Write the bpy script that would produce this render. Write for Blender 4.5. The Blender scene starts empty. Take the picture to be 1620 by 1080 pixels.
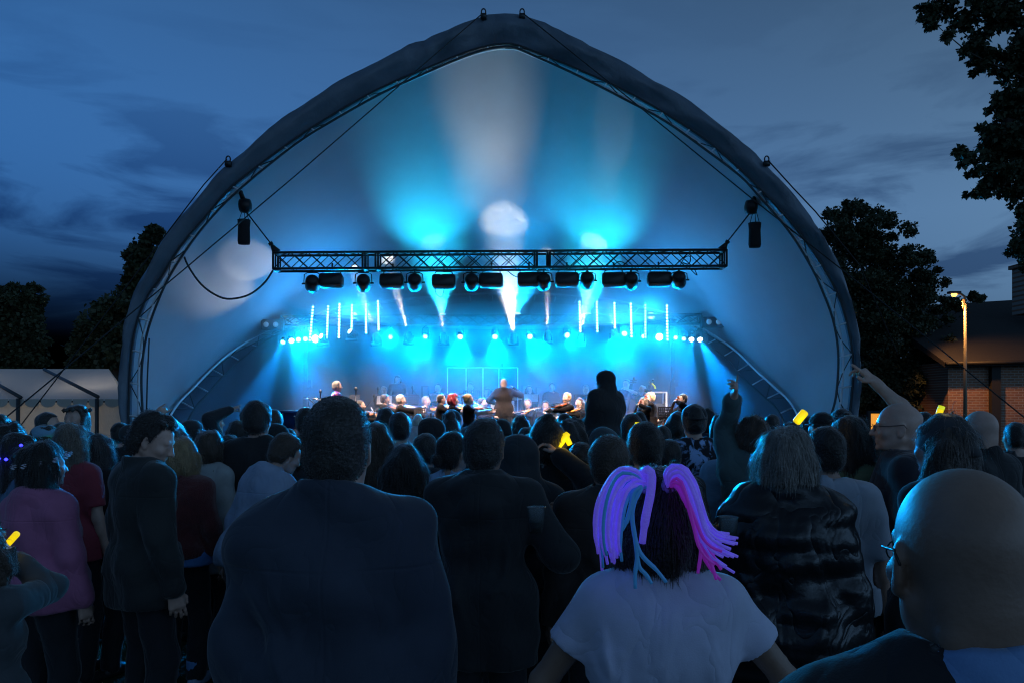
import bpy, math, random
import numpy as np
from mathutils import Vector, Matrix

random.seed(7)
RNG = np.random.default_rng(7)
scene = bpy.context.scene
COL = scene.collection
PI = math.pi
R = math.radians
EYE = 1.85            # height of the photographer's eye above the grass
FPX = 1200.0          # focal length in pixels of the 1620 wide photograph


def P(px, py, d):
    """the point d metres in front of the photographer that lies in direction (px, py)"""
    return Vector(((px - 810) / FPX * d, d, EYE + (640 - py) / FPX * d))


# ------------------------------------------------------------------ camera, sky, exposure
cam_d = bpy.data.cameras.new('camera')
cam = bpy.data.objects.new('camera', cam_d)
COL.objects.link(cam)
cam.location = (0, 0, EYE)
cam.rotation_euler = (R(90), 0, 0)
cam_d.sensor_width = 36
cam_d.lens = FPX / 1620 * 36
cam_d.shift_y = 100 / 1620
cam_d.clip_start = 0.05
cam_d.clip_end = 2000
scene.camera = cam

scene.render.engine = 'CYCLES'
cy = scene.cycles
cy.use_denoising = True
try:
    cy.denoiser = 'OPENIMAGEDENOISE'
    cy.denoising_input_passes = 'RGB_ALBEDO_NORMAL'
    cy.denoising_prefilter = 'ACCURATE'
except Exception:
    pass
cy.max_bounces = 5
cy.diffuse_bounces = 3
cy.glossy_bounces = 2
cy.transmission_bounces = 4
cy.transparent_max_bounces = 12
cy.volume_bounces = 0
cy.sample_clamp_indirect = 3.0
cy.sample_clamp_direct = 0.0
cy.use_adaptive_sampling = False
cy.filter_width = 1.15
cy.use_light_tree = True
cy.caustics_reflective = False
cy.caustics_refractive = False
vs = scene.view_settings
vs.view_transform = 'Standard'
vs.look = 'None'
vs.exposure = 0.0
vs.gamma = 1.0
vs.use_curve_mapping = False

world = bpy.data.worlds.new('World')
scene.world = world
world.use_nodes = True
wt = world.node_tree
wt.nodes.clear()


def nd(tree, typ, **kw):
    n = tree.nodes.new(typ)
    for k, v in kw.items():
        if k.startswith('i_'):
            key = k[2:]
            n.inputs[int(key) if key.isdigit() else key].default_value = v
        else:
            setattr(n, k, v)
    return n


def build_world():
    L = wt.links.new
    out = nd(wt, 'ShaderNodeOutputWorld')
    bg = nd(wt, 'ShaderNodeBackground')
    sky = nd(wt, 'ShaderNodeTexSky')
    sky.sky_type = 'NISHITA'
    sky.sun_disc = False
    sky.sun_elevation = R(-3.0)
    sky.sun_rotation = R(127)
    sky.altitude = 50
    sky.air_density = 1.0
    sky.dust_density = 0.6
    sky.ozone_density = 3.0
    # dusk clouds: thin stretched streaks low over the horizon
    tc = nd(wt, 'ShaderNodeTexCoord')
    mp = nd(wt, 'ShaderNodeMapping')
    mp.inputs['Scale'].default_value = (2.2, 2.2, 9.0)
    mp.inputs['Location'].default_value = (3.1, 0.4, 0.9)
    n1 = nd(wt, 'ShaderNodeTexNoise', i_Scale=1.9, i_Detail=7.0, i_Roughness=0.55, i_Distortion=0.5)
    r1 = nd(wt, 'ShaderNodeValToRGB')
    r1.color_ramp.elements[0].position = 0.47
    r1.color_ramp.elements[0].color = (0, 0, 0, 1)
    r1.color_ramp.elements[1].position = 0.60
    r1.color_ramp.elements[1].color = (1, 1, 1, 1)
    sep = nd(wt, 'ShaderNodeSeparateXYZ')
    hor = nd(wt, 'ShaderNodeMapRange')          # clouds thin out towards the zenith
    hor.inputs['From Min'].default_value = 0.22
    hor.inputs['From Max'].default_value = 0.40
    hor.inputs['To Min'].default_value = 1.0
    hor.inputs['To Max'].default_value = 0.12
    mul = nd(wt, 'ShaderNodeMath', operation='MULTIPLY')
    mul2 = nd(wt, 'ShaderNodeMath', operation='MULTIPLY', i_1=0.85)
    tint = nd(wt, 'ShaderNodeMix', data_type='RGBA', blend_type='MULTIPLY')
    tint.inputs['Factor'].default_value = 1.0
    tint.inputs[7].default_value = (0.80, 1.0, 0.98, 1)
    # the afterglow stands on the right of the stage, the left is further into night
    az = nd(wt, 'ShaderNodeMapRange', i_1=-0.95, i_2=0.5, i_3=1.38, i_4=0.80)
    zn = nd(wt, 'ShaderNodeValToRGB')
    zn.color_ramp.elements[0].position, zn.color_ramp.elements[0].color = 0.0, (0.66, 0.66, 0.66, 1)
    zn.color_ramp.elements[1].position, zn.color_ramp.elements[1].color = 0.62, (0.42, 0.42, 0.42, 1)
    e = zn.color_ramp.elements.new(0.22)
    e.color = (0.85, 0.85, 0.85, 1)
    azz = nd(wt, 'ShaderNodeMath', operation='MULTIPLY')
    grade = nd(wt, 'ShaderNodeMix', data_type='RGBA', blend_type='MULTIPLY')
    grade.inputs['Factor'].default_value = 1.0
    cl = nd(wt, 'ShaderNodeMix', data_type='RGBA', blend_type='MULTIPLY')
    cl.inputs[7].default_value = (0.22, 0.30, 0.42, 1)
    L(tc.outputs['Generated'], mp.inputs['Vector'])
    L(mp.outputs['Vector'], n1.inputs['Vector'])
    L(n1.outputs['Fac'], r1.inputs['Fac'])
    L(tc.outputs['Generated'], sep.inputs['Vector'])
    L(sep.outputs['Z'], hor.inputs['Value'])
    sun_az = nd(wt, 'ShaderNodeVectorMath', operation='DOT_PRODUCT')
    sun_az.inputs[1].default_value = (0.8, -0.6, 0.0)
    L(tc.outputs['Generated'], sun_az.inputs[0])
    L(sun_az.outputs['Value'], az.inputs['Value'])
    L(sep.outputs['Z'], zn.inputs['Fac'])
    L(az.outputs['Result'], azz.inputs[0])
    L(zn.outputs['Color'], azz.inputs[1])
    L(r1.outputs['Color'], mul.inputs[0])
    L(hor.outputs['Result'], mul.inputs[1])
    L(mul.outputs[0], mul2.inputs[0])
    # an hour after sunset: most of the red has left the air
    bw = nd(wt, 'ShaderNodeRGBToBW')
    blue = nd(wt, 'ShaderNodeMix', data_type='RGBA', blend_type='MULTIPLY')
    blue.inputs['Factor'].default_value = 1.0
    side = nd(wt, 'ShaderNodeMix', data_type='RGBA')
    side.inputs[6].default_value = (0.15, 0.58, 1.66, 1)
    side.inputs[7].default_value = (0.56, 0.90, 1.58, 1)
    sidef = nd(wt, 'ShaderNodeMapRange', i_1=-0.95, i_2=0.0, i_3=0.0, i_4=1.0)
    L(sun_az.outputs['Value'], sidef.inputs['Value'])
    L(sidef.outputs['Result'], side.inputs['Factor'])
    L(side.outputs[2], blue.inputs[7])
    dusk = nd(wt, 'ShaderNodeMix', data_type='RGBA')
    dusk.inputs['Factor'].default_value = 0.98
    L(sky.outputs['Color'], bw.inputs['Color'])
    L(bw.outputs['Val'], blue.inputs[6])
    L(sky.outputs['Color'], dusk.inputs[6])
    L(blue.outputs[2], dusk.inputs[7])
    L(dusk.outputs[2], tint.inputs[6])
    L(tint.outputs[2], grade.inputs[6])
    L(azz.outputs[0], grade.inputs[7])
    L(grade.outputs[2], cl.inputs[6])
    L(mul2.outputs[0], cl.inputs['Factor'])
    L(cl.outputs[2], bg.inputs['Color'])
    bg.inputs['Strength'].default_value = SKY_STRENGTH
    L(bg.outputs['Background'], out.inputs['Surface'])


SKY_STRENGTH = 10.8
build_world()

# ------------------------------------------------------------------ helpers
MATS = {}


def mat(name, color, rough=0.7, metal=0.0, bump=0.0, bscale=40.0, var=0.0, vscale=6.0, emit=None, estr=0.0,
        sheen=0.0, spec=0.5, transl=0.0, alpha=1.0, fold=0.0, trans=0.0, seam=0.0):
    if name in MATS:
        return MATS[name]
    m = bpy.data.materials.new(name)
    m.use_nodes = True
    t = m.node_tree
    L = t.links.new
    b = t.nodes['Principled BSDF']
    b.inputs['Base Color'].default_value = (*color, 1)
    b.inputs['Roughness'].default_value = rough
    b.inputs['Metallic'].default_value = metal
    b.inputs['Specular IOR Level'].default_value = spec
    b.inputs['Alpha'].default_value = alpha
    if trans:
        b.inputs['Transmission Weight'].default_value = trans
    if sheen:
        b.inputs['Sheen Weight'].default_value = sheen
        b.inputs['Sheen Roughness'].default_value = 0.4
    if emit is not None:
        b.inputs['Emission Color'].default_value = (*emit, 1)
        b.inputs['Emission Strength'].default_value = estr
    tc = None
    if var or bump or fold:
        tc = nd(t, 'ShaderNodeTexCoord')
    if var:
        n = nd(t, 'ShaderNodeTexNoise', i_Scale=vscale, i_Detail=5.0, i_Roughness=0.6)
        L(tc.outputs['Object'], n.inputs['Vector'])
        hsv = nd(t, 'ShaderNodeHueSaturation')
        mr = nd(t, 'ShaderNodeMapRange', i_1=0.25, i_2=0.75, i_3=1 - var, i_4=1 + var)
        L(n.outputs['Fac'], mr.inputs['Value'])
        L(mr.outputs['Result'], hsv.inputs['Value'])
        hsv.inputs['Color'].default_value = (*color, 1)
        L(hsv.outputs['Color'], b.inputs['Base Color'])
    last = None
    if fold:
        # broad folds with sharp creases between them
        n = nd(t, 'ShaderNodeTexNoise', i_Scale=4.2, i_Detail=2.0, i_Distortion=0.8)
        mp = nd(t, 'ShaderNodeMapping')
        mp.inputs['Scale'].default_value = (1.7, 1.7, 1.0)
        mp.inputs['Rotation'].default_value = (0.2, 0.5, 0.1)
        L(tc.outputs['Object'], mp.inputs['Vector'])
        L(mp.outputs['Vector'], n.inputs['Vector'])
        ri = nd(t, 'ShaderNodeMath', operation='SUBTRACT', i_1=0.5)
        ra = nd(t, 'ShaderNodeMath', operation='ABSOLUTE')
        rp = nd(t, 'ShaderNodeMath', operation='POWER', i_1=0.55)
        L(n.outputs['Fac'], ri.inputs[0]); L(ri.outputs[0], ra.inputs[0]); L(ra.outputs[0], rp.inputs[0])
        bp = nd(t, 'ShaderNodeBump', i_Strength=fold, i_Distance=0.05)
        # stitched seams down the back and across the shoulders
        sx = nd(t, 'ShaderNodeSeparateXYZ')
        L(tc.outputs['Object'], sx.inputs[0])
        ax = nd(t, 'ShaderNodeMath', operation='ABSOLUTE')
        L(sx.outputs['X'], ax.inputs[0])
        m1 = nd(t, 'ShaderNodeMapRange', i_1=0.001, i_2=0.006, i_3=-seam, i_4=0.0)
        L(ax.outputs[0], m1.inputs['Value'])
        zz = nd(t, 'ShaderNodeMath', operation='SUBTRACT', i_1=1.345)
        L(sx.outputs['Z'], zz.inputs[0])
        az = nd(t, 'ShaderNodeMath', operation='ABSOLUTE')
        L(zz.outputs[0], az.inputs[0])
        m2 = nd(t, 'ShaderNodeMapRange', i_1=0.001, i_2=0.006, i_3=-seam, i_4=0.0)
        L(az.outputs[0], m2.inputs['Value'])
        s1 = nd(t, 'ShaderNodeMath', operation='ADD')
        s2 = nd(t, 'ShaderNodeMath', operation='ADD')
        L(rp.outputs[0], s1.inputs[0]); L(m1.outputs[0], s1.inputs[1])
        L(s1.outputs[0], s2.inputs[0]); L(m2.outputs[0], s2.inputs[1])
        L(s2.outputs[0], bp.inputs['Height'])
        last = bp
    if bump:
        n = nd(t, 'ShaderNodeTexNoise', i_Scale=bscale, i_Detail=4.0)
        L(tc.outputs['Object'], n.inputs['Vector'])
        bp = nd(t, 'ShaderNodeBump', i_Strength=bump, i_Distance=0.02)
        L(n.outputs['Fac'], bp.inputs['Height'])
        if last:
            L(last.outputs['Normal'], bp.inputs['Normal'])
        last = bp
    if last:
        L(last.outputs['Normal'], b.inputs['Normal'])
    if transl:
        o = t.nodes['Material Output']
        tr = nd(t, 'ShaderNodeBsdfTranslucent')
        tr.inputs['Color'].default_value = (*color, 1)
        mx = nd(t, 'ShaderNodeMixShader', i_0=transl)
        L(b.outputs[0], mx.inputs[1])
        L(tr.outputs[0], mx.inputs[2])
        L(mx.outputs[0], o.inputs['Surface'])
    MATS[name] = m
    return m


def link(o, parent=None):
    COL.objects.link(o)
    if parent is not None:
        o.parent = parent
    return o


def mesh_from(name, V, F, m=None, smooth=True):
    me = bpy.data.meshes.new(name)
    if isinstance(F, np.ndarray):
        V = np.asarray(V, np.float32)
        k = F.shape[1]
        me.vertices.add(len(V))
        me.vertices.foreach_set('co', V.ravel())
        me.loops.add(F.size)
        me.loops.foreach_set('vertex_index', F.astype(np.int32).ravel())
        me.polygons.add(len(F))
        me.polygons.foreach_set('loop_start', np.arange(0, F.size, k, dtype=np.int32))
        me.update(calc_edges=True)
    else:
        me.from_pydata([tuple(v) for v in V], [], F)
        me.update()
    if smooth and len(me.polygons):
        me.polygons.foreach_set('use_smooth', [True] * len(me.polygons))
    if m is not None:
        me.materials.append(m)
    return me


def obj(name, V, F, m, parent=None, smooth=True):
    return link(bpy.data.objects.new(name, mesh_from(name, V, F, m, smooth)), parent)


def tag(o, label=None, cat=None, group=None, kind=None):
    if label: o['label'] = label
    if cat: o['category'] = cat
    if group: o['group'] = group
    if kind: o['kind'] = kind
    return o


def thing(name, label, cat, loc=(0, 0, 0), group=None, rz=0.0):
    o = bpy.data.objects.new(name, None)
    o.empty_display_size = 0.1
    COL.objects.link(o)
    o.location = loc
    o.rotation_euler = (0, 0, rz)
    return tag(o, label, cat, group)


class MB:
    """collects shapes that become one mesh"""
    def __init__(s):
        s.V, s.F = [], []

    def add(s, V, F):
        k = len(s.V)
        s.V += [tuple(v) for v in V]
        s.F += [tuple(i + k for i in f) for f in F]
        return s

    def box(s, c, d, rot=None):
        c = Vector(c)
        hx, hy, hz = d[0] / 2, d[1] / 2, d[2] / 2
        V = [Vector((x, y, z)) for z in (-hz, hz) for y in (-hy, hy) for x in (-hx, hx)]
        if rot is not None:
            V = [rot @ v for v in V]
        F = [(0, 2, 3, 1), (4, 5, 7, 6), (0, 1, 5, 4), (2, 6, 7, 3), (0, 4, 6, 2), (1, 3, 7, 5)]
        return s.add([c + v for v in V], F)

    def tube(s, pts, r, n=6, cap=True):
        pts = [Vector(p) for p in pts]
        rs = r if isinstance(r, (list, tuple)) else [r] * len(pts)
        V, F = [], []
        up = Vector((0, 0, 1))
        prev = None
        for i, p in enumerate(pts):
            t = (pts[min(i + 1, len(pts) - 1)] - pts[max(i - 1, 0)])
            if t.length < 1e-9:
                t = Vector((0, 0, 1))
            t.normalize()
            if prev is None:
                a = t.cross(up)
                if a.length < 1e-3:
                    a = t.cross(Vector((1, 0, 0)))
            else:
                a = prev - t * prev.dot(t)
            a.normalize()
            prev = a
            b = t.cross(a)
            for k in range(n):
                an = 2 * PI * k / n
                V.append(p + (a * math.cos(an) + b * math.sin(an)) * rs[i])
        for i in range(len(pts) - 1):
            for k in range(n):
                F.append((i * n + k, i * n + (k + 1) % n, (i + 1) * n + (k + 1) % n, (i + 1) * n + k))
        if cap:
            F.append(tuple(range(n))[::-1])
            F.append(tuple((len(pts) - 1) * n + k for k in range(n)))
        return s.add(V, F)

    def lathe(s, prof, n=16, M=None):
        """profile of (radius, z) spun about z"""
        V, F = [], []
        for r, z in prof:
            for k in range(n):
                a = 2 * PI * k / n
                V.append(Vector((r * math.cos(a), r * math.sin(a), z)))
        for i in range(len(prof) - 1):
            for k in range(n):
                F.append((i * n + k, i * n + (k + 1) % n, (i + 1) * n + (k + 1) % n, (i + 1) * n + k))
        F.append(tuple(range(n))[::-1])
        F.append(tuple((len(prof) - 1) * n + k for k in range(n)))
        if M is not None:
            V = [M @ v for v in V]
        return s.add(V, F)

    def build(s, name, m, parent=None, smooth=True):
        return obj(name, s.V, s.F, m, parent, smooth)


def flat(o):
    for p in o.data.polygons:
        p.use_smooth = False
    return o


def copy_tree(o, parent=None):
    c = o.copy()
    COL.objects.link(c)
    c.parent = parent
    for ch in list(o.children):
        copy_tree(ch, c)
    return c


def aim(o, target):
    d = Vector(target) - Vector(o.location)
    o.rotation_mode = 'QUATERNION'
    o.rotation_quaternion = d.to_track_quat('-Z', 'Y')


def spot(parent, power, color, angle, blend=0.3, radius=0.04, z=-0.02, gobo=0.0):
    """a lamp in its fixture: fixtures are built looking along their own -Z"""
    l = bpy.data.lights.new('lamp', 'SPOT')
    l.energy = power
    l.color = color
    l.spot_size = R(angle)
    l.spot_blend = blend
    l.shadow_soft_size = radius
    if gobo:
        # a breakup glass in the lamp splits the beam into uneven shafts
        l.use_nodes = True
        t = l.node_tree
        em = t.nodes['Emission']
        tc = nd(t, 'ShaderNodeTexCoord')
        n = nd(t, 'ShaderNodeTexNoise', i_Scale=gobo, i_Detail=4.0, i_Roughness=0.65)
        mr = nd(t, 'ShaderNodeMapRange', i_1=0.36, i_2=0.62, i_3=0.5, i_4=1.3)
        t.links.new(tc.outputs['Normal'], n.inputs['Vector'])
        t.links.new(n.outputs['Fac'], mr.inputs['Value'])
        t.links.new(mr.outputs['Result'], em.inputs['Strength'])
    o = bpy.data.objects.new('lamp', l)
    link(o, parent)
    o.location = (0, 0, z)
    return o


def resample(pts, n):
    """n points evenly spaced along a smooth curve through pts"""
    p = np.array(pts, float)
    out = []
    q = np.vstack([2 * p[0] - p[1], p, 2 * p[-1] - p[-2]])
    for i in range(1, len(q) - 2):
        a, b, c, d = q[i - 1], q[i], q[i + 1], q[i + 2]
        for t in np.linspace(0, 1, 12, endpoint=False):
            out.append(0.5 * ((2 * b) + (-a + c) * t + (2 * a - 5 * b + 4 * c - d) * t ** 2 + (-a + 3 * b - 3 * c + d) * t ** 3))
    out.append(p[-1])
    out = np.array(out)
    s = np.r_[0, np.cumsum(np.linalg.norm(np.diff(out, axis=0), axis=1))]
    u = np.linspace(0, s[-1], n)
    return np.stack([np.interp(u, s, out[:, k]) for k in range(out.shape[1])], 1)


def halves(left, right, n):
    """an arch from its left half (foot to apex) and right half (apex to foot): n even steps on each"""
    a = resample(left, n + 1)
    b = resample(right, n + 1)
    return np.vstack([a, b[1:]])


def to_world(curve, d):
    dd = d if hasattr(d, '__len__') else [d] * len(curve)
    return [P(c[0], c[1], q) for c, q in zip(curve, dd)]


def grid_faces(nu, nv):
    return [(i * nv + j, i * nv + j + 1, (i + 1) * nv + j + 1, (i + 1) * nv + j) for i in range(nu - 1) for j in range(nv - 1)]
# ------------------------------------------------------------------ ground
def build_ground():
    m = mat('grass_ground', (0.035, 0.05, 0.02), 0.95, bump=0.9, bscale=30, var=0.45, vscale=1.5)
    o = obj('ground', [(-400, -200, 0), (400, -200, 0), (400, 600, 0), (-400, 600, 0)], [(0, 1, 2, 3)], m)
    tag(o, 'dark trampled grass under the crowd', kind='structure')
    # short trodden grass between the feet near the camera
    n = 26000
    x = RNG.uniform(-7, 7, n)
    y = RNG.uniform(2.2, 9, n)
    h = RNG.uniform(0.02, 0.055, n)
    a = RNG.uniform(0, 2 * PI, n)
    w = 0.004
    V = np.zeros((n, 3, 3), np.float32)
    V[:, 0] = np.stack([x - w * np.cos(a), y - w * np.sin(a), 0 * x], 1)
    V[:, 1] = np.stack([x + w * np.cos(a), y + w * np.sin(a), 0 * x], 1)
    V[:, 2] = np.stack([x + RNG.normal(0, .02, n), y + RNG.normal(0, .02, n), h], 1)
    g = obj('grass', V.reshape(-1, 3), np.arange(n * 3).reshape(n, 3), mat('grass_blade', (0.05, 0.08, 0.025), 0.8, var=0.3), None, False)
    tag(g, 'short trodden grass between the feet of the crowd', kind='stuff')


build_ground()

# ------------------------------------------------------------------ the shell over the stage
D_FRONT = 15.6
OUT_L = [(203, 785), (192, 690), (188, 620), (190, 560), (198, 510), (214, 455), (229, 426), (266, 363), (324, 295), (364, 254), (430, 197), (500, 147), (580, 101), (660, 63), (730, 33), (772, 19), (799, 16)]
OUT_R = [(799, 16), (828, 19), (870, 36), (950, 75), (1040, 125), (1110, 170), (1183, 230), (1209, 252), (1246, 293), (1287, 345), (1313, 389), (1333, 430), (1347, 470), (1357, 515), (1361, 560), (1360, 620), (1356, 690), (1348, 785)]
INN_L = [(214, 785), (205, 690), (204, 637), (208, 560), (217, 510), (233, 470), (253, 441), (288, 387), (333, 334), (370, 293), (453, 230), (520, 186), (600, 141), (681, 106), (735, 84), (773, 73), (797, 70)]
INN_R = [(797, 70), (815, 71), (850, 84), (916, 111), (1000, 150), (1065, 188), (1127, 230), (1198, 295), (1238, 337), (1272, 378), (1303, 424), (1326, 468), (1341, 516), (1349, 564), (1348, 613), (1344, 660), (1338, 785)]
TRU_L = [(236, 785), (228, 690), (225, 637), (224, 588), (231, 535), (245, 490), (267, 440), (303, 384), (338, 341), (379, 300), (464, 231), (527, 191), (604, 148), (684, 111), (737, 89), (773, 78), (797, 75)]
TRU_R = [(797, 75), (815, 76), (848, 90), (912, 119), (993, 160), (1055, 194), (1120, 240), (1172, 280), (1200, 310), (1235, 350), (1257, 379), (1284, 424), (1302, 463), (1317, 503), (1325, 545), (1326, 585), (1322, 630), (1314, 665), (1300, 785)]
REAR_L = [(222, 780), (261, 665), (300, 622), (324, 598), (348, 575), (372, 558), (401, 543), (437, 526), (520, 497), (620, 479), (720, 470), (797, 468)]
REAR_R = [(797, 468), (880, 470), (980, 481), (1080, 510), (1143, 543), (1179, 569), (1203, 591), (1230, 617), (1264, 656), (1315, 780)]
RINN_L = [(246, 790), (300, 660), (329, 622), (353, 595), (387, 564), (432, 533), (520, 505), (620, 488), (720, 479), (797, 477)]
RINN_R = [(797, 477), (880, 479), (980, 491), (1080, 521), (1143, 562), (1172, 594), (1206, 625), (1237, 660), (1290, 785)]


def rear_depth(c):
    """the rear arch leans back: its depth grows from 16.4 at the feet to 23.8 at the crown"""
    out = []
    for px, py in c:
        k = (640 - py) / FPX
        a = 7.4 / 5.2
        y = (16.4 + a * EYE) / (1 - a * k)
        out.append(min(y, 24.2))
    return out


HN = 80
outer = to_world(halves(OUT_L, OUT_R, HN), D_FRONT)
inner = to_world(halves(INN_L, INN_R, HN), D_FRONT)
truss_in = to_world(halves(TRU_L, TRU_R, HN), D_FRONT - 0.02)
truss_out = to_world(halves(INN_L, INN_R, HN), D_FRONT - 0.02)
_rc = halves(REAR_L, REAR_R, HN)
rear = to_world(_rc, rear_depth(_rc))
_ri = halves(RINN_L, RINN_R, HN)
rear_in = to_world(_ri, rear_depth(_ri))
NA = 2 * HN + 1


def membrane_point(i, v):
    a = inner[i] + Vector((0, 0.13, 0))
    b = rear[i]
    p = a.lerp(b, v)
    s = math.sin(PI * v)
    c = Vector((-0.1, p.y, 2.0))
    return p + (c - p).normalized() * 0.28 * s


def build_shell():
    t = thing('stage_canopy', 'huge pointed arch fabric canopy shell over the lit orchestra stage', 'stage canopy', (-0.1, 18, 0))
    inv = Matrix.Translation((0.1, -18, 0))

    def part(name, V, F, m, smooth=True):
        return obj(name, [inv @ Vector(v) for v in V], F, m, t, smooth)

    # padded fabric border: lips, belly and a turned-in edge, with gathers where the cloth is laced to the arch
    pvc = mat('canopy_pvc', (0.115, 0.16, 0.21), 0.42, bump=0.03, bscale=25, var=0.25, vscale=1.1, fold=0.14)
    prof = [(0.0, 0.42), (0.0, 0.16), (0.12, -0.04), (0.32, -0.12), (0.55, -0.10), (0.78, -0.02), (0.94, 0.03), (1.0, 0.06), (1.0, 0.14)]
    V = []
    nz = RNG.normal(0, 1, (NA, 4))
    for k in range(4):
        nz[:, k] = np.convolve(nz[:, k], np.ones(3 + 2 * k) / (3 + 2 * k), 'same')
    for i in range(NA):
        s = i / (NA - 1)
        apex = math.exp(-((s - 0.5) / 0.06) ** 2)
        for j, (u, dy) in enumerate(prof):
            p = outer[i].lerp(inner[i], u)
            w = math.sin(PI * min(max(u, 0), 1))
            f = (0.10 * math.sin(i * 1.9 + u * 5) * (0.35 + 0.9 * apex) * nz[i, 1] + 0.05 * math.sin(i * 0.7 + u * 9) + 0.06 * nz[i, 0] * (0.4 + apex)) * (0.35 + w)
            edge = (inner[i] - outer[i]).normalized() * (0.03 * nz[i, 2] if j in (0, 1) else 0)
            V.append(p + Vector((0, dy + f * 0.9, 0)) + edge)
    part('fabric_border', V, grid_faces(NA, len(prof)), pvc)

    # roof membrane between the two arches
    skin = mat('canopy_membrane', (0.46, 0.49, 0.52), 0.6, bump=0.06, bscale=9, var=0.04, vscale=2)
    NV = 22
    V = [membrane_point(i, j / (NV - 1)) for i in range(NA) for j in range(NV)]
    part('roof_membrane', V, grid_faces(NA, NV), skin)
    # outside skin, seen past the border from the side
    V = []
    for i in range(NA):
        for j in range(6):
            v = j / 5
            a = outer[i] + Vector((0, 0.42, 0))
            b = rear[i] + (rear[i] - Vector((-0.1, rear[i].y, 1.5))).normalized() * 0.25 + Vector((0, 0.25, 0))
            V.append(a.lerp(b, v))
    part('outer_skin', V, [f[::-1] for f in grid_faces(NA, 6)], pvc)
    # back wall hanging from the rear arch
    V = []
    for i in range(NA):
        for j in range(2):
            q = rear[i] if j == 0 else Vector((rear[i].x, rear[i].y + 0.1, 0.0))
            V.append(q + Vector((0, 0.02 + 0.03 * math.sin(i * 1.3), 0)))
    part('back_wall', V, grid_faces(NA, 2), mat('back_cloth', (0.09, 0.10, 0.13), 0.8, bump=0.1, bscale=6))

    alu = mat('truss_aluminium', (0.75, 0.77, 0.8), 0.4, 0.1, bump=0.05, bscale=60)
    dark = mat('truss_dark', (0.05, 0.055, 0.06), 0.5, 0.6)

    def arch(co, ci, back, step, r):
        cb = [a.lerp(b, 0.5) + back for a, b in zip(co, ci)]
        for c, m in ((co, dark), (ci, dark), (cb, alu)):
            b = MB()
            b.tube([inv @ p for p in c], r, 6)
            b.build('chord', m, t)
        for n, i in enumerate(range(2, NA - 2, step)):
            if (co[i] - ci[i]).length > 0.03:
                MB().tube([inv @ co[i], inv @ ci[i]], r * 0.7, 5).build('rung', alu, t)
            j = i + step
            if j < NA - 2:
                a, c = (co[i], ci[j]) if n % 2 else (ci[i], co[j])
                MB().tube([inv @ a, inv @ cb[(i + j) // 2], inv @ c], r * 0.45, 5).build('diagonal', dark, t)

    arch(truss_out, truss_in, Vector((0, 0.12, 0)), 4, 0.024)
    arch(rear, rear_in, Vector((0, -0.35, 0.12)), 4, 0.028)
    # shackles on the crown of the border and half way down it
    for px, py in ((765, 19), (826, 19), (361, 252), (1213, 252)):
        c = P(px, py - 2, D_FRONT - 0.1)
        b = MB()
        b.tube([inv @ (c + Vector((0.045 * math.cos(a), 0, 0.065 * math.sin(a) - 0.03))) for a in np.linspace(0, 2 * PI, 13)], 0.014, 6)
        b.box(inv @ (c + Vector((0, 0, -0.12))), (0.12, 0.08, 0.1))
        b.build('shackle', dark, t)
    return t


build_shell()


def rope(label, pts, r=0.014, cat='guy rope', name='guy_rope', color=(0.02, 0.022, 0.025), group='ropes and cables of the canopy'):
    b = MB().tube(pts, r, 5)
    return tag(b.build(name, mat('rope_%d' % int(color[0] * 1000), color, 0.8)), label, cat, group)


d0 = D_FRONT - 0.3
rope('long guy rope falling from the canopy crown across its mouth towards the white marquee', [P(763, 22, d0), P(470, 276, d0 - 1.1), P(275, 440, d0 - 1.8), P(-30, 692, d0 - 3.2), P(-140, 785, d0 - 3.8)], 0.012)
rope('long guy rope falling from the canopy crown down to the ground beneath the trees', [P(828, 22, d0), P(1000, 160, d0 - 0.6), P(1190, 315, d0 - 1.2), P(1331, 426, d0 - 1.6), P(1500, 562, d0 - 2.2), P(1700, 724, d0 - 3)], 0.012)
rope('short stay rope leaving the canopy border above the marquee', [P(359, 252, d0), P(322, 293, d0 + 0.1), P(100, 585, d0 + 0.2), P(-8, 725, d0 - 0.2)], 0.012)
rope('short stay rope leaving the canopy border towards the round tree', [P(1215, 254, d0), P(1255, 298, d0 + 0.2), P(1290, 335, d0 + 0.5), P(1360, 420, d0 + 2), P(1420, 560, d0 + 3)], 0.014)
rope('thick black power cable drooping in a loop from the canopy edge to the lighting truss', [tuple(p) for p in resample([P(288, 393, 15.9), P(296, 418, 15.95), P(318, 450, 16), P(345, 469, 16), P(367, 473, 16), P(395, 466, 16), P(418, 448, 16), P(432, 428, 16)], 30)], 0.022, 'cable', 'power_cable')
rope('thin rope hanging inside the canopy leg next to the marquee', [P(236, 535, 15.9), P(233, 600, 15.9), P(232, 640, 15.9), P(230, 690, 15.9)], 0.016)

# ------------------------------------------------------------------ stage deck
STAGE_Z = 0.68


def build_stage():
    t = thing('stage', 'low black stage deck under the canopy, hidden behind the crowd', 'stage', (0, 19.6, 0))
    b = MB()
    b.box((0, 0, STAGE_Z - 0.05), (12.4, 6.6, 0.1))
    flat(b.build('deck', mat('stage_deck', (0.03, 0.03, 0.034), 0.5, bump=0.1, bscale=30), t))
    b = MB()
    b.box((0, -3.28, (STAGE_Z - 0.1) / 2), (12.38, 0.03, STAGE_Z - 0.12))
    flat(b.build('skirt', mat('stage_skirt', (0.015, 0.015, 0.018), 0.9, fold=0.4), t))


build_stage()

# ------------------------------------------------------------------ front lighting truss with its lamps
BLACK = mat('black_paint', (0.012, 0.012, 0.014), 0.45, 0.3)
STEEL = mat('steel', (0.35, 0.36, 0.38), 0.35, 0.9)
D_TR = 16.2


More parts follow.
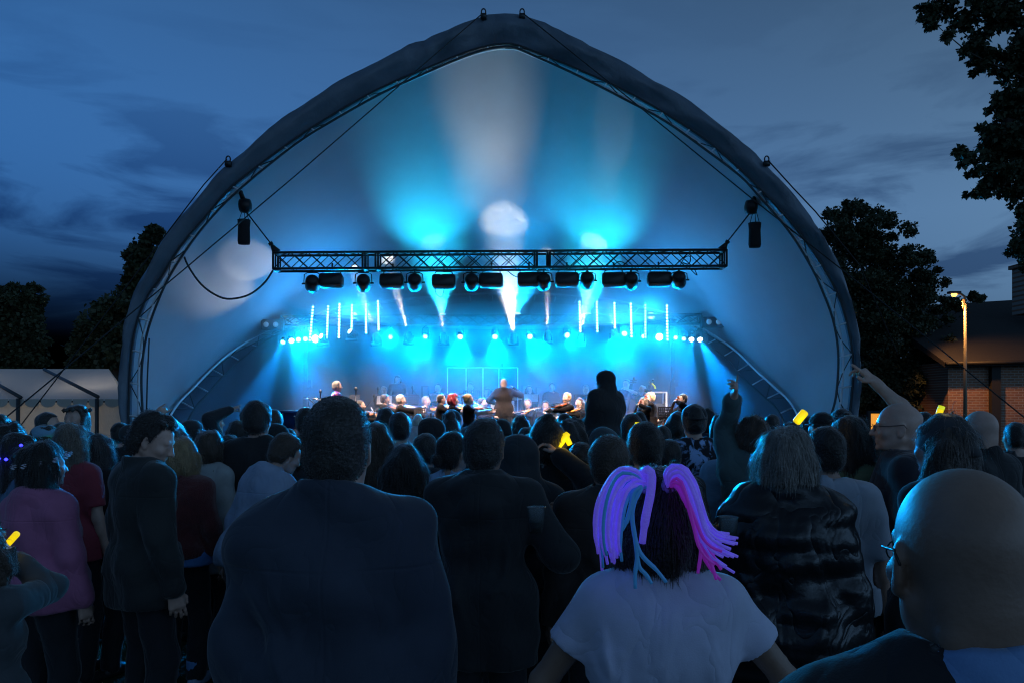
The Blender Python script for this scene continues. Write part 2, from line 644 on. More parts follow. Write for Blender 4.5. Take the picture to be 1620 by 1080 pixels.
def box_truss(name, label, a, b, side, nbay, m, gaps=(), ends=True, cat='lighting truss'):
    """a square lattice truss from a to b: four chords, X braces on every face, end frames, joints"""
    a, b = Vector(a), Vector(b)
    t = thing(name, label, cat, (a + b) / 2)
    o = (a + b) / 2
    ax = (b - a).normalized()
    up = Vector((0, 0, 1))
    fw = ax.cross(up).normalized()
    h = side / 2
    corners = [(-h, h), (h, h), (h, -h), (-h, -h)]

    def pt(k, s):
        c = corners[k]
        return a.lerp(b, s) - o + fw * c[0] + up * c[1]
    for k in range(4):
        MB().tube([pt(k, 0), pt(k, 1)], 0.027, 8).build('chord', m, t)
    e = 1.0 / nbay
    for i in range(nbay):
        if i in gaps:
            continue
        for k0, k1 in ((0, 3), (1, 2), (0, 1)):
            MB().tube([pt(k0, i * e), pt(k1, (i + 1) * e)], 0.0105, 5).build('brace', m, t)
            if k0 != 0 or k1 != 1:
                MB().tube([pt(k1, i * e), pt(k0, (i + 1) * e)], 0.0105, 5).build('brace', m, t)
    js = [0.0, 1.0] if ends else []
    for g in gaps:
        js += [g * e + 0.005, (g + 1) * e - 0.005]
    for s in js:
        b2 = MB()
        for k in range(4):
            b2.tube([pt(k, s), pt((k + 1) % 4, s)], 0.024, 6)
        for k in range(4):
            b2.tube([pt(k, s) + ax * 0.05 * (1 if s < .5 else -1), pt((k + 1) % 4, s) + ax * 0.05 * (1 if s < .5 else -1)], 0.018, 6)
        b2.build('end_frame', m, t)
    return t


T_A, T_B = P(436, 415, D_TR), P(1146, 410.5, D_TR)
box_truss('lighting_truss', 'black front lighting truss hung across the canopy mouth with lamps under it', T_A, T_B, 0.34, 26, BLACK, gaps=(5, 15))


def tower(px_top, py_top, px_end, hang_x, side):
    """chain hoist hung from the arch, its chain bag, and the sling down to the truss end"""
    s = 'left' if side < 0 else 'right'
    n = 'drooping power cable' if side < 0 else 'round tree'
    top = P(*px_top, D_TR - 0.3)
    mot = P(*py_top, D_TR - 0.2)
    h = thing('chain_hoist', 'black chain hoist hung from the canopy arch on the side of the ' + n, 'chain hoist', mot, 'chain hoists holding the truss')
    b = MB()
    b.tube([top - mot, (top - mot) * 0.35], [0.045, 0.05], 8)
    b.tube([(top - mot) * 0.35, Vector((0, 0, 0.12))], 0.018, 6)
    b.build('hook', BLACK, h)
    b = MB()
    b.lathe([(0.05, -0.13), (0.14, -0.1), (0.16, 0), (0.14, 0.1), (0.05, 0.13)], 12, Matrix.Rotation(R(90), 4, 'Y'))
    b.build('motor', BLACK, h)
    end = P(*px_end, D_TR)
    b = MB().tube([Vector((0, 0, -0.1)), (end - mot) * 0.78], 0.016, 6)
    b.build('chain', BLACK, h)
    b = MB().tube([(end - mot) * 0.78, (end - mot) * 0.83], 0.05, 8).tube([(end - mot) * 0.83, end - mot], [0.03, 0.1], 8)
    b.build('sling', BLACK, h)
    bag = P(*hang_x, D_TR - 0.2)
    g = thing('chain_bag', 'black cloth chain bag below the hoist on the side of the ' + n, 'chain bag', bag, 'chain bags under the hoists')
    b = MB()
    prof = [(0.02, -0.27), (0.12, -0.265), (0.135, -0.2), (0.125, 0.1), (0.14, 0.25), (0.13, 0.255), (0.11, 0.2)]
    b.lathe(prof, 12, Matrix.Diagonal((1.0, 0.8, 1.0, 1.0)))
    b.build('bag', mat('bag_cloth', (0.01, 0.01, 0.012), 0.9, bump=0.4, bscale=20), g)
    b = MB()
    for x in (-0.1, 0.02, 0.1):
        b.tube([Vector((x, 0, 0.25)), Vector((x * 0.3, 0, (mot - bag).z - 0.08))], 0.008, 5)
    b.build('strap', BLACK, g)


tower((378, 296), (388, 326), (438, 400), (386, 367), -1)
tower((1199, 300), (1188, 328), (1142, 396), (1194, 372), 1)

PAR_GAIN, BEAM_GAIN = 11.5, 3.4
HOT = mat('lit_lens_white', (0.9, 0.9, 0.9), 0.3, emit=(1.0, 0.97, 0.9), estr=9.0)
BLU = mat('lit_lens_cyan', (0.9, 0.9, 0.9), 0.3, emit=(0.30, 0.80, 1.0), estr=6.0)
RIM = mat('lens_ring_blue', (0.9, 0.9, 0.9), 0.3, emit=(0.02, 0.45, 1.0), estr=1.6)
DIM = mat('lens_dim', (0.35, 0.45, 0.5), 0.2, emit=(0.25, 0.5, 0.65), estr=0.22)
GLASS_DARK = mat('lens_glass', (0.03, 0.035, 0.04), 0.15)
ORD = ['first', 'second', 'third', 'fourth', 'fifth', 'sixth', 'seventh', 'eighth', 'ninth', 'tenth', 'eleventh', 'twelfth', 'thirteenth', 'fourteenth', 'fifteenth', 'sixteenth', 'seventeenth', 'eighteenth', 'nineteenth', 'twentieth']

WARM = (1.0, 0.68, 0.50)


def front_round(i, px, py, target, power):
    o = thing('stage_spotlight', ORD[i] + ' round spotlight from the power cable end, hanging under the front truss', 'spotlight', P(px, py, D_TR), 'round spotlights under the front truss')
    aim(o, (o.location.x * 1.28, 20.8, 3.5))
    b = MB().lathe([(0.05, 0.26), (0.115, 0.24), (0.145, 0.16), (0.15, 0.0), (0.155, -0.16), (0.14, -0.18)], 20)
    b.build('housing', BLACK, o)
    b = MB().lathe([(0.001, -0.165), (0.135, -0.172), (0.13, -0.183), (0.001, -0.186)], 16)
    b.build('lens', mat('lens_warm', (0.8, 0.7, 0.6), 0.3, emit=(1.0, 0.75, 0.65), estr=4.0), o)
    l = spot(o, power, WARM, 42, 1.0, 0.08, -0.24)
    l.rotation_mode = 'QUATERNION'
    l.rotation_quaternion = (o.rotation_quaternion.inverted() @ (Vector(target) - o.location)).to_track_quat('-Z', 'Y')
    # the yoke hangs from the truss and stays upright: written in the lamp's own turned space
    M = o.rotation_quaternion.to_matrix().inverted()
    b = MB()
    top = P(px, 0, D_TR).copy(); top.z = T_A.z - 0.2
    dz = top.z - o.location.z
    for s in (-1, 1):
        b.tube([M @ Vector((s * 0.18, 0, 0)), M @ Vector((s * 0.17, 0, dz * 0.75)), M @ Vector((s * 0.10, 0, dz * 0.9))], 0.012, 5)
    b.tube([M @ Vector((-0.11, 0, dz * 0.9)), M @ Vector((0.11, 0, dz * 0.9))], 0.014, 5)
    b.tube([M @ Vector((0, 0, dz * 0.88)), M @ Vector((0, 0, dz + 0.06))], 0.022, 6)
    b.tube([M @ Vector((-0.22, 0, 0)), M @ Vector((0.22, 0, 0))], 0.02, 6)
    b.build('yoke', BLACK, o)


def front_box(i, px, py):
    o = thing('stage_floodlight', ORD[i] + ' rounded box floodlight from the power cable end, under the front truss', 'floodlight', P(px, py, D_TR), 'box floodlights under the front truss')
    V, F = [], []
    w, h, d, rr, n = 0.25, 0.135, 0.12, 0.06, 5
    ring = []
    for cx, cz, a0 in ((w - rr, h - rr, 0), (-w + rr, h - rr, 90), (-w + rr, -h + rr, 180), (w - rr, -h + rr, 270)):
        for k in range(n):
            a = R(a0 + 90 * k / (n - 1))
            ring.append((cx + rr * math.cos(a), cz + rr * math.sin(a)))
    lay = [(-d, 0.9), (-d * 0.8, 1.0), (d * 0.8, 1.0), (d, 0.93)]
    for y, s in lay:
        V += [(x * s, y, z * s) for x, z in ring]
    N = len(ring)
    for k in range(len(lay) - 1):
        F += [(k * N + j, k * N + (j + 1) % N, (k + 1) * N + (j + 1) % N, (k + 1) * N + j) for j in range(N)]
    F += [tuple(range(N))[::-1], tuple(range((len(lay) - 1) * N, len(lay) * N))]
    obj('housing', V, F, mat('flood_body', (0.018, 0.02, 0.022), 0.4), o)
    b = MB().box((0, d + 0.004, 0), (0.4, 0.006, 0.18))
    b.build('lens', GLASS_DARK, o, False)
    b = MB()
    for s in (-1, 1):
        b.tube([(s * 0.19, 0, h - 0.02), (s * 0.19, 0, h + 0.06), (s * 0.15, 0, h + 0.1)], 0.012, 5)
        b.tube([(s * 0.22 , -d - 0.004, -0.06), (s * 0.235, -d - 0.004, 0.0), (s * 0.22, -d - 0.004, 0.06)], 0.006, 5)
    b.tube([(-0.17, 0, h + 0.1), (0.17, 0, h + 0.1)], 0.013, 5)
    b.tube([(0, 0, h + 0.09), (0, 0, h + 0.26)], 0.02, 6)
    b.build('yoke', BLACK, o)
    o.rotation_euler = (R(-14), 0, R(random.uniform(-6, 6)))


ROUNDS = [(494, 449), (575, 448), (656, 447), (746, 447), (860, 446), (929, 444), (998, 445), (1074, 443)]
BOXES = [(524, 444), (620, 445), (702, 446), (777, 444), (837, 443), (897, 443), (971, 443), (1043, 442)]
TGT_X = [-4.3, -3.0, -1.9, -0.8, 0.6, 1.6, 2.7, 3.6]
FRONT_W = 2400
for i, (px, py) in enumerate(ROUNDS):
    front_round(i, px, py, (TGT_X[i], 17.35, 1.35), FRONT_W)
for i, (px, py) in enumerate(BOXES):
    front_box(i, px, py)


def truss_cable(label, pts):
    rope(label, [tuple(p) for p in resample(pts, 14)], 0.011, 'cable', 'lamp_cable', group='loose cables on the front truss')


truss_cable('thin cable looping below the third floodlight of the front truss', [P(688, 455, D_TR), P(690, 465, D_TR), P(699, 470, D_TR), P(703, 456, D_TR)])
truss_cable('thin cable slanting from the front truss down to the fifth floodlight', [P(802, 428, D_TR), P(812, 436, D_TR), P(822, 440, D_TR)])
truss_cable('coiled cable sticking out above the second to last floodlight', [P(1075, 422, D_TR), P(1083, 408, D_TR), P(1092, 406, D_TR), P(1090, 418, D_TR), P(1080, 416, D_TR)])
truss_cable('cable loop drooping past the last round spotlight of the front truss', [P(1090, 424, D_TR), P(1100, 434, D_TR), P(1103, 436, D_TR), P(1098, 425, D_TR)])
truss_cable('cable bunched over the sixth bay of the front truss', [P(970, 420, D_TR), P(980, 414, D_TR), P(990, 418, D_TR), P(1000, 424, D_TR), P(1010, 430, D_TR)])

# ------------------------------------------------------------------ rear truss, its lamps and LED battens
D_RT = 20.8
NAVY = mat('rear_truss_paint', (0.05, 0.055, 0.06), 0.4, 0.4)
box_truss('rear_truss', 'dark rear lighting truss in the blue smoke above the orchestra', P(447, 508, D_RT), P(1108, 505, D_RT), 0.24, 34, NAVY)


def truss_tower(px, label):
    t = thing('truss_tower', label, 'truss tower', (P(px, 640, D_RT).x, D_RT, STAGE_Z), 'towers carrying the rear truss')
    b = MB().box((0, 0, 1.65), (0.09, 0.09, 3.3))
    b.box((0, 0, 0.9), (0.14, 0.14, 1.8))
    flat(b.build('mast', mat('mast_paint', (0.05, 0.06, 0.07), 0.5, 0.3), t))
    b = MB()
    for a in (45, 135, 225, 315):
        b.tube([(0, 0, 0.25), (0.7 * math.cos(R(a)), 0.7 * math.sin(R(a)), 0.03)], 0.025, 6)
    b.build('outrigger', NAVY, t)
    b = MB().box((0.11, 0, 1.75), (0.1, 0.12, 0.2))
    b.build('winch', NAVY, t, False)


truss_tower(484, 'slim dark mast at the keyboard player side of the stage')
truss_tower(1063, 'slim dark mast beside the white framed amplifier rack')


def par(i, n, px, py, r_px, target, power, angle, lens, ring=False, color=(0.0, 0.27, 1.0)):
    o = thing('par_light', '%s blue stage light from the marquee end of the row along the rear truss' % ORD[i], 'stage light', P(px, py, D_RT - 0.15), 'blue stage lights along the rear truss')
    aim(o, target)
    r = r_px / FPX * D_RT
    b = MB().lathe([(r * 0.5, 0.22), (r * 1.0, 0.2), (r * 1.12, 0.05), (r * 1.12, -0.06), (r * 1.02, -0.062), (r * 1.0, -0.02)], 16)
    b.build('housing', NAVY, o)
    if ring:
        b = MB()
        for k in range(7):
            a = 2 * PI * k / 6
            c = (0, 0) if k == 6 else (r * 0.66 * math.cos(a), r * 0.66 * math.sin(a))
            b.lathe([(0.001, 0), (r * 0.27, 0), (r * 0.22, -0.012), (0.001, -0.014)], 8, Matrix.Translation((c[0], c[1], -0.035)))
        b.build('lens', lens, o)
        b = MB().lathe([(0.001, -0.02), (r * 1.0, -0.021), (r * 1.0, -0.03), (0.001, -0.031)], 16)
        b.build('reflector', RIM, o)
    else:
        b = MB().lathe([(0.001, -0.02), (r * 0.99, -0.021), (r * 0.9, -0.05), (0.001, -0.06)], 16)
        b.build('lens', lens, o)
    if power:
        spot(o, power * PAR_GAIN, color, angle, 0.55, 0.04, -0.09)
    if 600 < px < 1000:
        # the middle lamps also spill wide over the heads of the crowd
        l = spot(o, 110 * PAR_GAIN, CYAN, 64, 0.7, 0.05, -0.09)
        l.rotation_mode = 'QUATERNION'
        l.rotation_quaternion = (o.rotation_quaternion.inverted() @ (Vector((0, 4, 1.7)) - o.location)).to_track_quat('-Z', 'Y')
    M = o.rotation_quaternion.to_matrix().inverted()
    b = MB()
    for s in (-1, 1):
        b.tube([M @ Vector((s * r * 1.2, 0, 0)), M @ Vector((s * r * 1.2, 0, 0.2)), M @ Vector((0, 0.1, 0.3))], 0.012, 5)
    b.build('yoke', NAVY, o)


def G(px, py, d):
    return P(px, py, d)


def roof_at(px, py):
    """the point of the roof membrane seen in the direction (px, py)"""
    best = None
    for i in range(0, NA, 2):
        for j in range(40):
            p = membrane_point(i, j / 39)
            e = (p.x / p.y * FPX + 810 - px) ** 2 + (640 - (p.z - EYE) / p.y * FPX - py) ** 2
            if best is None or e < best[0]:
                best = (e, p)
    return best[1]


CYAN = (0.0, 0.38, 0.95)
PARS = [  # px, py, radius in px, target, power, angle, lens, ringed
    (448, 540, 4.2, G(425, 590, 19.2), 260, 16, BLU, True),
    (461, 538, 4.2, G(480, 590, 18.6), 520, 17, HOT, False),
    (472, 537, 3.8, (0.0, 4.0, 1.7), 90, 58, BLU, False, CYAN),
    (483, 536, 3.6, (0.0, 4.0, 1.7), 90, 58, BLU, False, CYAN),
    (499, 536, 5.6, (-1.0, 6.0, 1.5), 110, 44, HOT, False, CYAN),
    (618, 533, 3.8, G(602, 550, 18), 220, 30, BLU, True),
    (673, 532, 3.9, G(655, 575, 18.2), 620, 30, BLU, True),
    (728, 532, 4.4, G(725, 590, 18.4), 680, 32, BLU, False),
    (783, 532, 4.4, G(790, 590, 18.4), 680, 32, BLU, False),
    (838, 532, 4.4, G(862, 575, 18.4), 680, 30, BLU, False),
    (897, 530, 4.2, G(925, 555, 18.4), 460, 28, BLU, False),
    (988, 527, 4.4, G(970, 580, 18.2), 620, 34, BLU, False),
    (1018, 532, 3.2, (0.0, 4.0, 1.7), 90, 58, BLU, False, CYAN),
    (1043, 533, 5.4, (1.0, 6.0, 1.5), 110, 44, HOT, False, CYAN),
    (1069, 534, 3.6, (0.0, 4.0, 1.7), 90, 58, BLU, True, CYAN),
    (1082, 535, 3.6, G(1050, 640, 17), 160, 24, BLU, True),
    (1094, 536, 4.0, G(1088, 600, 18.4), 420, 13, HOT, False),
    (1107, 536, 4.0, G(1140, 600, 18.4), 640, 16, HOT, False),
]
for i, p in enumerate(PARS):
    par(i, len(PARS), *p)


def mover(i, px, py, beams, lab):
    base = P(px, py, D_RT - 0.45)
    o = thing('moving_head', lab, 'moving head light', base, 'white beam moving heads on the rear truss')
    aim(o, beams[0][0])
    b = MB().lathe([(0.04, 0.2), (0.09, 0.18), (0.1, 0.05), (0.085, -0.08), (0.075, -0.085), (0.072, -0.05)], 14)
    b.build('head', NAVY, o)
    b = MB().lathe([(0.001, -0.04), (0.07, -0.041), (0.06, -0.07), (0.001, -0.08)], 14)
    b.build('lens', HOT, o)
    M = o.rotation_quaternion.to_matrix().inverted()
    b = MB()
    for s in (-1, 1):
        b.tube([M @ Vector((s * 0.12, 0, 0)), M @ Vector((s * 0.12, 0.02, -0.16))], 0.02, 5)
    b.box(M @ Vector((0, 0.03, -0.2)), (0.3, 0.16, 0.09), M)
    b.build('yoke', NAVY, o)
    for k, (tg, pw, an, bl) in enumerate(beams):
        l = spot(o, pw * BEAM_GAIN, (1.0, 0.87, 0.68), an, bl, 0.02, -0.11, 22.0 if i == 5 and k == 0 else 0.0)
        if k:
            d = o.rotation_quaternion.inverted() @ (Vector(tg) - base)
            l.rotation_mode = 'QUATERNION'
            l.rotation_quaternion = d.to_track_quat('-Z', 'Y')


mover(0, 511, 533, [(G(330, 452, 17.5), 55, 32, 1.0)], 'moving head throwing a broad pale beam at the canopy wall over the marquee side')
mover(1, 556, 526, [(G(536, 512, 20.0), 60, 20, 0.4)], 'moving head between the third and fourth light battens with a short stub of light')
mover(2, 596, 533, [(roof_at(560, 425), 700, 11, 0.4)], 'moving head whose narrow white beam leans past the fifth light batten')
mover(3, 647, 531, [(roof_at(622, 410), 800, 12, 0.4)], 'moving head with a clean white beam just right of the battens by the keyboard player')
mover(4, 702, 532, [(roof_at(690, 382), 110, 18, 0.5)], 'nearly dark moving head with only a faint beam, left of the drum screen')
mover(5, 812, 532, [(roof_at(790, 352), 700, 29, 0.7), (roof_at(786, 290), 170, 34, 1.0), (roof_at(778, 215), 200, 30, 1.0), (roof_at(770, 145), 260, 26, 1.0)], 'moving head above the conductor sending the tallest white beam into the roof')
mover(6, 866, 530, [(roof_at(872, 400), 800, 10, 0.3)], 'moving head with a short straight white beam right of the tallest beam')
mover(7, 918, 532, [(roof_at(934, 380), 600, 20, 0.4), (roof_at(950, 290), 60, 13, 0.6), (roof_at(966, 210), 120, 12, 0.7)], 'moving head behind the first batten right of the conductor, beam straight up')
mover(8, 972, 527, [(roof_at(945, 420), 420, 10, 0.3), (roof_at(1035, 440), 300, 10, 0.4)], 'moving head splitting into two pale beams behind the third batten right of the conductor')


def wash(px, py, tg, pw, an, color, lab, bl=0.9):
    base = P(px, py, D_RT + 0.2)
    o = thing('wash_light', lab, 'wash light', base, 'blue wash lights on top of the rear truss')
    aim(o, tg)
    b = MB().lathe([(0.04, 0.16), (0.12, 0.14), (0.13, 0.0), (0.12, -0.05), (0.11, -0.05), (0.1, -0.02)], 14)
    b.build('housing', NAVY, o)
    b = MB().lathe([(0.001, -0.015), (0.1, -0.016), (0.09, -0.04), (0.001, -0.05)], 14)
    b.build('lens', BLU, o)
    spot(o, pw, color, an, 1.0, 0.06, -0.07)


CY = (0.01, 0.38, 1.0)
wash(700, 500, G(680, 305, 19.3), 4200, 60, (0.01, 0.52, 0.88), 'wash light behind the rear truss making the left cyan glow on the roof')
wash(930, 499, G(944, 330, 19.3), 3200, 60, (0.01, 0.54, 0.86), 'wash light behind the rear truss making the right cyan glow on the roof')
wash(560, 500, G(560, 440, 18.6), 500, 95, CY, 'wash light behind the battens on the keyboard player side')
wash(1030, 500, G(1040, 440, 18.6), 600, 95, CY, 'wash light behind the battens on the double bass side')

wash(818, 498, roof_at(812, 300), 1500, 95, (0.01, 0.42, 1.0), 'added wash light behind the rear truss, filling the roof between the cyan glows')  # extra lamp added to fill the dark gap between the two cyan glows


def batten(i, top, bot, bright):
    """a vertical batten of twelve LEDs hung from the rear truss"""
    a, b = P(top[0], top[1], D_RT - 0.45), P(bot[0], bot[1], D_RT - 0.45)
    lab = '%s vertical LED batten %s' % (ORD[i % 6], 'on the keyboard player side, counted outwards in' if i < 6 else 'on the double bass side, counted from the conductor')
    o = thing('led_batten', lab, 'light batten', (a + b) / 2, 'vertical LED battens above the orchestra')
    c = (a + b) / 2
    bar = MB().tube([a - c + Vector((0, 0.05, 0.06)), b - c + Vector((0, 0.05, -0.06))], 0.035, 6)
    bar.build('housing', NAVY, o)
    m = mat('led_%d' % int(bright * 10), (0.9, 0.9, 0.9), 0.3, emit=(0.28, 0.78, 1.0), estr=bright * 0.8)
    first = None
    for k in range(12):
        p = a.lerp(b, k / 11) - c
        if first is None:
            first = MB().lathe([(0.002, -0.028), (0.022, -0.02), (0.029, 0), (0.022, 0.02), (0.002, 0.028)], 8).build('bulb', m, o)
            q = first
        else:
            q = first.copy()
            COL.objects.link(q)
            q.parent = o
        q.location = p
    l = bpy.data.lights.new('lamp', 'POINT')
    l.energy = bright * 5
    l.color = (0.02, 0.36, 1.0)
    l.shadow_soft_size = 0.25
    lo = link(bpy.data.objects.new('lamp', l), o)
    lo.location = (0, -0.25, 0)


for i, (t_, b_, br) in enumerate([((495, 486), (490, 538), 8), ((519, 485), (517, 534), 7), ((537, 482), (536, 533), 14), ((557, 483), (556, 529), 8), ((579, 481), (579, 526), 7), ((598, 477), (599, 521), 9),
                                  ((917, 478), (918, 528), 9), ((944, 478), (945, 524), 8), ((972, 480), (973, 526), 10), ((998, 481), (999, 532), 12), ((1021, 483), (1021, 533), 5), ((1055, 484), (1056, 537), 11)]):
    batten(i, t_, b_, br)


def blinder(px, py, s, lab):
    o = thing('blinder', lab, 'blinder', P(px, py, D_RT - 0.2), 'two lamp blinders at the ends of the rear truss')
    b = MB().box((0, 0, 0), (0.55, 0.16, 0.28))
    flat(b.build('housing', NAVY, o))
    for x in (-0.13, 0.13):
        q = MB().lathe([(0.001, 0.0), (0.075, 0.0), (0.06, 0.02), (0.001, 0.025)], 14, Matrix.Translation((x, -0.085, 0)) @ Matrix.Rotation(R(90), 4, 'X')).build('lamp_face', DIM, o)
    b = MB().box((0.28 * s * -1 + 0.03 * -s, 0, 0), (0.03, 0.2, 0.34))
    b.build('bracket', NAVY, o, False)


blinder(430, 514, -1, 'two lamp blinder on the rear truss end nearer the marquee')
blinder(1128, 510, 1, 'two lamp blinder on the rear truss end nearer the round tree')


# ------------------------------------------------------------------ smoke under the shell
def build_smoke():
    V = []
    NV = 10
    for i in range(0, NA, 2):
        for j in range(NV):
            a, b = membrane_point(i, 0.0), membrane_point(i, 1.0)
            s0 = min(max((SMOKE_Y - a.y) / max(b.y - a.y, 0.01), 0.02), 0.9)
            p = membrane_point(i, s0 + (0.985 - s0) * j / (NV - 1))
            c = Vector((-0.1, p.y, 1.8))
            V.append(p + (c - p).normalized() * 0.10)
    n = len(range(0, NA, 2))
    F = grid_faces(n, NV)
    k = len(V)
    # a fan closes the front and the back; the two feet are closed by the floor strip
    front = [i * NV for i in range(n)]
    back = [i * NV + NV - 1 for i in range(n)]
    F.append(tuple(front))
    F.append(tuple(back[::-1]))
    F.append(tuple([j for j in range(NV)][::-1] + [(n - 1) * NV + j for j in range(NV)]))
    m = bpy.data.materials.new('stage_smoke')
    m.use_nodes = True
    t = m.node_tree
    t.nodes.clear()
    o = nd(t, 'ShaderNodeOutputMaterial')
    v = nd(t, 'ShaderNodeVolumePrincipled')
    v.inputs['Color'].default_value = (0.9, 0.95, 1.0, 1)
    v.inputs['Density'].default_value = SMOKE
    v.inputs['Anisotropy'].default_value = 0.25
    t.links.new(v.outputs[0], o.inputs['Volume'])
    try:
        m.cycles.homogeneous_volume = True
    except Exception:
        pass
    s = obj('stage_smoke', V, F, m, None, False)
    import bmesh
    bm = bmesh.new()
    bm.from_mesh(s.data)
    bmesh.ops.triangulate(bm, faces=[f for f in bm.faces if len(f.verts) > 4])
    bmesh.ops.recalc_face_normals(bm, faces=bm.faces)
    bm.to_mesh(s.data)
    bm.free()
    tag(s, 'thin stage smoke that shows the light beams', kind='stuff')


SMOKE, SMOKE_Y = 0.07, 19.0
build_smoke()


def build_plume():
    """the thicker bank of smoke hanging round the rear lamps, thinning out to its edges"""
    V, F = [], []
    n, k = 32, 14
    for j in range(k + 1):
        a = PI * j / k
        for i in range(n):
            b = 2 * PI * i / n
            V.append((-0.2 + 6.4 * math.sin(a) * math.cos(b), 20.3 + 0.85 * math.sin(a) * math.sin(b), 4.9 + (1.9 if a < PI / 2 else 1.05) * math.cos(a)))
    for j in range(k):
        for i in range(n):
            F.append((j * n + i, (j + 1) * n + i, (j + 1) * n + (i + 1) % n, j * n + (i + 1) % n))
    m = bpy.data.materials.new('smoke_bank')
    m.use_nodes = True
    t = m.node_tree
    t.nodes.clear()
    o = nd(t, 'ShaderNodeOutputMaterial')
    v = nd(t, 'ShaderNodeVolumePrincipled')
    v.inputs['Color'].default_value = (0.9, 0.95, 1.0, 1)
    v.inputs['Density'].default_value = 0.55
    v.inputs['Anisotropy'].default_value = 0.2
    t.links.new(v.outputs[0], o.inputs['Volume'])
    s = obj('smoke_bank', V, F, m, None, True)
    import bmesh
    bm = bmesh.new()
    bm.from_mesh(s.data)
    bmesh.ops.remove_doubles(bm, verts=bm.verts, dist=1e-4)
    bmesh.ops.recalc_face_normals(bm, faces=bm.faces)
    bm.to_mesh(s.data)
    bm.free()
    tag(s, 'thicker bank of smoke round the rear stage lamps', kind='stuff')


build_plume()


# ------------------------------------------------------------------ marquee tent on the left
def build_marquee():
    d0_, d1_ = 21.0, 25.5
    t = thing('marquee', 'white marquee tent with scalloped valance beside the canopy', 'marquee tent', (-15, 22, 0))
    inv = Matrix.Translation((15, -22, 0))
    eave_z = EYE + (640 - 633) / FPX * d0_
    ridge_z = EYE + (640 - 583) / FPX * d1_
    x0, x1 = -26.0, P(206, 0, d0_).x
    xr1 = P(172, 0, d1_).x
    roof_m = mat('tent_roof', (0.78, 0.78, 0.80), 0.7, bump=0.1, bscale=3, transl=0.35)
    wall_m = mat('tent_wall', (0.80, 0.75, 0.68), 0.8, fold=0.6, transl=0.5)
    n = 24
    V = []
    for i in range(n + 1):
        s = i / n
        for j in range(5):
            u = j / 4
            a = Vector((x0 + (x1 - x0) * s, d0_, eave_z))
            b = Vector((x0 + (xr1 - x0) * s, d1_, ridge_z))
            V.append(inv @ (a.lerp(b, u) + Vector((0, 0, -0.12 * math.sin(PI * u)))))
    obj('roof', V, grid_faces(n + 1, 5), roof_m, t)
    V = []
    for i in range(97):
        x = x0 + (x1 - x0) * i / 96
        w = 0.05 * math.sin(i * 0.9) + 0.03 * math.sin(i * 2.3)
        V += [inv @ Vector((x, d0_ + 0.05 + w * 0.4, eave_z - 0.05)), inv @ Vector((x, d0_ + 0.1 + w, 0.9)), inv @ Vector((x, d0_ + 0.1 + w, 0.0))]
    obj('wall', V, grid_faces(97, 3), wall_m, t)
    obj('end_wall', [inv @ Vector(v) for v in ((x1, d0_ + .1, 0), (x1, d0_ + .1, eave_z), (xr1, d1_, ridge_z), (xr1, d1_, 0))], [(0, 1, 2, 3)], wall_m, t)
    # scalloped valance: one tongue after another along the eave
    sc = None
    k = 0
    x = x0
    while x < x1 - 0.3:
        if sc is None:
            V = [(-0.21, 0, 0), (0.21, 0, 0)] + [(0.2 * math.cos(a), 0.0, -0.10 - 0.13 * math.sin(a)) for a in np.linspace(0, PI, 9)]
            sc = obj('scallop', V, [tuple(range(len(V)))], mat('tent_valance', (0.5, 0.46, 0.40), 0.8), t)
            q = sc
        else:
            q = sc.copy()
            COL.objects.link(q)
            q.parent = t
        q.location = inv @ Vector((x, d0_ - 0.06, eave_z + 0.04))
        q.rotation_euler = (R(random.uniform(-12, 4)), 0, 0)
        x += 0.44
    for k, xx in enumerate((-23.0, -17.5, -13.0)):
        bulb = MB().lathe([(0.02, 0.1), (0.05, 0.05), (0.06, 0), (0.03, -0.06)], 8).build('bulb', mat('tent_bulb', (0.9, 0.8, 0.6), 0.4, emit=(1.0, 0.75, 0.45), estr=3), t)
        bulb.location = inv @ Vector((xx, 23.8, 1.6))
        l = bpy.data.lights.new('lamp', 'POINT')
        l.energy = 34
        l.color = (1.0, 0.86, 0.70)
        l.shadow_soft_size = 0.1
        lo = link(bpy.data.objects.new('lamp', l), t)
        lo.location = inv @ Vector((xx, 23.8, 1.45))
    pole_m = mat('tent_pole', (0.06, 0.065, 0.07), 0.5, 0.4)
    for px in (33, 157):
        xx = P(px, 0, d0_).x
        MB().tube([inv @ Vector((xx, d0_ - 0.12, 0)), inv @ Vector((xx, d0_ - 0.12, eave_z + 0.06))], 0.05, 6).build('pole', pole_m, t)
    for pa, pb in (((33, 628), (-20, 598)), ((155, 627), (70, 584))):
        MB().tube([inv @ P(*pa, d0_ - 0.1), inv @ P(*pb, d1_ - 0.35)], 0.05, 6).build('rafter', pole_m, t)


build_marquee()


# ------------------------------------------------------------------ trees
def leaf_mesh(name, pts, nrm_spread, size, m, parent, seed, shape=5):
    r = np.random.default_rng(seed)
    n = len(pts)
    pts = np.asarray(pts, np.float32)
    d = r.normal(0, 1, (n, 3)); d[:, 2] -= 0.5
    d /= np.linalg.norm(d, axis=1)[:, None]
    e = r.normal(0, 1, (n, 3))
    e -= d * (d * e).sum(1)[:, None]
    e /= np.linalg.norm(e, axis=1)[:, None]
    s = size * r.uniform(0.6, 1.3, n)[:, None]
    w = 0.42
    V = np.stack([pts, pts + (d * 0.35 + e * w) * s, pts + d * s, pts + (d * 0.45 - e * w) * s], 1).reshape(-1, 3)
    return obj(name, V, np.arange(4 * n).reshape(n, 4), m, parent, False)


LEAF = mat('leaf_dark', (0.045, 0.06, 0.028), 0.6, var=0.4, vscale=0.8, transl=0.2)
BARK = mat('bark', (0.05, 0.042, 0.035), 0.9, bump=0.8, bscale=14)


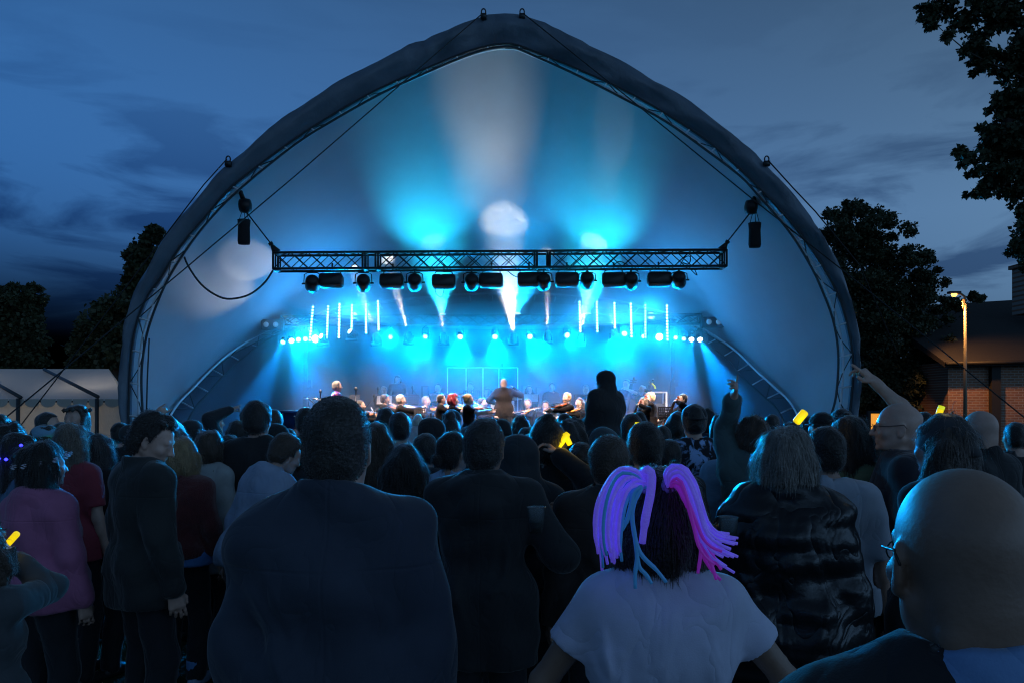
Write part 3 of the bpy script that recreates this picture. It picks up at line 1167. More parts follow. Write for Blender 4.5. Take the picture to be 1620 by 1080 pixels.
def tree(name, label, base, clumps, leaf, per, seed, limb=1.0, trunk_r=0.3):
    """clumps: (centre, radii) of leaf sprays; each spray is several smaller tufts with gaps between"""
    base = Vector(base)
    t = thing(name, label, 'tree', base, 'trees around the field')
    r = np.random.default_rng(seed)
    pts = []
    b = MB()
    top = max(c[0][2] for c in clumps)
    trunk_top = Vector((base.x, base.y, base.z)) + Vector((0, 0, 0))
    cen = Vector(np.mean([np.array(c[0]) for c in clumps], axis=0))
    mid = base.lerp(cen, 0.55 if limb >= 1 else 0.97); mid.x = base.x * 0.7 + cen.x * 0.3
    b.tube([Vector((0, 0, 0)), (mid - base) * 0.5 + Vector((0.08, 0, 0)), mid - base, cen - base], [trunk_r, trunk_r * 0.8, trunk_r * 0.6, trunk_r * 0.3], 9)
    b.build('trunk', BARK, t)
    for c, rad in clumps:
        c = np.array(c, float)
        rad = np.array(rad, float)
        path = resample([mid - base, (mid - base).lerp(Vector(c) - base, 0.35) + Vector(r.normal(0, 0.05, 3)) * rad[0] * 3 + Vector((0, 0, 0.2)), (mid - base).lerp(Vector(c) - base, 0.7) + Vector(r.normal(0, 0.12, 3)) * rad[0] * 2, Vector(c) - base], 9)
        lb = MB().tube([tuple(v) for v in path], [trunk_r * limb * (0.3 - 0.27 * (i / 8) ** 0.5) for i in range(9)], 5)
        lb.build('limb', BARK, t)
        for v in path[3:]:
            q = r.normal(0, 1, (per[1] * 2, 3))
            pts.append(v + np.array(base) + q * rad * np.array([0.22, 0.22, 0.2]))
        nt = max(4, int(per[0] * rad[0] * rad[2]))
        for k in range(nt):
            u = r.normal(0, 1, 3); u /= np.linalg.norm(u)
            tc = c + u * rad * r.uniform(0.25, 1.0) ** 0.6
            tr = np.mean(rad) * r.uniform(0.16, 0.34)
            m = per[1]
            q = r.normal(0, 1, (m, 3)); q /= np.linalg.norm(q, axis=1)[:, None]
            pts.append(tc + q * (r.uniform(0, 1, (m, 1)) ** 0.45) * tr * np.array([1.15, 1.15, 0.75]))
    pts = np.vstack(pts) - np.array(base)
    leaf_mesh('crown', pts, 1, leaf, LEAF, t, seed)
    return t


def C(px, py, d, rx, rz):
    p = P(px, py, d)
    return ((p.x, p.y, p.z), (rx / FPX * d, rx / FPX * d * 0.9, rz / FPX * d))


tree('oak_tree', 'dark broad tree at the far left above the marquee roof', (P(20, 0, 38).x, 38, 0),
     [C(18, 490, 38, 48, 50), C(-40, 470, 38, 50, 50), C(50, 520, 38, 34, 34), C(55, 560, 38, 30, 24), C(5, 555, 38, 50, 32), C(40, 468, 38, 22, 20), C(-60, 540, 38, 50, 40)], 0.22, (8, 190), 11, trunk_r=0.5)
tree('lime_tree', 'dark tree standing between the marquee and the canopy arch', (P(180, 0, 34).x, 34, 0),
     [C(190, 520, 34, 60, 50), C(140, 545, 34, 38, 36), C(125, 570, 34, 26, 22), C(185, 480, 34, 45, 30), C(225, 440, 34, 34, 30), C(222, 398, 34, 30, 30), C(240, 375, 34, 24, 18), C(212, 420, 34, 22, 22), C(245, 500, 34, 50, 60), C(215, 560, 34, 60, 30)], 0.22, (9, 190), 12, trunk_r=0.45)
tree('maple_tree', 'large round tree rising behind the canopy on the brick wall side', (P(1385, 0, 24).x, 24, 0),
     [C(1350, 370, 24, 52, 50), C(1395, 385, 24, 48, 45), C(1325, 420, 24, 45, 60), C(1420, 440, 24, 55, 45), C(1370, 480, 24, 60, 60), C(1460, 410, 24, 30, 26), C(1470, 450, 24, 28, 34), C(1440, 505, 24, 50, 36), C(1500, 475, 24, 30, 14), C(1540, 470, 24, 16, 8),
      C(1385, 560, 24, 50, 50), C(1430, 600, 24, 60, 50), C(1400, 650, 24, 60, 50), C(1480, 560, 24, 34, 40), C(1490, 640, 24, 40, 50), C(1350, 335, 24, 26, 22), C(1340, 620, 24, 40, 60), C(1508, 600, 23.5, 32, 36), C(1512, 655, 23.5, 28, 40), C(1500, 545, 23.5, 30, 26)], 0.1, (28, 190), 13, trunk_r=0.32)
tree('beech_tree', 'overhanging leafy branches of a near tree entering at the top right corner', (P(1760, 0, 9.6).x, 9.6, 0),
     [C(1490, 12, 9.6, 34, 18), C(1540, 20, 9.6, 40, 26), C(1600, 20, 9.6, 44, 40), C(1470, 30, 9.4, 16, 22), C(1555, 85, 9.6, 22, 34), C(1605, 90, 9.6, 30, 40), C(1590, 170, 9.6, 24, 34), C(1620, 160, 9.6, 28, 50),
      C(1570, 215, 9.6, 26, 22), C(1600, 230, 9.6, 40, 40), C(1535, 250, 9.6, 26, 22), C(1570, 275, 9.6, 36, 30), C(1545, 305, 9.6, 20, 14), C(1610, 290, 9.6, 30, 40), C(1625, 350, 9.6, 22, 30), C(1612, 385, 9.6, 22, 20), C(1625, 415, 9.5, 16, 10), C(1660, 200, 9.6, 60, 120), C(1660, 380, 9.6, 40, 80), C(1680, 40, 9.6, 60, 60)], 0.065, (300, 46), 14, trunk_r=0.3, limb=0.4)


# ------------------------------------------------------------------ brick building, lamp, doorway on the right
def build_building():
    d = 22.0
    x0, x1 = P(1500, 0, d).x, P(1760, 0, d).x
    ez = EYE + (640 - 572) / FPX * d
    rz = EYE + (640 - 488) / FPX * (d + 4)
    t = thing('brick_building', 'low brick building with a dark tiled roof lit orange by the lamp', 'building', ((x0 + x1) / 2, d + 3, 0))
    o = Vector(((x0 + x1) / 2, d + 3, 0))
    m = bpy.data.materials.new('brick_wall')
    m.use_nodes = True
    tt = m.node_tree
    b = tt.nodes['Principled BSDF']
    tc = nd(tt, 'ShaderNodeTexCoord')
    mp = nd(tt, 'ShaderNodeMapping')
    mp.inputs['Rotation'].default_value = (R(90), 0, 0)
    br = nd(tt, 'ShaderNodeTexBrick', i_Scale=1.0)
    br.inputs['Color1'].default_value = (0.30, 0.15, 0.09, 1)
    br.inputs['Color2'].default_value = (0.22, 0.11, 0.07, 1)
    br.inputs['Mortar'].default_value = (0.33, 0.30, 0.26, 1)
    br.inputs['Brick Width'].default_value = 0.225
    br.inputs['Row Height'].default_value = 0.075
    br.inputs['Mortar Size'].default_value = 0.009
    tt.links.new(tc.outputs['Object'], mp.inputs['Vector'])
    tt.links.new(mp.outputs['Vector'], br.inputs['Vector'])
    tt.links.new(br.outputs['Color'], b.inputs['Base Color'])
    bp = nd(tt, 'ShaderNodeBump', i_Strength=0.6, i_Distance=0.01)
    tt.links.new(br.outputs['Fac'], bp.inputs['Height'])
    bp.invert = True
    tt.links.new(bp.outputs['Normal'], b.inputs['Normal'])
    b.inputs['Roughness'].default_value = 0.9
    w = MB()
    w.box(Vector(((x0 + x1) / 2, d + 3, ez / 2)) - o, (x1 - x0, 6, ez))
    flat(w.build('wall', m, t))
    roof_m = mat('roof_tiles', (0.018, 0.017, 0.017), 0.8, bump=0.5, bscale=10)
    V = [Vector((x0 - 0.3, d - 0.35, ez - 0.02)), Vector((x1, d - 0.35, ez + 0.1)), Vector((x1, d + 4, rz + 0.3)), Vector((x0 - 0.3, d + 4, rz)),
         Vector((x0 - 0.3, d - 0.35, ez - 0.16)), Vector((x1, d - 0.35, ez - 0.04)), Vector((x1, d + 4, rz)), Vector((x0 - 0.3, d + 4, rz - 0.3))]
    obj('roof', [v - o for v in V], [(0, 1, 2, 3), (7, 6, 5, 4), (0, 4, 5, 1), (1, 5, 6, 2), (2, 6, 7, 3), (3, 7, 4, 0)], roof_m, t, False)
    g = MB().tube([V[0] - o + Vector((0, -0.06, -0.05)), V[1] - o + Vector((0, -0.06, -0.05))], 0.06, 6)
    g.build('gutter', mat('gutter_plastic', (0.01, 0.01, 0.01), 0.6), t)
    c = P(1640, 460, d + 2) - o
    g = MB().box(c, (1.1, 0.7, 1.5)).box(c + Vector((0, 0, 0.78)), (1.25, 0.85, 0.12))
    flat(g.build('chimney', m, t))
    xp = P(1571, 0, d).x - o.x
    g = MB().box((xp, -3.08, ez / 2), (0.26, 0.14, ez - 0.1))
    flat(g.build('buttress', roof_m, t))


build_building()


def build_street_lamp():
    d = 20.5
    p = P(1527, 0, d)
    t = thing('street_lamp', 'orange sodium street lamp glowing among the leaves in front of the brick building', 'street lamp', (p.x, d, 0))
    hz = EYE + (640 - 466) / FPX * d
    MB().tube([(0, 0, 0), (0, 0, hz - 0.25)], [0.055, 0.035], 8).build('pole', mat('lamp_pole', (0.16, 0.15, 0.10), 0.6), t)
    MB().tube([(0, 0, hz - 0.25), (-0.02, 0, hz - 0.05), (-0.12, 0, hz + 0.02), (-0.24, 0, hz + 0.02)], 0.03, 6).build('arm', mat('lamp_pole', (0, 0, 0)), t)
    MB().box((-0.3, 0, hz + 0.05), (0.3, 0.16, 0.06)).build('hood', BLACK, t, False)
    sod = mat('sodium_glass', (0.9, 0.6, 0.2), 0.3, emit=(1.0, 0.42, 0.06), estr=6.0)
    MB().lathe([(0.02, -0.06), (0.06, -0.045), (0.075, 0.0), (0.06, 0.02)], 10, Matrix.Translation((-0.3, 0, hz - 0.0))).build('bulb', sod, t)
    l = bpy.data.lights.new('lamp', 'SPOT')
    l.energy = 520
    l.spot_size = R(82)
    l.spot_blend = 0.5
    l.color = (1.0, 0.42, 0.12)
    l.shadow_soft_size = 0.1
    lo = link(bpy.data.objects.new('lamp', l), t)
    lo.location = (-0.3, -0.02, hz - 0.15)
    lo.rotation_mode = 'QUATERNION'
    lo.rotation_quaternion = (P(1592, 650, 22) - Vector((p.x - 0.3, d, hz - 0.15))).to_track_quat('-Z', 'Y')
    q = thing('yellow_sign_lamp', 'small orange lamp just below the street lamp head', 'lamp', P(1524, 481, d - 0.1))
    MB().lathe([(0.015, -0.14), (0.03, -0.1), (0.035, 0.08), (0.02, 0.12)], 8).build('bulb', mat('sodium_dim', (0.9, 0.6, 0.2), 0.4, emit=(1.0, 0.35, 0.03), estr=0.9), q)
    MB().tube([(0.02, 0.03, -0.2), (0.05, 0.08, 0.1)], 0.012, 5).build('bracket', BLACK, q)


build_street_lamp()


def build_doorway():
    d = 21.5
    t = thing('lit_doorway', 'bright orange lit doorway half covered by leaves beyond the bald man in glasses', 'doorway', P(1386, 680, d))
    w, h = 0.30, 1.15
    MB().box((0, 0.05, -0.1), (w, 0.03, h)).build('door_panel', mat('doorway_light', (0.9, 0.6, 0.2), 0.6, emit=(1.0, 0.36, 0.02), estr=0.85), t, False)
    b = MB()
    for s in (-1, 1):
        b.box((s * (w / 2 + 0.04), 0.04, -0.1), (0.08, 0.1, h))
    b.box((0, 0.04, h / 2 - 0.1 + 0.04), (w + 0.16, 0.1, 0.08))
    b.build('frame', mat('door_frame', (0.02, 0.02, 0.02), 0.8), t, False)


build_doorway()
# ------------------------------------------------------------------ people: smooth bodies from blended limbs
class Field:
    """a signed distance field made of rounded limbs and ellipsoids that flow into each other"""
    def __init__(s, k=0.03):
        s.p = []
        s.k = k

    def cap(s, a, b, ra, rb, k=None):
        s.p.append(('c', np.array(a, float), np.array(b, float), ra, rb, k or s.k, 1)); return s

    def ell(s, c, r, M=None, k=None, sign=1):
        s.p.append(('e', np.array(c, float), np.array(r, float), M, None, k or s.k, sign)); return s

    def xform(s, f):
        """move every limb with the point mapping f (and its rotation matrix)"""
        out = []
        for p in s.p:
            if p[0] == 'c':
                out.append(('c', f(p[1]), f(p[2]), *p[3:]))
            else:
                M = f.R if p[3] is None else f.R @ p[3]
                out.append(('e', f(p[1]), p[2], M, None, p[5], p[6]))
        s.p = out
        return s

    def bounds(s, pad=0.03):
        lo, hi = np.full(3, 9.0), np.full(3, -9.0)
        for p in s.p:
            if p[6] < 0:
                continue
            if p[0] == 'c':
                lo = np.minimum(lo, np.minimum(p[1] - p[3], p[2] - p[4])); hi = np.maximum(hi, np.maximum(p[1] + p[3], p[2] + p[4]))
            else:
                m = p[2] if p[3] is None else np.full(3, p[2].max())
                lo = np.minimum(lo, p[1] - m); hi = np.maximum(hi, p[1] + m)
        return lo - pad, hi + pad

    def eval(s, lo, n, h):
        F = np.full(n, 0.25, np.float32)
        ax = [(lo[i] + h * np.arange(n[i])).astype(np.float32) for i in range(3)]
        for p in s.p:
            k = p[5]
            m = k + 2.5 * h
            if p[0] == 'c':
                a, b = p[1], p[2]
                l = np.minimum(a - p[3], b - p[4]) - m
                u = np.maximum(a + p[3], b + p[4]) + m
            else:
                e = p[2] if p[3] is None else np.full(3, p[2].max())
                l, u = p[1] - e - m, p[1] + e + m
            i0 = np.maximum(np.floor((l - lo) / h).astype(int), 0)
            i1 = np.minimum(np.ceil((u - lo) / h).astype(int) + 1, n)
            if np.any(i1 <= i0):
                continue
            sl = tuple(slice(i0[i], i1[i]) for i in range(3))
            X = ax[0][sl[0]][:, None, None]; Y = ax[1][sl[1]][None, :, None]; Z = ax[2][sl[2]][None, None, :]
            if p[0] == 'c':
                d = b - a
                dd = float(d @ d) or 1e-9
                t = np.clip(((X - a[0]) * d[0] + (Y - a[1]) * d[1] + (Z - a[2]) * d[2]) / dd, 0, 1)
                D = np.sqrt((X - a[0] - t * d[0]) ** 2 + (Y - a[1] - t * d[1]) ** 2 + (Z - a[2] - t * d[2]) ** 2) - (p[3] + (p[4] - p[3]) * t)
            else:
                x, y, z = X - p[1][0], Y - p[1][1], Z - p[1][2]
                if p[3] is not None:
                    M = p[3]
                    x, y, z = (M[0, 0] * x + M[1, 0] * y + M[2, 0] * z, M[0, 1] * x + M[1, 1] * y + M[2, 1] * z, M[0, 2] * x + M[1, 2] * y + M[2, 2] * z)
                r = p[2]
                k0 = np.sqrt((x / r[0]) ** 2 + (y / r[1]) ** 2 + (z / r[2]) ** 2)
                k1 = np.sqrt((x / r[0] ** 2) ** 2 + (y / r[1] ** 2) ** 2 + (z / r[2] ** 2) ** 2) + 1e-6
                D = k0 * (k0 - 1) / k1
            G_ = F[sl]
            if p[6] > 0:
                hh = np.maximum(k - np.abs(G_ - D), 0) / k
                F[sl] = np.minimum(G_, D) - hh * hh * k * 0.25
            else:
                D = -D
                hh = np.maximum(k - np.abs(G_ - D), 0) / k
                F[sl] = np.maximum(G_, D) + hh * hh * k * 0.25
        return F, ax


_COR = np.array([(i, j, k) for i in (0, 1) for j in (0, 1) for k in (0, 1)])
_EDG = [(a, b) for a in range(8) for b in range(a + 1, 8) if abs(_COR[a] - _COR[b]).sum() == 1]


def nets(F, lo, h):
    """surface nets: the zero surface of F as quads"""
    s = F < 0
    c = np.zeros(tuple(np.array(F.shape) - 1), np.int8)
    sh = [tuple(slice(o, F.shape[i] - 1 + o) for i, o in enumerate(o3)) for o3 in _COR]
    for q in sh:
        c += s[q]
    act = (c > 0) & (c < 8)
    ii = np.argwhere(act)
    if not len(ii):
        return np.zeros((0, 3), np.float32), np.zeros((0, 4), np.int32)
    idx = np.full(act.shape, -1, np.int32)
    idx[act] = np.arange(len(ii))
    acc = np.zeros((len(ii), 3)); cnt = np.zeros(len(ii))
    val = [F[tuple((ii + o).T)] for o in _COR]
    for a, b in _EDG:
        va, vb = val[a], val[b]
        m = (va < 0) != (vb < 0)
        t = va[m] / (va[m] - vb[m])
        acc[m] += _COR[a] + t[:, None] * (_COR[b] - _COR[a])
        cnt[m] += 1
    V = lo + (ii + acc / cnt[:, None]) * h
    Q = []
    n = F.shape
    for ax in range(3):
        o1, o2 = [x for x in range(3) if x != ax]
        if ax == 1:
            o1, o2 = o2, o1
        A = [slice(0, n[i]) for i in range(3)]; B = list(A)
        A[ax] = slice(0, n[ax] - 1); B[ax] = slice(1, n[ax])
        for o in (o1, o2):
            A[o] = slice(1, n[o] - 1); B[o] = slice(1, n[o] - 1)
        sa, sb = s[tuple(A)], s[tuple(B)]
        e = np.argwhere(sa != sb)
        if not len(e):
            continue
        inside = sa[tuple(e.T)]
        g = e.copy()
        g[:, o1] += 1; g[:, o2] += 1

        def cell(d1, d2):
            q = g.copy()
            q[:, o1] -= d1; q[:, o2] -= d2
            return idx[tuple(q.T)]
        q = np.stack([cell(1, 1), cell(0, 1), cell(0, 0), cell(1, 0)], 1)
        q[~inside] = q[~inside][:, ::-1]
        Q.append(q)
    Q = np.vstack(Q) if Q else np.zeros((0, 4), np.int32)
    return V.astype(np.float32), Q[(Q >= 0).all(1)]


def surface(f, h, lo=None, hi=None, post=None):
    l, u = f.bounds()
    if lo is not None: l = np.maximum(l, lo)
    if hi is not None: u = np.minimum(u, hi)
    if np.any(u - l < 2 * h):
        return np.zeros((0, 3), np.float32), np.zeros((0, 4), np.int32)
    n = np.ceil((u - l) / h).astype(int) + 2
    F, ax = f.eval(l, n, h)
    if post is not None:
        F = post(F, ax[0][:, None, None], ax[1][None, :, None], ax[2][None, None, :])
    return nets(F, l, h)


def rot(axis, a):
    return np.array(Matrix.Rotation(a, 3, axis))


class Turn:
    """rotation about a pivot"""
    def __init__(s, pivot, M):
        s.p, s.R = np.array(pivot, float), M

    def __call__(s, v):
        return s.p + s.R @ (np.asarray(v, float) - s.p)


def elbow(S, T, l1, l2, pole):
    S, T = np.array(S, float), np.array(T, float)
    d = T - S
    L = np.linalg.norm(d)
    if L > (l1 + l2) * 0.995:
        T = S + d / L * (l1 + l2) * 0.995
        d = T - S; L = np.linalg.norm(d)
    u = d / L
    a = (l1 * l1 - l2 * l2 + L * L) / (2 * L)
    hgt = math.sqrt(max(l1 * l1 - a * a, 0))
    p = np.array(pole, float)
    p -= u * (p @ u)
    p /= np.linalg.norm(p) + 1e-9
    return S + u * a + p * hgt, T


def basis(d, up):
    d = d / (np.linalg.norm(d) + 1e-9)
    u = np.array(up, float); u = u - d * (u @ d); u /= np.linalg.norm(u) + 1e-9
    return d, u, np.cross(d, u)


# hand poses: curl of each finger (index .. little) and of the thumb
HANDS = {'relax': ((0.5, 0.6, 0.7, 0.8), 0.4), 'fist': ((1.7, 1.7, 1.7, 1.7), 1.1), 'grip': ((1.2, 1.2, 1.25, 1.3), 0.9),
         'point': ((0.05, 1.7, 1.7, 1.7), 1.1), 'horns': ((0.1, 1.6, 1.6, 0.1), 1.0), 'open': ((0.1, 0.1, 0.15, 0.25), 0.1), 'hook': ((0.1, 1.2, 1.4, 1.5), 0.6)}


def add_hand(f, wrist, d, palm, side, pose):
    """d: forearm direction, palm: the way the palm faces, side: +1 right hand"""
    curls, tc = HANDS[pose]
    d, n, w = basis(d, palm)          # w runs across the palm
    w = w * side                      # towards the little finger is -w
    W = np.array(wrist)
    f.cap(W - d * 0.02, W + d * 0.02, 0.026, 0.026, 0.015)
    for q in (-1, -0.33, 0.33, 1):
        f.cap(W + d * 0.012 + w * q * 0.014, W + d * 0.085 + w * q * 0.029, 0.016, 0.0125, 0.014)
    for k, q in enumerate((1, 0.33, -0.33, -1)):
        L = (0.070, 0.078, 0.073, 0.056)[k]
        b = W + d * (0.088 - 0.004 * abs(k - 1)) + w * q * 0.030
        c = curls[k]
        spread = w * q * 0.10
        r = 0.0092 if k < 3 else 0.008
        p = b
        for j, (fr, add) in enumerate(((0.45, 0.5), (0.32, 1.1), (0.23, 1.5))):
            a = c * add
            e = p + (d * math.cos(a) + n * math.sin(a) + spread * math.cos(a)) * L * fr
            f.cap(p, e, r * (1 - 0.08 * j), r * (1 - 0.08 * (j + 1)), 0.004)
            p = e
    b = W + d * 0.028 + w * 0.026
    a = tc
    e = b + (w * (0.8 - 0.6 * a) + d * 0.62 + n * (0.2 + 0.5 * a)) * 0.042
    f.cap(b, e, 0.015, 0.0115, 0.010)
    e2 = e + (d * 0.9 - w * (0.55 * a - 0.2) + n * 0.35 * a) * 0.034
    f.cap(e, e2, 0.0112, 0.009, 0.005)


def head_field(f, c, male=True, k=0.022):
    c = np.array(c)
    A = lambda *v: c + np.array(v)
    f.ell(A(0, -0.014, 0.026), (0.077, 0.098, 0.092), k=k)
    f.ell(A(0, 0.020, -0.030), (0.066, 0.076, 0.076), k=k)
    f.ell(A(0, 0.040, -0.082), (0.043 if male else 0.037, 0.042, 0.031), k=k)
    for s in (-1, 1):
        f.cap(A(s * 0.056, -0.012, -0.055), A(s * 0.03, 0.05, -0.088), 0.018, 0.016, k)      # jaw line
        f.ell(A(s * 0.043, 0.062, -0.026), (0.024, 0.022, 0.020), k=0.02)                      # cheek
    f.cap(A(-0.042, 0.072, 0.022), A(0.042, 0.072, 0.022), 0.014, 0.014, 0.014)               # brow
    f.cap(A(0, 0.090, 0.008), A(0, 0.112, -0.030), 0.0085, 0.0125, 0.010)                     # nose
    for s in (-1, 1):
        f.ell(A(s * 0.010, 0.098, -0.034), (0.009, 0.011, 0.008), k=0.006)
        f.ell(A(s * 0.031, 0.104, -0.001), (0.017, 0.020, 0.011), k=0.012, sign=-1)           # eye socket
        f.ell(A(s * 0.031, 0.078, -0.001), (0.0135, 0.0135, 0.0125), k=0.004)                 # eyeball
        E = rot('Z', s * 0.35)
        f.ell(A(s * 0.080, -0.010, -0.010), (0.009, 0.020, 0.033), E, 0.008)                  # ear
        f.ell(A(s * 0.079, -0.004, -0.036), (0.008, 0.012, 0.012), E, 0.006)
        f.ell(A(s * 0.091, -0.006, -0.006), (0.008, 0.010, 0.018), E, 0.006, -1)
    f.cap(A(-0.021, 0.088, -0.060), A(0.021, 0.088, -0.060), 0.0065, 0.0065, 0.006)           # lips
    f.cap(A(-0.016, 0.088, -0.071), A(0.016, 0.088, -0.071), 0.0068, 0.0068, 0.006)
    f.ell(A(0, 0.080, -0.098), (0.018, 0.016, 0.014), k=0.014)                                # chin


def hair_field(style, c, male, vol=0.0):
    f = Field(0.03)
    c = np.array(c)
    A = lambda *v: c + np.array(v)
    t = 0.010 + vol
    f.ell(A(0, -0.020, 0.032), (0.077 + t, 0.098 + t, 0.092 + t))
    if style in ('short', 'fuzz'):
        f.ell(A(0, -0.050, -0.035), (0.064 + t, 0.060 + t, 0.060))
    elif style == 'quiff':
        f.ell(A(0, -0.050, -0.035), (0.066 + t, 0.062 + t, 0.062))
        for q in np.linspace(-1, 1, 5):
            f.ell(A(q * 0.05, 0.035 - 0.02 * abs(q), 0.115 - 0.012 * q * q), (0.034, 0.04, 0.026), k=0.012)
        f.ell(A(0, -0.06, 0.10), (0.06, 0.05, 0.035))
    elif style in ('bob', 'curly'):
        f.ell(A(0, -0.035, -0.03), (0.094 + t, 0.090 + t, 0.105))
        for s in (-1, 1):
            f.cap(A(s * 0.078, 0.0, 0.0), A(s * 0.080, -0.01, -0.095), 0.03 + vol, 0.032 + vol)
    elif style == 'long':
        for s in (-1, 1):
            f.cap(A(s * 0.076, 0.005, 0.0), A(s * 0.088, -0.005, -0.19), 0.028 + vol, 0.034 + vol)
        for q in np.linspace(-1, 1, 5):
            f.cap(A(q * 0.066, -0.065 + 0.02 * q * q, 0.0), A(q * 0.085, -0.100 + 0.03 * q * q, -0.27 + 0.03 * abs(q)), 0.048 + vol, 0.028)
    elif style in ('bun', 'topbun', 'lowbun'):
        f.ell(A(0, -0.050, -0.035), (0.066 + t, 0.062 + t, 0.060))
        b = {'bun': (0, -0.115, 0.06), 'topbun': (0, -0.04, 0.145), 'lowbun': (-0.02, -0.125, -0.04)}[style]
        f.ell(A(*b), (0.042, 0.040, 0.036), k=0.012)
    elif style == 'pony':
        f.ell(A(0, -0.050, -0.035), (0.066 + t, 0.062 + t, 0.060))
        f.cap(A(0, -0.105, 0.04), A(0, -0.145, 0.035), 0.026, 0.024)
        f.cap(A(0, -0.145, 0.035), A(-0.02, -0.165, -0.16), 0.034, 0.014)
    elif style == 'bald':
        pass
    return f


def cut(F, D, k=0.012):
    """keep F where D < 0"""
    hh = np.maximum(k - np.abs(F - D), 0) / k
    return np.maximum(F, D) + hh * hh * k * 0.25


SKIN = {}


def skin(tone):
    c = {'fair': (0.52, 0.33, 0.26), 'mid': (0.42, 0.25, 0.18), 'tan': (0.26, 0.16, 0.115)}[tone]
    m = mat('skin_' + tone, c, 0.48, bump=0.07, bscale=130, var=0.26, vscale=9)
    return m


def cloth(color, kind='cotton'):
    if kind == 'plain':
        return mat('plain_%d_%d_%d' % tuple(int(x * 500) for x in color), color, 0.9, bump=0.15, bscale=120, fold=0.25, spec=0.08)
    key = 'cloth_%s_%d_%d_%d' % (kind, *[int(x * 500) for x in color])
    if kind == 'puffer':
        return mat(key, color, 0.3, bump=0.1, bscale=60, var=0.12, fold=0.35)
    if kind == 'leather':
        return mat(key, color, 0.35, bump=0.3, bscale=50, var=0.15, fold=0.5)
    if kind == 'knit':
        return mat(key, color, 0.95, bump=0.7, bscale=160, var=0.2, vscale=30, sheen=0.4, fold=0.25)
    return mat(key, color, 0.85, bump=0.1, bscale=260, var=0.14, vscale=5, sheen=0.25, fold=0.26, seam=0.22 if kind == 'jacket' else 0.0)


def hairmat(color):
    return mat('hair_%d_%d_%d' % tuple(int(x * 500) for x in color), color, 0.38, var=0.35, vscale=26, bump=0.5, bscale=90, sheen=0.5)


PEOPLE = []


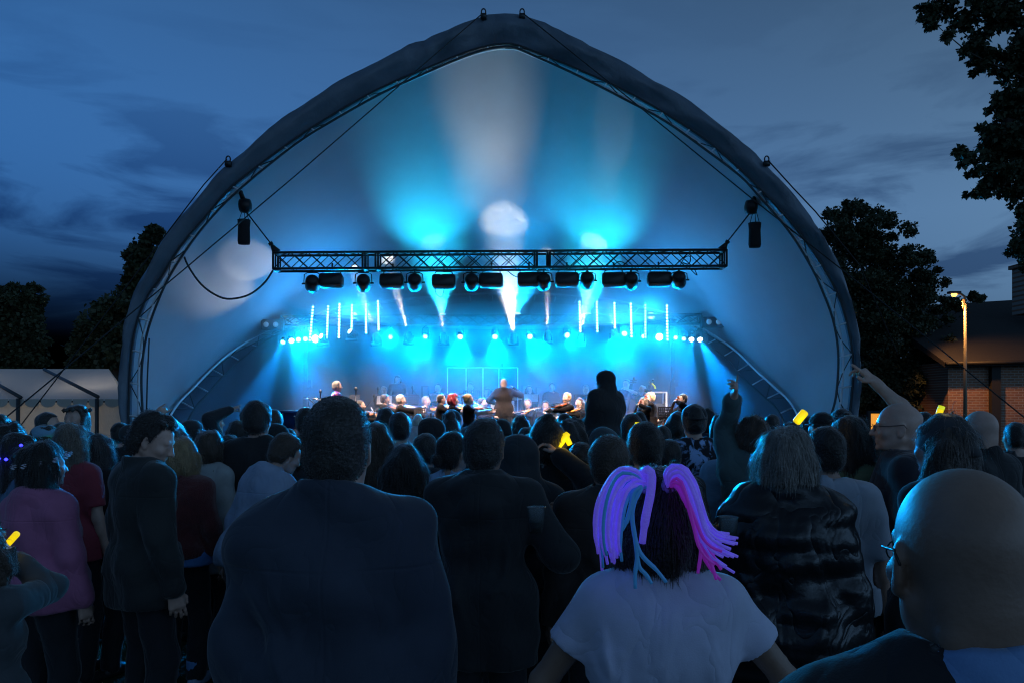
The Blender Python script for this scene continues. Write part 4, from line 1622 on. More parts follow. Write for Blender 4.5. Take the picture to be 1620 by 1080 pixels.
def person(label, px=None, top=None, d=None, *, loc=None, height=None, yaw=0.0, hair='short', haircol=(0.02, 0.014, 0.01), vol=0.0, tone='fair',
           male=True, girth=1.0, head_yaw=0.0, pitch=0.0, roll=0.0, lean=0.0, arms=(None, None), hands=('relax', 'relax'), palms=(None, None), poles=(None, None),
           top_col=(0.02, 0.02, 0.025), top_kind='cotton', thick=0.018, sleeve=1.0, hem=0.86, collar=0.0, hood=None, legs_col=(0.015, 0.016, 0.02), shoe_col=(0.03, 0.03, 0.03),
           shorts=False, seated=False, res=0.022, hres=0.010, strands=0, hat=None, hatcol=(0.02, 0.02, 0.02), glasses=False, group='people in the audience', base_z=0.0,
           hips=None, extra_top=None, top_mat=None, beard=None, feet=None, shade_pitch=None, skip_legs=False, neck=1.0, folds=0):
    """a standing, sitting or carried figure. Facing +Y before it is turned by yaw; right hand on +X. Arms: the wrist's place for (left, right) on a 1.75 m body."""
    S0 = 1.75
    add = {'bald': 0.0, 'fuzz': 0.004, 'short': 0.008}.get(hair, 0.012) + vol
    if loc is None:
        ztop = EYE + (640 - top) / FPX * d
        x = (px - 810) / FPX * d
        if height is None:
            height = ztop - base_z
        loc = (x, d, base_z)
    hgt = height
    sc = hgt / (S0 + add)
    if seated:
        sc = (height or 1.72) / S0
    t = thing('person', label, 'person', loc, group, yaw)
    t.scale = (sc, sc, sc)
    g = girth

    body = Field(0.035)
    torso = Field(0.05)
    hz = 0.92 if not seated else (hips or 0.50)
    dz = hz - 0.92
    ln = Turn((0, 0, hz), rot('X', -lean))
    hip_shift = np.array((0, 0, dz))
    U = lambda *v: ln(np.array(v) + hip_shift)
    sw = 0.168 if male else 0.148
    R_l = ln.R
    # trunk
    tor = [('e', (0, -0.005, 1.29), (0.158 * g, 0.112 * g, 0.185)), ('e', (0, 0.0, 1.10), (0.132 * g, 0.102 * g, 0.17)), ('e', (0, -0.008, 0.96), (0.160 * g, 0.122 * g, 0.13))]
    if not male:
        tor[1] = ('e', (0, 0.0, 1.10), (0.118 * g, 0.094 * g, 0.17))
        tor[2] = ('e', (0, -0.012, 0.95), (0.168 * g, 0.126 * g, 0.13))
        tor.append(('e', (0, 0.075, 1.27), (0.115 * g, 0.06 * g, 0.065)))
    if g > 1.12:
        tor.append(('e', (0, 0.05, 1.05), (0.14 * g, 0.10 * g, 0.14)))

    def trunk(f, inf=0.0, k=0.05):
        for _, c, r in tor:
            f.ell(U(*c), np.array(r) + inf, R_l, k)
        for s in (-1, 1):
            f.cap(U(0, -0.012, 1.475), U(s * sw * 0.92, -0.006, 1.425), 0.050 + inf, 0.052 + inf, k)
            f.ell(U(s * 0.085 * g, -0.045, 1.37), (0.07 * g + inf, 0.055 + inf, 0.10 + inf), R_l, k)       # shoulder blades
    trunk(body)
    neckb, neckt = U(0, -0.012, 1.45), U(0, 0.002, 1.545)
    body.cap(neckb, neckt, (0.062 if male else 0.052) * neck, (0.055 if male else 0.046) * neck, 0.02)
    hc0 = U(0, 0.012, 1.632)
    # head, turned on the neck
    hf = Field(0.022)
    head_field(hf, (0, 0, 0), male)
    if hair == 'bald':
        # rolls of skin at the nape and a slightly flattened back of the skull
        for zz, yy in ((-0.092, -0.083), (-0.118, -0.078)):
            hf.cap((-0.04, yy + 0.012, zz), (0.04, yy + 0.012, zz - 0.004), 0.016, 0.016, 0.012)
            hf.cap((-0.035, yy - 0.012, zz + 0.016), (0.035, yy - 0.012, zz + 0.014), 0.004, 0.004, 0.012) if False else None
        hf.ell((0, -0.062, -0.05), (0.058, 0.045, 0.06), k=0.03)
    HM = rot('Z', head_yaw) @ rot('X', pitch) @ rot('Y', roll)
    if lean:
        HM = rot('X', -lean * 0.5) @ HM
    piv = np.array((0, -0.02, -0.09))

    class ToHead:
        R = HM

        def __call__(s, v):
            return hc0 + piv + HM @ (np.asarray(v, float) - piv)
    TH = ToHead()
    hf.xform(TH)
    body.p += hf.p
    hc = TH((0, 0, 0))
    # arms
    arm = {}
    for i, s in ((0, -1), (1, 1)):
        sh = U(s * (sw + 0.012) * (0.9 + 0.1 * g), -0.008, 1.415)
        T = arms[i]
        if T is None:
            T = U(s * (0.235 * (0.75 + 0.25 * g) + 0.02), 0.03, 0.86) if not seated else np.array((s * 0.12, 0.30, hz + 0.16))
        T = np.array(T, float)
        pole = poles[i] if poles[i] is not None else ((s * 0.5, -1.0, -0.35) if arms[i] is not None else (s * 0.12, -1.0, 0.0))
        el, wr = elbow(sh, T, 0.285, 0.255, pole)
        arm[i] = (sh, el, wr)
        body.cap(sh, el, 0.053 * (0.7 + 0.3 * g) * (1 if male else 0.88), 0.041 * (1 if male else 0.88), 0.04)
        body.cap(el, el + (wr - el) * 0.35, 0.041 * (1 if male else 0.9), 0.040 * (1 if male else 0.88), 0.02)
        body.cap(el + (wr - el) * 0.35, wr, 0.040 * (1 if male else 0.88), 0.026, 0.02)
        dr = wr - el
        pal = palms[i] if palms[i] is not None else (-s * 1.0, 0.25, 0.1)
        add_hand(body, wr, dr, pal, s, hands[i])
    # legs
    leg = {}
    for i, s in ((0, -1), (1, 1)):
        hp = np.array((s * 0.088, -0.005, hz))
        if feet is not None:
            ak = np.array(feet[i], float)
        elif seated:
            ak = np.array((s * 0.13, 0.42, 0.08))
        else:
            ak = np.array((s * 0.105, -0.02, 0.08))
        kn, ak = elbow(hp, ak, 0.43, 0.42, (s * 0.1, 1.0, 0.1))
        leg[i] = (hp, kn, ak)
        if not skip_legs:
            body.cap(hp, kn, 0.080 * (0.6 + 0.4 * g), 0.052, 0.04)
            body.cap(kn, kn + (ak - kn) * 0.4 + np.array((0, -0.012, 0)), 0.052, 0.052, 0.03)
            body.cap(kn + (ak - kn) * 0.4 + np.array((0, -0.012, 0)), ak, 0.052, 0.035, 0.03)
            body.cap(ak + np.array((0, -0.03, -0.035)), ak + np.array((s * 0.02, 0.15, -0.05)), 0.036, 0.026, 0.03)
    # body mesh: one field, sampled finely where the skin shows
    parts = []
    zl = hc[2] - 0.165
    hb_ = hres * (1.45 if d is not None and d > 3.3 and abs(yaw) < 0.65 and abs(head_yaw) < 0.5 and hair != 'bald' else 1.15 if d is None else 1.0)
    parts.append(surface(body, hb_, lo=(hc[0] - 0.16, hc[1] - 0.17, zl), hi=(hc[0] + 0.16, hc[1] + 0.17, hc[2] + 0.2)))
    lo, hi = body.bounds()
    far = d is None or d > 5
    bres = max(res, (0.036 if far else 0.026) if sleeve > 0.5 else (0.024 if far else 0.019))          # mostly hidden under the clothes
    parts.append(surface(body, bres, hi=(9, 9, zl + bres * 1.2)))
    if any(arm[i][2][2] > zl - 0.2 for i in (0, 1)):                     # raised arms rise past the neck line
        for i in (0, 1):
            sh, el, wr = arm[i]
            if wr[2] > zl - 0.2 or el[2] > zl - 0.1:
                af = Field(0.03)
                af.cap(sh, el, 0.053, 0.040).cap(el, el + (wr - el) * 0.35, 0.041, 0.040).cap(el + (wr - el) * 0.35, wr, 0.040, 0.026)
                parts.append(surface(af, min(res, 0.018)))
    for i in (0, 1):
        sh, el, wr = arm[i]
        fine = min(hres * 0.75, 0.0075) if (hands[i] != 'relax' and group != 'players of the orchestra') or hres < 0.0085 else (0.0135 if d is None or d > 4.5 else 0.0115)
        ff = Field(0.02)
        pal = palms[i] if palms[i] is not None else ((-1 if i else 1) * 1.0, 0.25, 0.1)
        ff.cap(wr - (wr - el) * 0.3, wr, 0.030, 0.026, 0.02)
        add_hand(ff, wr, wr - el, pal, 1 if i else -1, hands[i])
        parts.append(surface(ff, fine))
    V = np.vstack([p[0] for p in parts])
    off = np.cumsum([0] + [len(p[0]) for p in parts])
    Q = np.vstack([p[1] + o for p, o in zip(parts, off)])
    obj('body', V, Q, skin(tone), t)

    sd = random.random() * 20

    def wrinkle(F, X, Y, Z, a=0.006):
        n = np.sin(26 * Z + 9 * X + 5 * Y + sd + 1.8 * np.sin(7 * X - 5 * Z + sd)) * np.sin(13 * X - 9 * Z + 7 * Y + 1.7 * sd) + 0.6 * np.sin(17 * X + 12 * Z + 21 * Y + sd * 2.3 + 1.5 * np.sin(6 * Z + sd))
        return F + a * n

    # upper garment
    c = Field(0.05)
    trunk(c, thick)
    if hem < 0.93 and not seated:
        w = (0.168 if male else 0.175) * g + thick
        c.cap(U(-w * 0.38, -0.005, 0.99), U(-w * 0.42, -0.005, hem - 0.1), 0.115 * g + thick, 0.112 * g + thick, 0.06)
        c.cap(U(w * 0.38, -0.005, 0.99), U(w * 0.42, -0.005, hem - 0.1), 0.115 * g + thick, 0.112 * g + thick, 0.06)
    elif seated:
        c.ell(U(0, -0.008, 0.95), (0.17 * g + thick, 0.128 * g + thick, 0.14), R_l)
    sl = Field(0.03)
    for i in (0, 1):
        sh, el, wr = arm[i]
        t2 = thick * 0.75
        am = 1 if male else 0.9
        if sleeve <= 0.5:
            e = sh + (el - sh) * (sleeve * 2 + 0.12)
            c.cap(sh, e, 0.060 * am + t2, 0.060 * am + t2, 0.04)
        else:
            c.cap(sh, el, 0.060 * am + t2, 0.053 * am + t2, 0.045)
            c.cap(el, el + (wr - el) * min(1, (sleeve - 0.5) * 2) * 0.97, 0.053 * am + t2, 0.037 + t2, 0.04)
    if hood == 'down':
        c.ell(U(0, -0.105, 1.47), (0.125, 0.055, 0.062), R_l, 0.03)
        c.ell(U(0, -0.14, 1.40), (0.09, 0.04, 0.08), R_l, 0.03)
        for s in (-1, 1):
            c.cap(U(s * 0.10, -0.07, 1.49), U(s * 0.07, 0.06, 1.46), 0.032, 0.022, 0.025)
    if hood == 'up':
        hb = Field(0.03)
        hb.ell((0, -0.028, 0.02), (0.108, 0.128, 0.122)).ell((0, -0.05, -0.08), (0.105, 0.105, 0.10))
        hb.xform(TH)
        c.p += hb.p
        c.cap(neckb, TH((0, -0.04, -0.08)), 0.115, 0.105, 0.05)
    if collar:
        cw = Field(0.012)
        for k in range(14):
            a0, a1 = 2 * PI * k / 14, 2 * PI * (k + 1) / 14
            for zz in (1.475, 1.475 + collar):
                c.cap(U(0.078 * math.sin(a0), -0.012 + 0.074 * math.cos(a0), zz - 0.02 * math.cos(a0)), U(0.078 * math.sin(a1), -0.012 + 0.074 * math.cos(a1), zz - 0.02 * math.cos(a1)), 0.014 + thick * 0.3, 0.013 + thick * 0.3, 0.02)
    fr = np.random.default_rng(int(sd * 1000))
    ridge = []
    for q in range(folds):
        s = 1 if q % 2 else -1
        kind_ = q % 3
        if kind_ == 0:      # from the armpit down and across the back
            a = (s * 0.17 * g, fr.uniform(1.22, 1.34)); b = (s * fr.uniform(-0.02, 0.10), fr.uniform(0.86, 1.08))
        elif kind_ == 1:    # hanging from the shoulder blade
            a = (s * fr.uniform(0.05, 0.15) * g, fr.uniform(1.28, 1.40)); b = (s * fr.uniform(0.02, 0.16), fr.uniform(0.9, 1.15))
        else:               # gathered over the waist
            a = (s * 0.17 * g, fr.uniform(0.92, 1.08)); b = (s * fr.uniform(0.0, 0.08), a[1] + fr.uniform(-0.08, 0.05))
        ridge.append((np.array(a), np.array(b), fr.uniform(0.006, 0.014) if fr.random() < 0.7 else -fr.uniform(0.1, 0.25) * thick, fr.uniform(0.012, 0.024), fr.uniform(-0.03, 0.03)))

    def drawn(F, X, Y, Z):
        for a, b, amp, w, bend in ridge:
            dxz = b - a
            L2 = dxz @ dxz
            t_ = ((X - a[0]) * dxz[0] + (Z - a[1]) * dxz[1]) / L2
            tc_ = np.clip(t_, 0, 1)
            n_ = np.array((-dxz[1], dxz[0])) / math.sqrt(L2)
            off = (X - a[0]) * n_[0] + (Z - a[1]) * n_[1] - bend * np.sin(PI * tc_)
            fade = np.maximum(np.sin(PI * tc_), 0) ** 0.6 * ((t_ > 0) & (t_ < 1))
            F = F - amp * np.exp(-(off / w) ** 2) * fade
        return F

    up = R_l @ np.array((0, 0, 1.0))
    hp_ = U(0, 0, hem)

    def post_top(F, X, Y, Z):
        F = wrinkle(F, X, Y, Z, min(0.0095 if d is not None and d < 6 else 0.0075, thick * 0.36) if top_kind != 'knit' else 0.005)
        if folds:
            F = drawn(F, X, Y, Z)
        if top_kind == 'puffer':
            F = F - 0.012 * np.abs(np.sin((Z - 0.1) * 34)) ** 0.5
        if not seated:
            F = cut(F, -((X - hp_[0]) * up[0] + (Y - hp_[1]) * up[1] + (Z - hp_[2]) * up[2]) + 0.006 * np.sin(13 * X + sd), 0.01)
        if hood != 'up':
            dx, dy = X - neckb[0], Y - neckb[1] - 0.006
            rr = np.sqrt(dx * dx + dy * dy)
            cone = 0.066 * (0.4 + 0.6 * neck) - rr
            F = np.maximum(F, np.minimum(cone, Z - (neckb[2] + 0.012)))
        else:
            q = TH((0, 0.135, -0.03))
            F = np.maximum(F, 0.082 - np.sqrt((X - q[0]) ** 2 + (Y - q[1]) ** 2 + ((Z - q[2]) * 0.75) ** 2))
        if sleeve <= 0.5:
            # sleeves end in a straight hem
            for i in (0, 1):
                sh, el, wr = arm[i]
                u_ = (el - sh) / np.linalg.norm(el - sh)
                e_ = sh + (el - sh) * (sleeve * 2 + 0.14)
                pr = (X - e_[0]) * u_[0] + (Y - e_[1]) * u_[1] + (Z - e_[2]) * u_[2]
                near = ((X - e_[0]) ** 2 + (Y - e_[1]) ** 2 + (Z - e_[2]) ** 2 < 0.13 ** 2) & (np.abs(X) > 0.17 * g)
                F = np.where(near, np.maximum(F, pr), F)
        if extra_top is not None:
            F = extra_top(F, X, Y, Z)
        return F
    cres = res if thick > 0.015 else res * 0.9
    V, Q = surface(c, cres, post=post_top)
    nm = {'puffer': 'jacket', 'leather': 'jacket', 'knit': 'jumper'}.get(top_kind, 'hoodie' if hood else ('jacket' if thick > 0.022 else 'shirt'))
    o_top = obj(nm, V, Q, top_mat or cloth(top_col, 'jacket' if top_kind == 'cotton' and thick > 0.022 else top_kind), t)

    # trousers and shoes
    if not skip_legs:
        c = Field(0.04)
        c.ell(np.array((0, -0.012, hz + 0.03)), (0.165 * g + 0.008, 0.125 * g + 0.008, 0.12))
        for i in (0, 1):
            hp, kn, ak = leg[i]
            c.cap(hp, kn, 0.098 * (0.6 + 0.4 * g), 0.080, 0.04)
            c.cap(kn, ak + (kn - ak) * (0.75 if shorts else 0.02), 0.080, 0.070, 0.03)
        V, Q = surface(c, max(res, 0.038 if d is None or d > 5.6 else 0.028), post=lambda F, X, Y, Z: wrinkle(F, X, Y, Z, 0.005))
        obj('trousers', V, Q, cloth(legs_col), t)
        for i, s in ((0, -1), (1, 1)):
            ak = leg[i][2]
            c = Field(0.02)
            c.cap(ak + np.array((0, -0.035, -0.035)), ak + np.array((s * 0.012, 0.08, -0.042)), 0.046, 0.044)
            c.cap(ak + np.array((s * 0.012, 0.08, -0.042)), ak + np.array((s * 0.022, 0.165, -0.05)), 0.044, 0.034)
            zf = ak[2] - 0.08
            V, Q = surface(c, 0.024, post=lambda F, X, Y, Z: np.maximum(F, zf - Z))
            obj('shoe', V, Q, mat('shoe_%d' % int(shoe_col[0] * 300), shoe_col, 0.5), t)

    # hair
    if hair != 'bald' and hood != 'up' and hat not in ('beanie',):
        f = hair_field(hair, (0, 0, 0), male, vol)
        f.xform(TH)
        Rt = HM.T

        def post_hair(F, X, Y, Z):
            x, y, z = X - hc0[0] - piv[0], Y - hc0[1] - piv[1], Z - hc0[2] - piv[2]
            lx = HM[0, 0] * x + HM[1, 0] * y + HM[2, 0] * z + piv[0]
            ly = HM[0, 1] * x + HM[1, 1] * y + HM[2, 1] * z + piv[1]
            lz = HM[0, 2] * x + HM[1, 2] * y + HM[2, 2] * z + piv[2]
            face = np.maximum(ly * -1 + 0.012 + 0.5 * np.maximum(lz - 0.03, 0), lz - 0.082)      # in front of the ears and below the hairline
            F = np.maximum(F, -np.maximum(face, np.abs(lx) - 0.10))
            if hair in ('short', 'quiff', 'fuzz', 'bun', 'topbun', 'lowbun', 'pony'):
                F = np.maximum(F, np.where(ly > -0.03, 0.0 - lz - 0.012, -1))                    # cleared round the ears
                if hair in ('short', 'fuzz', 'quiff'):
                    F = np.maximum(F, -0.085 - lz)                                               # nape line
            n = np.sin(70 * lx + 20 * lz + sd) * np.sin(55 * ly + 25 * lz) + np.sin(38 * lx + 31 * ly + sd)
            a = {'curly': 0.010, 'quiff': 0.006, 'bob': 0.006, 'long': 0.006, 'fuzz': 0.002}.get(hair, 0.003)
            return F + a * n
        V, Q = surface(f, hres * (1.0 if hair in ('short', 'fuzz') else 1.2), post=post_hair)
        if len(V):
            ho = obj('hair', V, Q, hairmat(haircol), t)
            if strands:
                add_strands(ho, V, Q, hair, haircol, strands, hc, HM, t)
    if hat:
        hm = cloth(hatcol, 'cotton')
        f = Field(0.02)
        if hat == 'beanie':
            f.ell((0, -0.018, 0.034), (0.092, 0.113, 0.104)).ell((0, -0.02, 0.0), (0.092, 0.112, 0.05))
            zc = -0.01
        elif hat == 'cap':
            f.ell((0, -0.018, 0.040), (0.090, 0.112, 0.092))
            zc = 0.03
        elif hat == 'backcap':
            f.ell((0, -0.018, 0.040), (0.090, 0.112, 0.092))
            zc = 0.03
        elif hat == 'bandana':
            f.ell((0, -0.018, 0.032), (0.092, 0.112, 0.100)).ell((0.02, -0.12, -0.02), (0.03, 0.025, 0.03))
            zc = -0.035
        f.xform(TH)

        def post_hat(F, X, Y, Z):
            x, y, z = X - hc0[0] - piv[0], Y - hc0[1] - piv[1], Z - hc0[2] - piv[2]
            ly = HM[0, 1] * x + HM[1, 1] * y + HM[2, 1] * z + piv[1]
            lz = HM[0, 2] * x + HM[1, 2] * y + HM[2, 2] * z + piv[2]
            F = F + 0.002 * np.sin(80 * z + 30 * x + sd)
            return np.maximum(F, zc - lz + 0.25 * np.maximum(ly, 0) * (1 if hat == 'bandana' else 0.3))
        V, Q = surface(f, hres, post=post_hat)
        ho = obj({'beanie': 'beanie', 'bandana': 'headscarf'}.get(hat, 'cap'), V, Q, hm, t)
        if hat in ('cap', 'backcap'):
            s = 1 if hat == 'cap' else -1
            VV = []
            for u in np.linspace(-1, 1, 9):
                for w in (0, 1):
                    y = (0.085 * math.sqrt(max(0, 1 - (u * 0.9) ** 2)) + w * 0.075 * math.sqrt(max(0, 1 - u * u * 0.8))) * s - 0.01
                    VV += [TH((u * 0.078, y, 0.036 - 0.012 * w)), TH((u * 0.078, y, 0.032 - 0.012 * w))]
            FF = []
            for i in range(8):
                a = i * 4
                FF += [(a, a + 2, a + 6, a + 4), (a + 1, a + 5, a + 7, a + 3), (a + 2, a + 3, a + 7, a + 6)]
            obj('brim', VV, FF, hm, ho)
    if glasses:
        b = MB()
        for s in (-1, 1):
            b.tube([Vector(TH((s * 0.032 + 0.022 * math.cos(a), 0.106 - 0.008 * abs(math.cos(a)), -0.002 + 0.016 * math.sin(a)))) for a in np.linspace(0, 2 * PI, 17)], 0.0012, 5)
            b.tube([Vector(TH(v)) for v in ((s * 0.054, 0.098, 0.004), (s * 0.066, 0.080, 0.006), (s * 0.079, 0.02, 0.010), (s * 0.088, -0.018, 0.014), (s * 0.086, -0.032, -0.004))], 0.0018, 5)
        b.tube([Vector(TH((-0.008, 0.112, 0.004))), Vector(TH((0.008, 0.112, 0.004)))], 0.0025, 5)
        b.build('glasses', mat('glasses_frame', (0.02, 0.02, 0.02), 0.3), t)
    if beard:
        f = Field(0.02)
        f.ell((0, 0.055, -0.085), (0.05, 0.042, 0.04)).ell((-0.05, 0.015, -0.06), (0.018, 0.03, 0.03)).ell((0.05, 0.015, -0.06), (0.018, 0.03, 0.03))
        f.xform(TH)
        V, Q = surface(f, hres)
        obj('beard', V, Q, hairmat(beard), t)
    info = dict(t=t, arm=arm, TH=TH, U=U, hc=hc, sc=sc, top=o_top, HM=HM, hz=hz)
    PEOPLE.append(info)
    return info


def add_strands(ho, V, Q, style, color, n, hc, HM, parent):
    """thin tapering hairs that lift from the surface and break its outline"""
    r = np.random.default_rng(int(abs(hc[0] * 991) + n) % 100000)
    tri = V[Q]
    nrm = np.cross(tri[:, 2] - tri[:, 0], tri[:, 3] - tri[:, 1])
    ar = np.linalg.norm(nrm, axis=1)
    nrm /= ar[:, None] + 1e-9
    i = r.choice(len(Q), n, p=ar / ar.sum())
    w = r.dirichlet((1, 1, 1, 1), n)
    p = (tri[i] * w[:, :, None]).sum(1)
    m = nrm[i]
    L = {'short': 0.014, 'fuzz': 0.0045, 'quiff': 0.016, 'curly': 0.03, 'bob': 0.05, 'long': 0.08}.get(style, 0.03)
    L = L * r.uniform(0.5, 1.3, n)[:, None]
    if style in ('bob', 'long', 'curly', 'pony', 'bun', 'lowbun', 'topbun'):
        dn = np.array((0, 0, -1.0)) if style != 'bun' else np.array((0, -0.5, -0.5))
        d = dn - m * (m @ dn)[:, None] * 0.9 + m * 0.08 + r.normal(0, 0.13 if style != 'curly' else 0.5, (n, 3))
    else:
        dn = HM @ np.array((0, -0.3, -1.0))
        d = m * 0.45 + dn * 0.75 + r.normal(0, 0.25, (n, 3))
    d /= np.linalg.norm(d, axis=1)[:, None]
    s = np.cross(d, m) + 1e-6
    s /= np.linalg.norm(s, axis=1)[:, None]
    wd = 0.0011 if style in ('short', 'fuzz') else 0.0016
    mid = p + d * L * 0.5 + m * 0.003
    end = p + d * L + (np.array((0, 0, -0.25)) * L if style in ('bob', 'long', 'curly') else 0)
    p0 = p - m * 0.002
    VV = np.stack([p0 - s * wd, p0 + s * wd, mid + s * wd * 0.8, mid - s * wd * 0.8, end], 1).reshape(-1, 3)
    b = 5 * np.arange(n)
    F4 = np.stack([b, b + 1, b + 2, b + 3], 1)
    F3 = np.stack([b + 3, b + 2, b + 4, b + 4], 1)
    me = bpy.data.meshes.new('strands')
    VV = VV.astype(np.float32)
    me.from_pydata(VV.tolist(), [], F4.tolist() + F3[:, :3].tolist())
    me.polygons.foreach_set('use_smooth', [True] * len(me.polygons))
    me.materials.append(hairmat(color))
    o = bpy.data.objects.new('hair_strands', me)
    o['kind'] = 'stuff'
    link(o, ho)
# ------------------------------------------------------------------ the audience
BLK, CHAR, NVY = (0.012, 0.012, 0.014), (0.028, 0.028, 0.032), (0.016, 0.022, 0.04)
DKB, BLONDE, BROWN, GREYH = (0.012, 0.008, 0.006), (0.36, 0.25, 0.13), (0.05, 0.03, 0.018), (0.25, 0.24, 0.23)


def lp(px, top, d, yaw, q, base_z=0.0, height=None, add=0.008):
    """the place q = (px, py, depth) in the body space of the figure standing at (px, top, d)"""
    ztop = EYE + (640 - top) / FPX * d
    hgt = height or ztop - base_z
    sc = hgt / (1.75 + add)
    w = np.array(P(*q)) - np.array(((px - 810) / FPX * d, d, base_z))
    return rot('Z', -yaw) @ w / sc


def world_at(info, v):
    t = info['t']
    return Vector(t.location) + Matrix.Rotation(t.rotation_euler.z, 3, 'Z') @ (Vector(v) * info['sc'])


def A(label, px, top, d, **k):
    k.setdefault('folds', 8 if d < 6 else 0)
    if d < 6 and 'res' not in k:
        k['res'] = 0.018
    if d > 6:
        k.setdefault('res', 0.03); k.setdefault('hres', 0.0135)
    k.setdefault('yaw', random.uniform(-0.15, 0.15) - (px - 800) / 3200)
    return person(label, px, top, d, **k)


# nearest figures -------------------------------------------------
big = A('broad man with short cropped hair and navy jacket, largest back left of the centre', 533, 634, 2.1, yaw=0.03, hair='fuzz', haircol=(0.035, 0.03, 0.026), vol=0.001, girth=1.31, top_col=(0.036, 0.045, 0.068),
        thick=0.030, collar=0.035, res=0.011, hres=0.007, strands=9000, legs_col=NVY, head_yaw=0.05, neck=1.25, folds=14)
man2 = A('man in a long black hooded jacket holding a drink at his right side', 766, 665, 3.4, yaw=-0.08, hair='fuzz', haircol=(0.02, 0.016, 0.014), vol=0.004, girth=1.12, top_col=(0.02, 0.02, 0.022), thick=0.032, hood='down', hem=0.70,
         arms=((0.20, 0.30, 1.30), (0.27, 0.17, 1.16)), hands=('grip', 'grip'), palms=((1, 0, 0.2), (-0.2, 1, 0.4)), res=0.013, hres=0.008, strands=5000, head_yaw=-0.12, folds=12, top_kind='cotton', sleeve=0.93)
girl = A('woman in a pale T-shirt with two bunches of glowing purple hair braids', 1045, 738, 1.95, yaw=-0.04, male=False, hair='bob', haircol=(0.022, 0.012, 0.009), vol=0.012, girth=1.22, top_col=(0.58, 0.60, 0.76), thick=0.012, sleeve=0.20, tone='tan', folds=24,
         hem=0.80, arms=((-0.20, 0.10, 0.97), (0.23, 0.08, 0.98)), poles=((-1, -0.25, 0.1), (1, -0.25, 0.15)), res=0.0095, hres=0.007, strands=9000, pitch=-0.05)
bald = A('nearest bald man, pale blue shirt collar over a black jacket, by the right edge', 1528, 740, 0.97, yaw=0.0, hair='bald', girth=1.25, head_yaw=-0.10, neck=1.15, pitch=-0.06, top_col=BLK, thick=0.028, res=0.014, hres=0.0055, glasses=True, tone='tan', hem=0.72)

# collar of the bald man's shirt
_V, _F = [], []
_na = 40
for k in range(_na + 1):
    a0 = R(28 + (360 - 56) * k / _na)          # open at the throat
    for rr, zz in ((0.074, 1.495), (0.0745, 1.522), (0.079, 1.531), (0.088, 1.520), (0.098, 1.492), (0.100, 1.484), (0.096, 1.484), (0.085, 1.512)):
        sag = 0.012 * (1 - math.cos(a0)) * 0.0 - 0.034 * math.cos(a0)
        _V.append(bald['U'](rr * math.sin(a0), -0.012 + rr * 0.98 * math.cos(a0), zz - 0.012 + sag + 0.002 * math.sin(7 * a0)))
_F = grid_faces(_na + 1, 8)
_o = obj('shirt_collar', _V, _F, cloth((0.16, 0.30, 0.55)), bald['t'])

# braids of light: bundles of soft tubes tied high on both sides of the head
BRM = mat('braid_violet', (0.42, 0.30, 0.85), 0.3, bump=0.25, bscale=150, var=0.3, vscale=30, emit=(0.13, 0.08, 0.80), estr=0.30)
BRB = mat('braid_blue', (0.12, 0.40, 0.70), 0.35, emit=(0.02, 0.16, 0.45), estr=0.14)
BRP = mat('braid_magenta', (0.55, 0.08, 0.6), 0.35, emit=(0.26, 0.02, 0.40), estr=0.24)


def braid(path, r, m, dd=None):
    n = len(path)
    d = dd or [1.93] * n
    W = [np.array(P(x, y, q)) for (x, y), q in zip(path, d)]
    pts = resample(W, 22)
    inv = girl['t'].location
    yaw = girl['t'].rotation_euler.z
    M = Matrix.Rotation(-yaw, 3, 'Z')
    L = [M @ ((Vector(p) - inv)) / girl['sc'] for p in pts]
    rs = [r * (0.75 if i == 0 else 1.0 if i < 18 else 0.8) / girl['sc'] for i in range(len(L))]
    MB().tube(L, rs, 8).build('braid', m, girl['t'])


rb = random.Random(5)
LB = [[(1023, 766), (1012, 746), (990, 741), (967, 756), (952, 796), (948, 845), (950, 892)],
      [(1023, 766), (1005, 744), (978, 743), (958, 768), (946, 815), (945, 860), (951, 884)],
      [(1022, 768), (1003, 752), (981, 752), (965, 782), (957, 830), (957, 868), (960, 890)],
      [(1023, 768), (1008, 757), (988, 760), (973, 790), (966, 835), (966, 872), (964, 895)],
      [(1023, 770), (1006, 764), (991, 772), (979, 800), (974, 842), (973, 870), (975, 884)],
      [(1024, 770), (1010, 768), (997, 780), (987, 806), (981, 840), (979, 862), (980, 882)],
      [(1020, 764), (998, 743), (972, 750), (954, 783), (949, 825), (951, 862), (956, 889)],
      [(1024, 768), (1013, 760), (999, 766), (986, 788), (978, 822), (975, 850), (977, 872)]]
def spread(paths, i, n):
    """braid i of n: a path between two neighbours of the fan with its own sway"""
    u = i / (n - 1) * (len(paths) - 1.001)
    a, b = paths[int(u)], paths[int(u) + 1]
    w = u - int(u)
    s, e = rb.uniform(-8, 8), rb.uniform(-22, 12)
    return [(p[0] * (1 - w) + q[0] * w + s * (k / 6) ** 1.3, p[1] * (1 - w) + q[1] * w + (e * (k / 6) ** 2 if k > 3 else rb.uniform(-2, 2))) for k, (p, q) in enumerate(zip(a, b))]


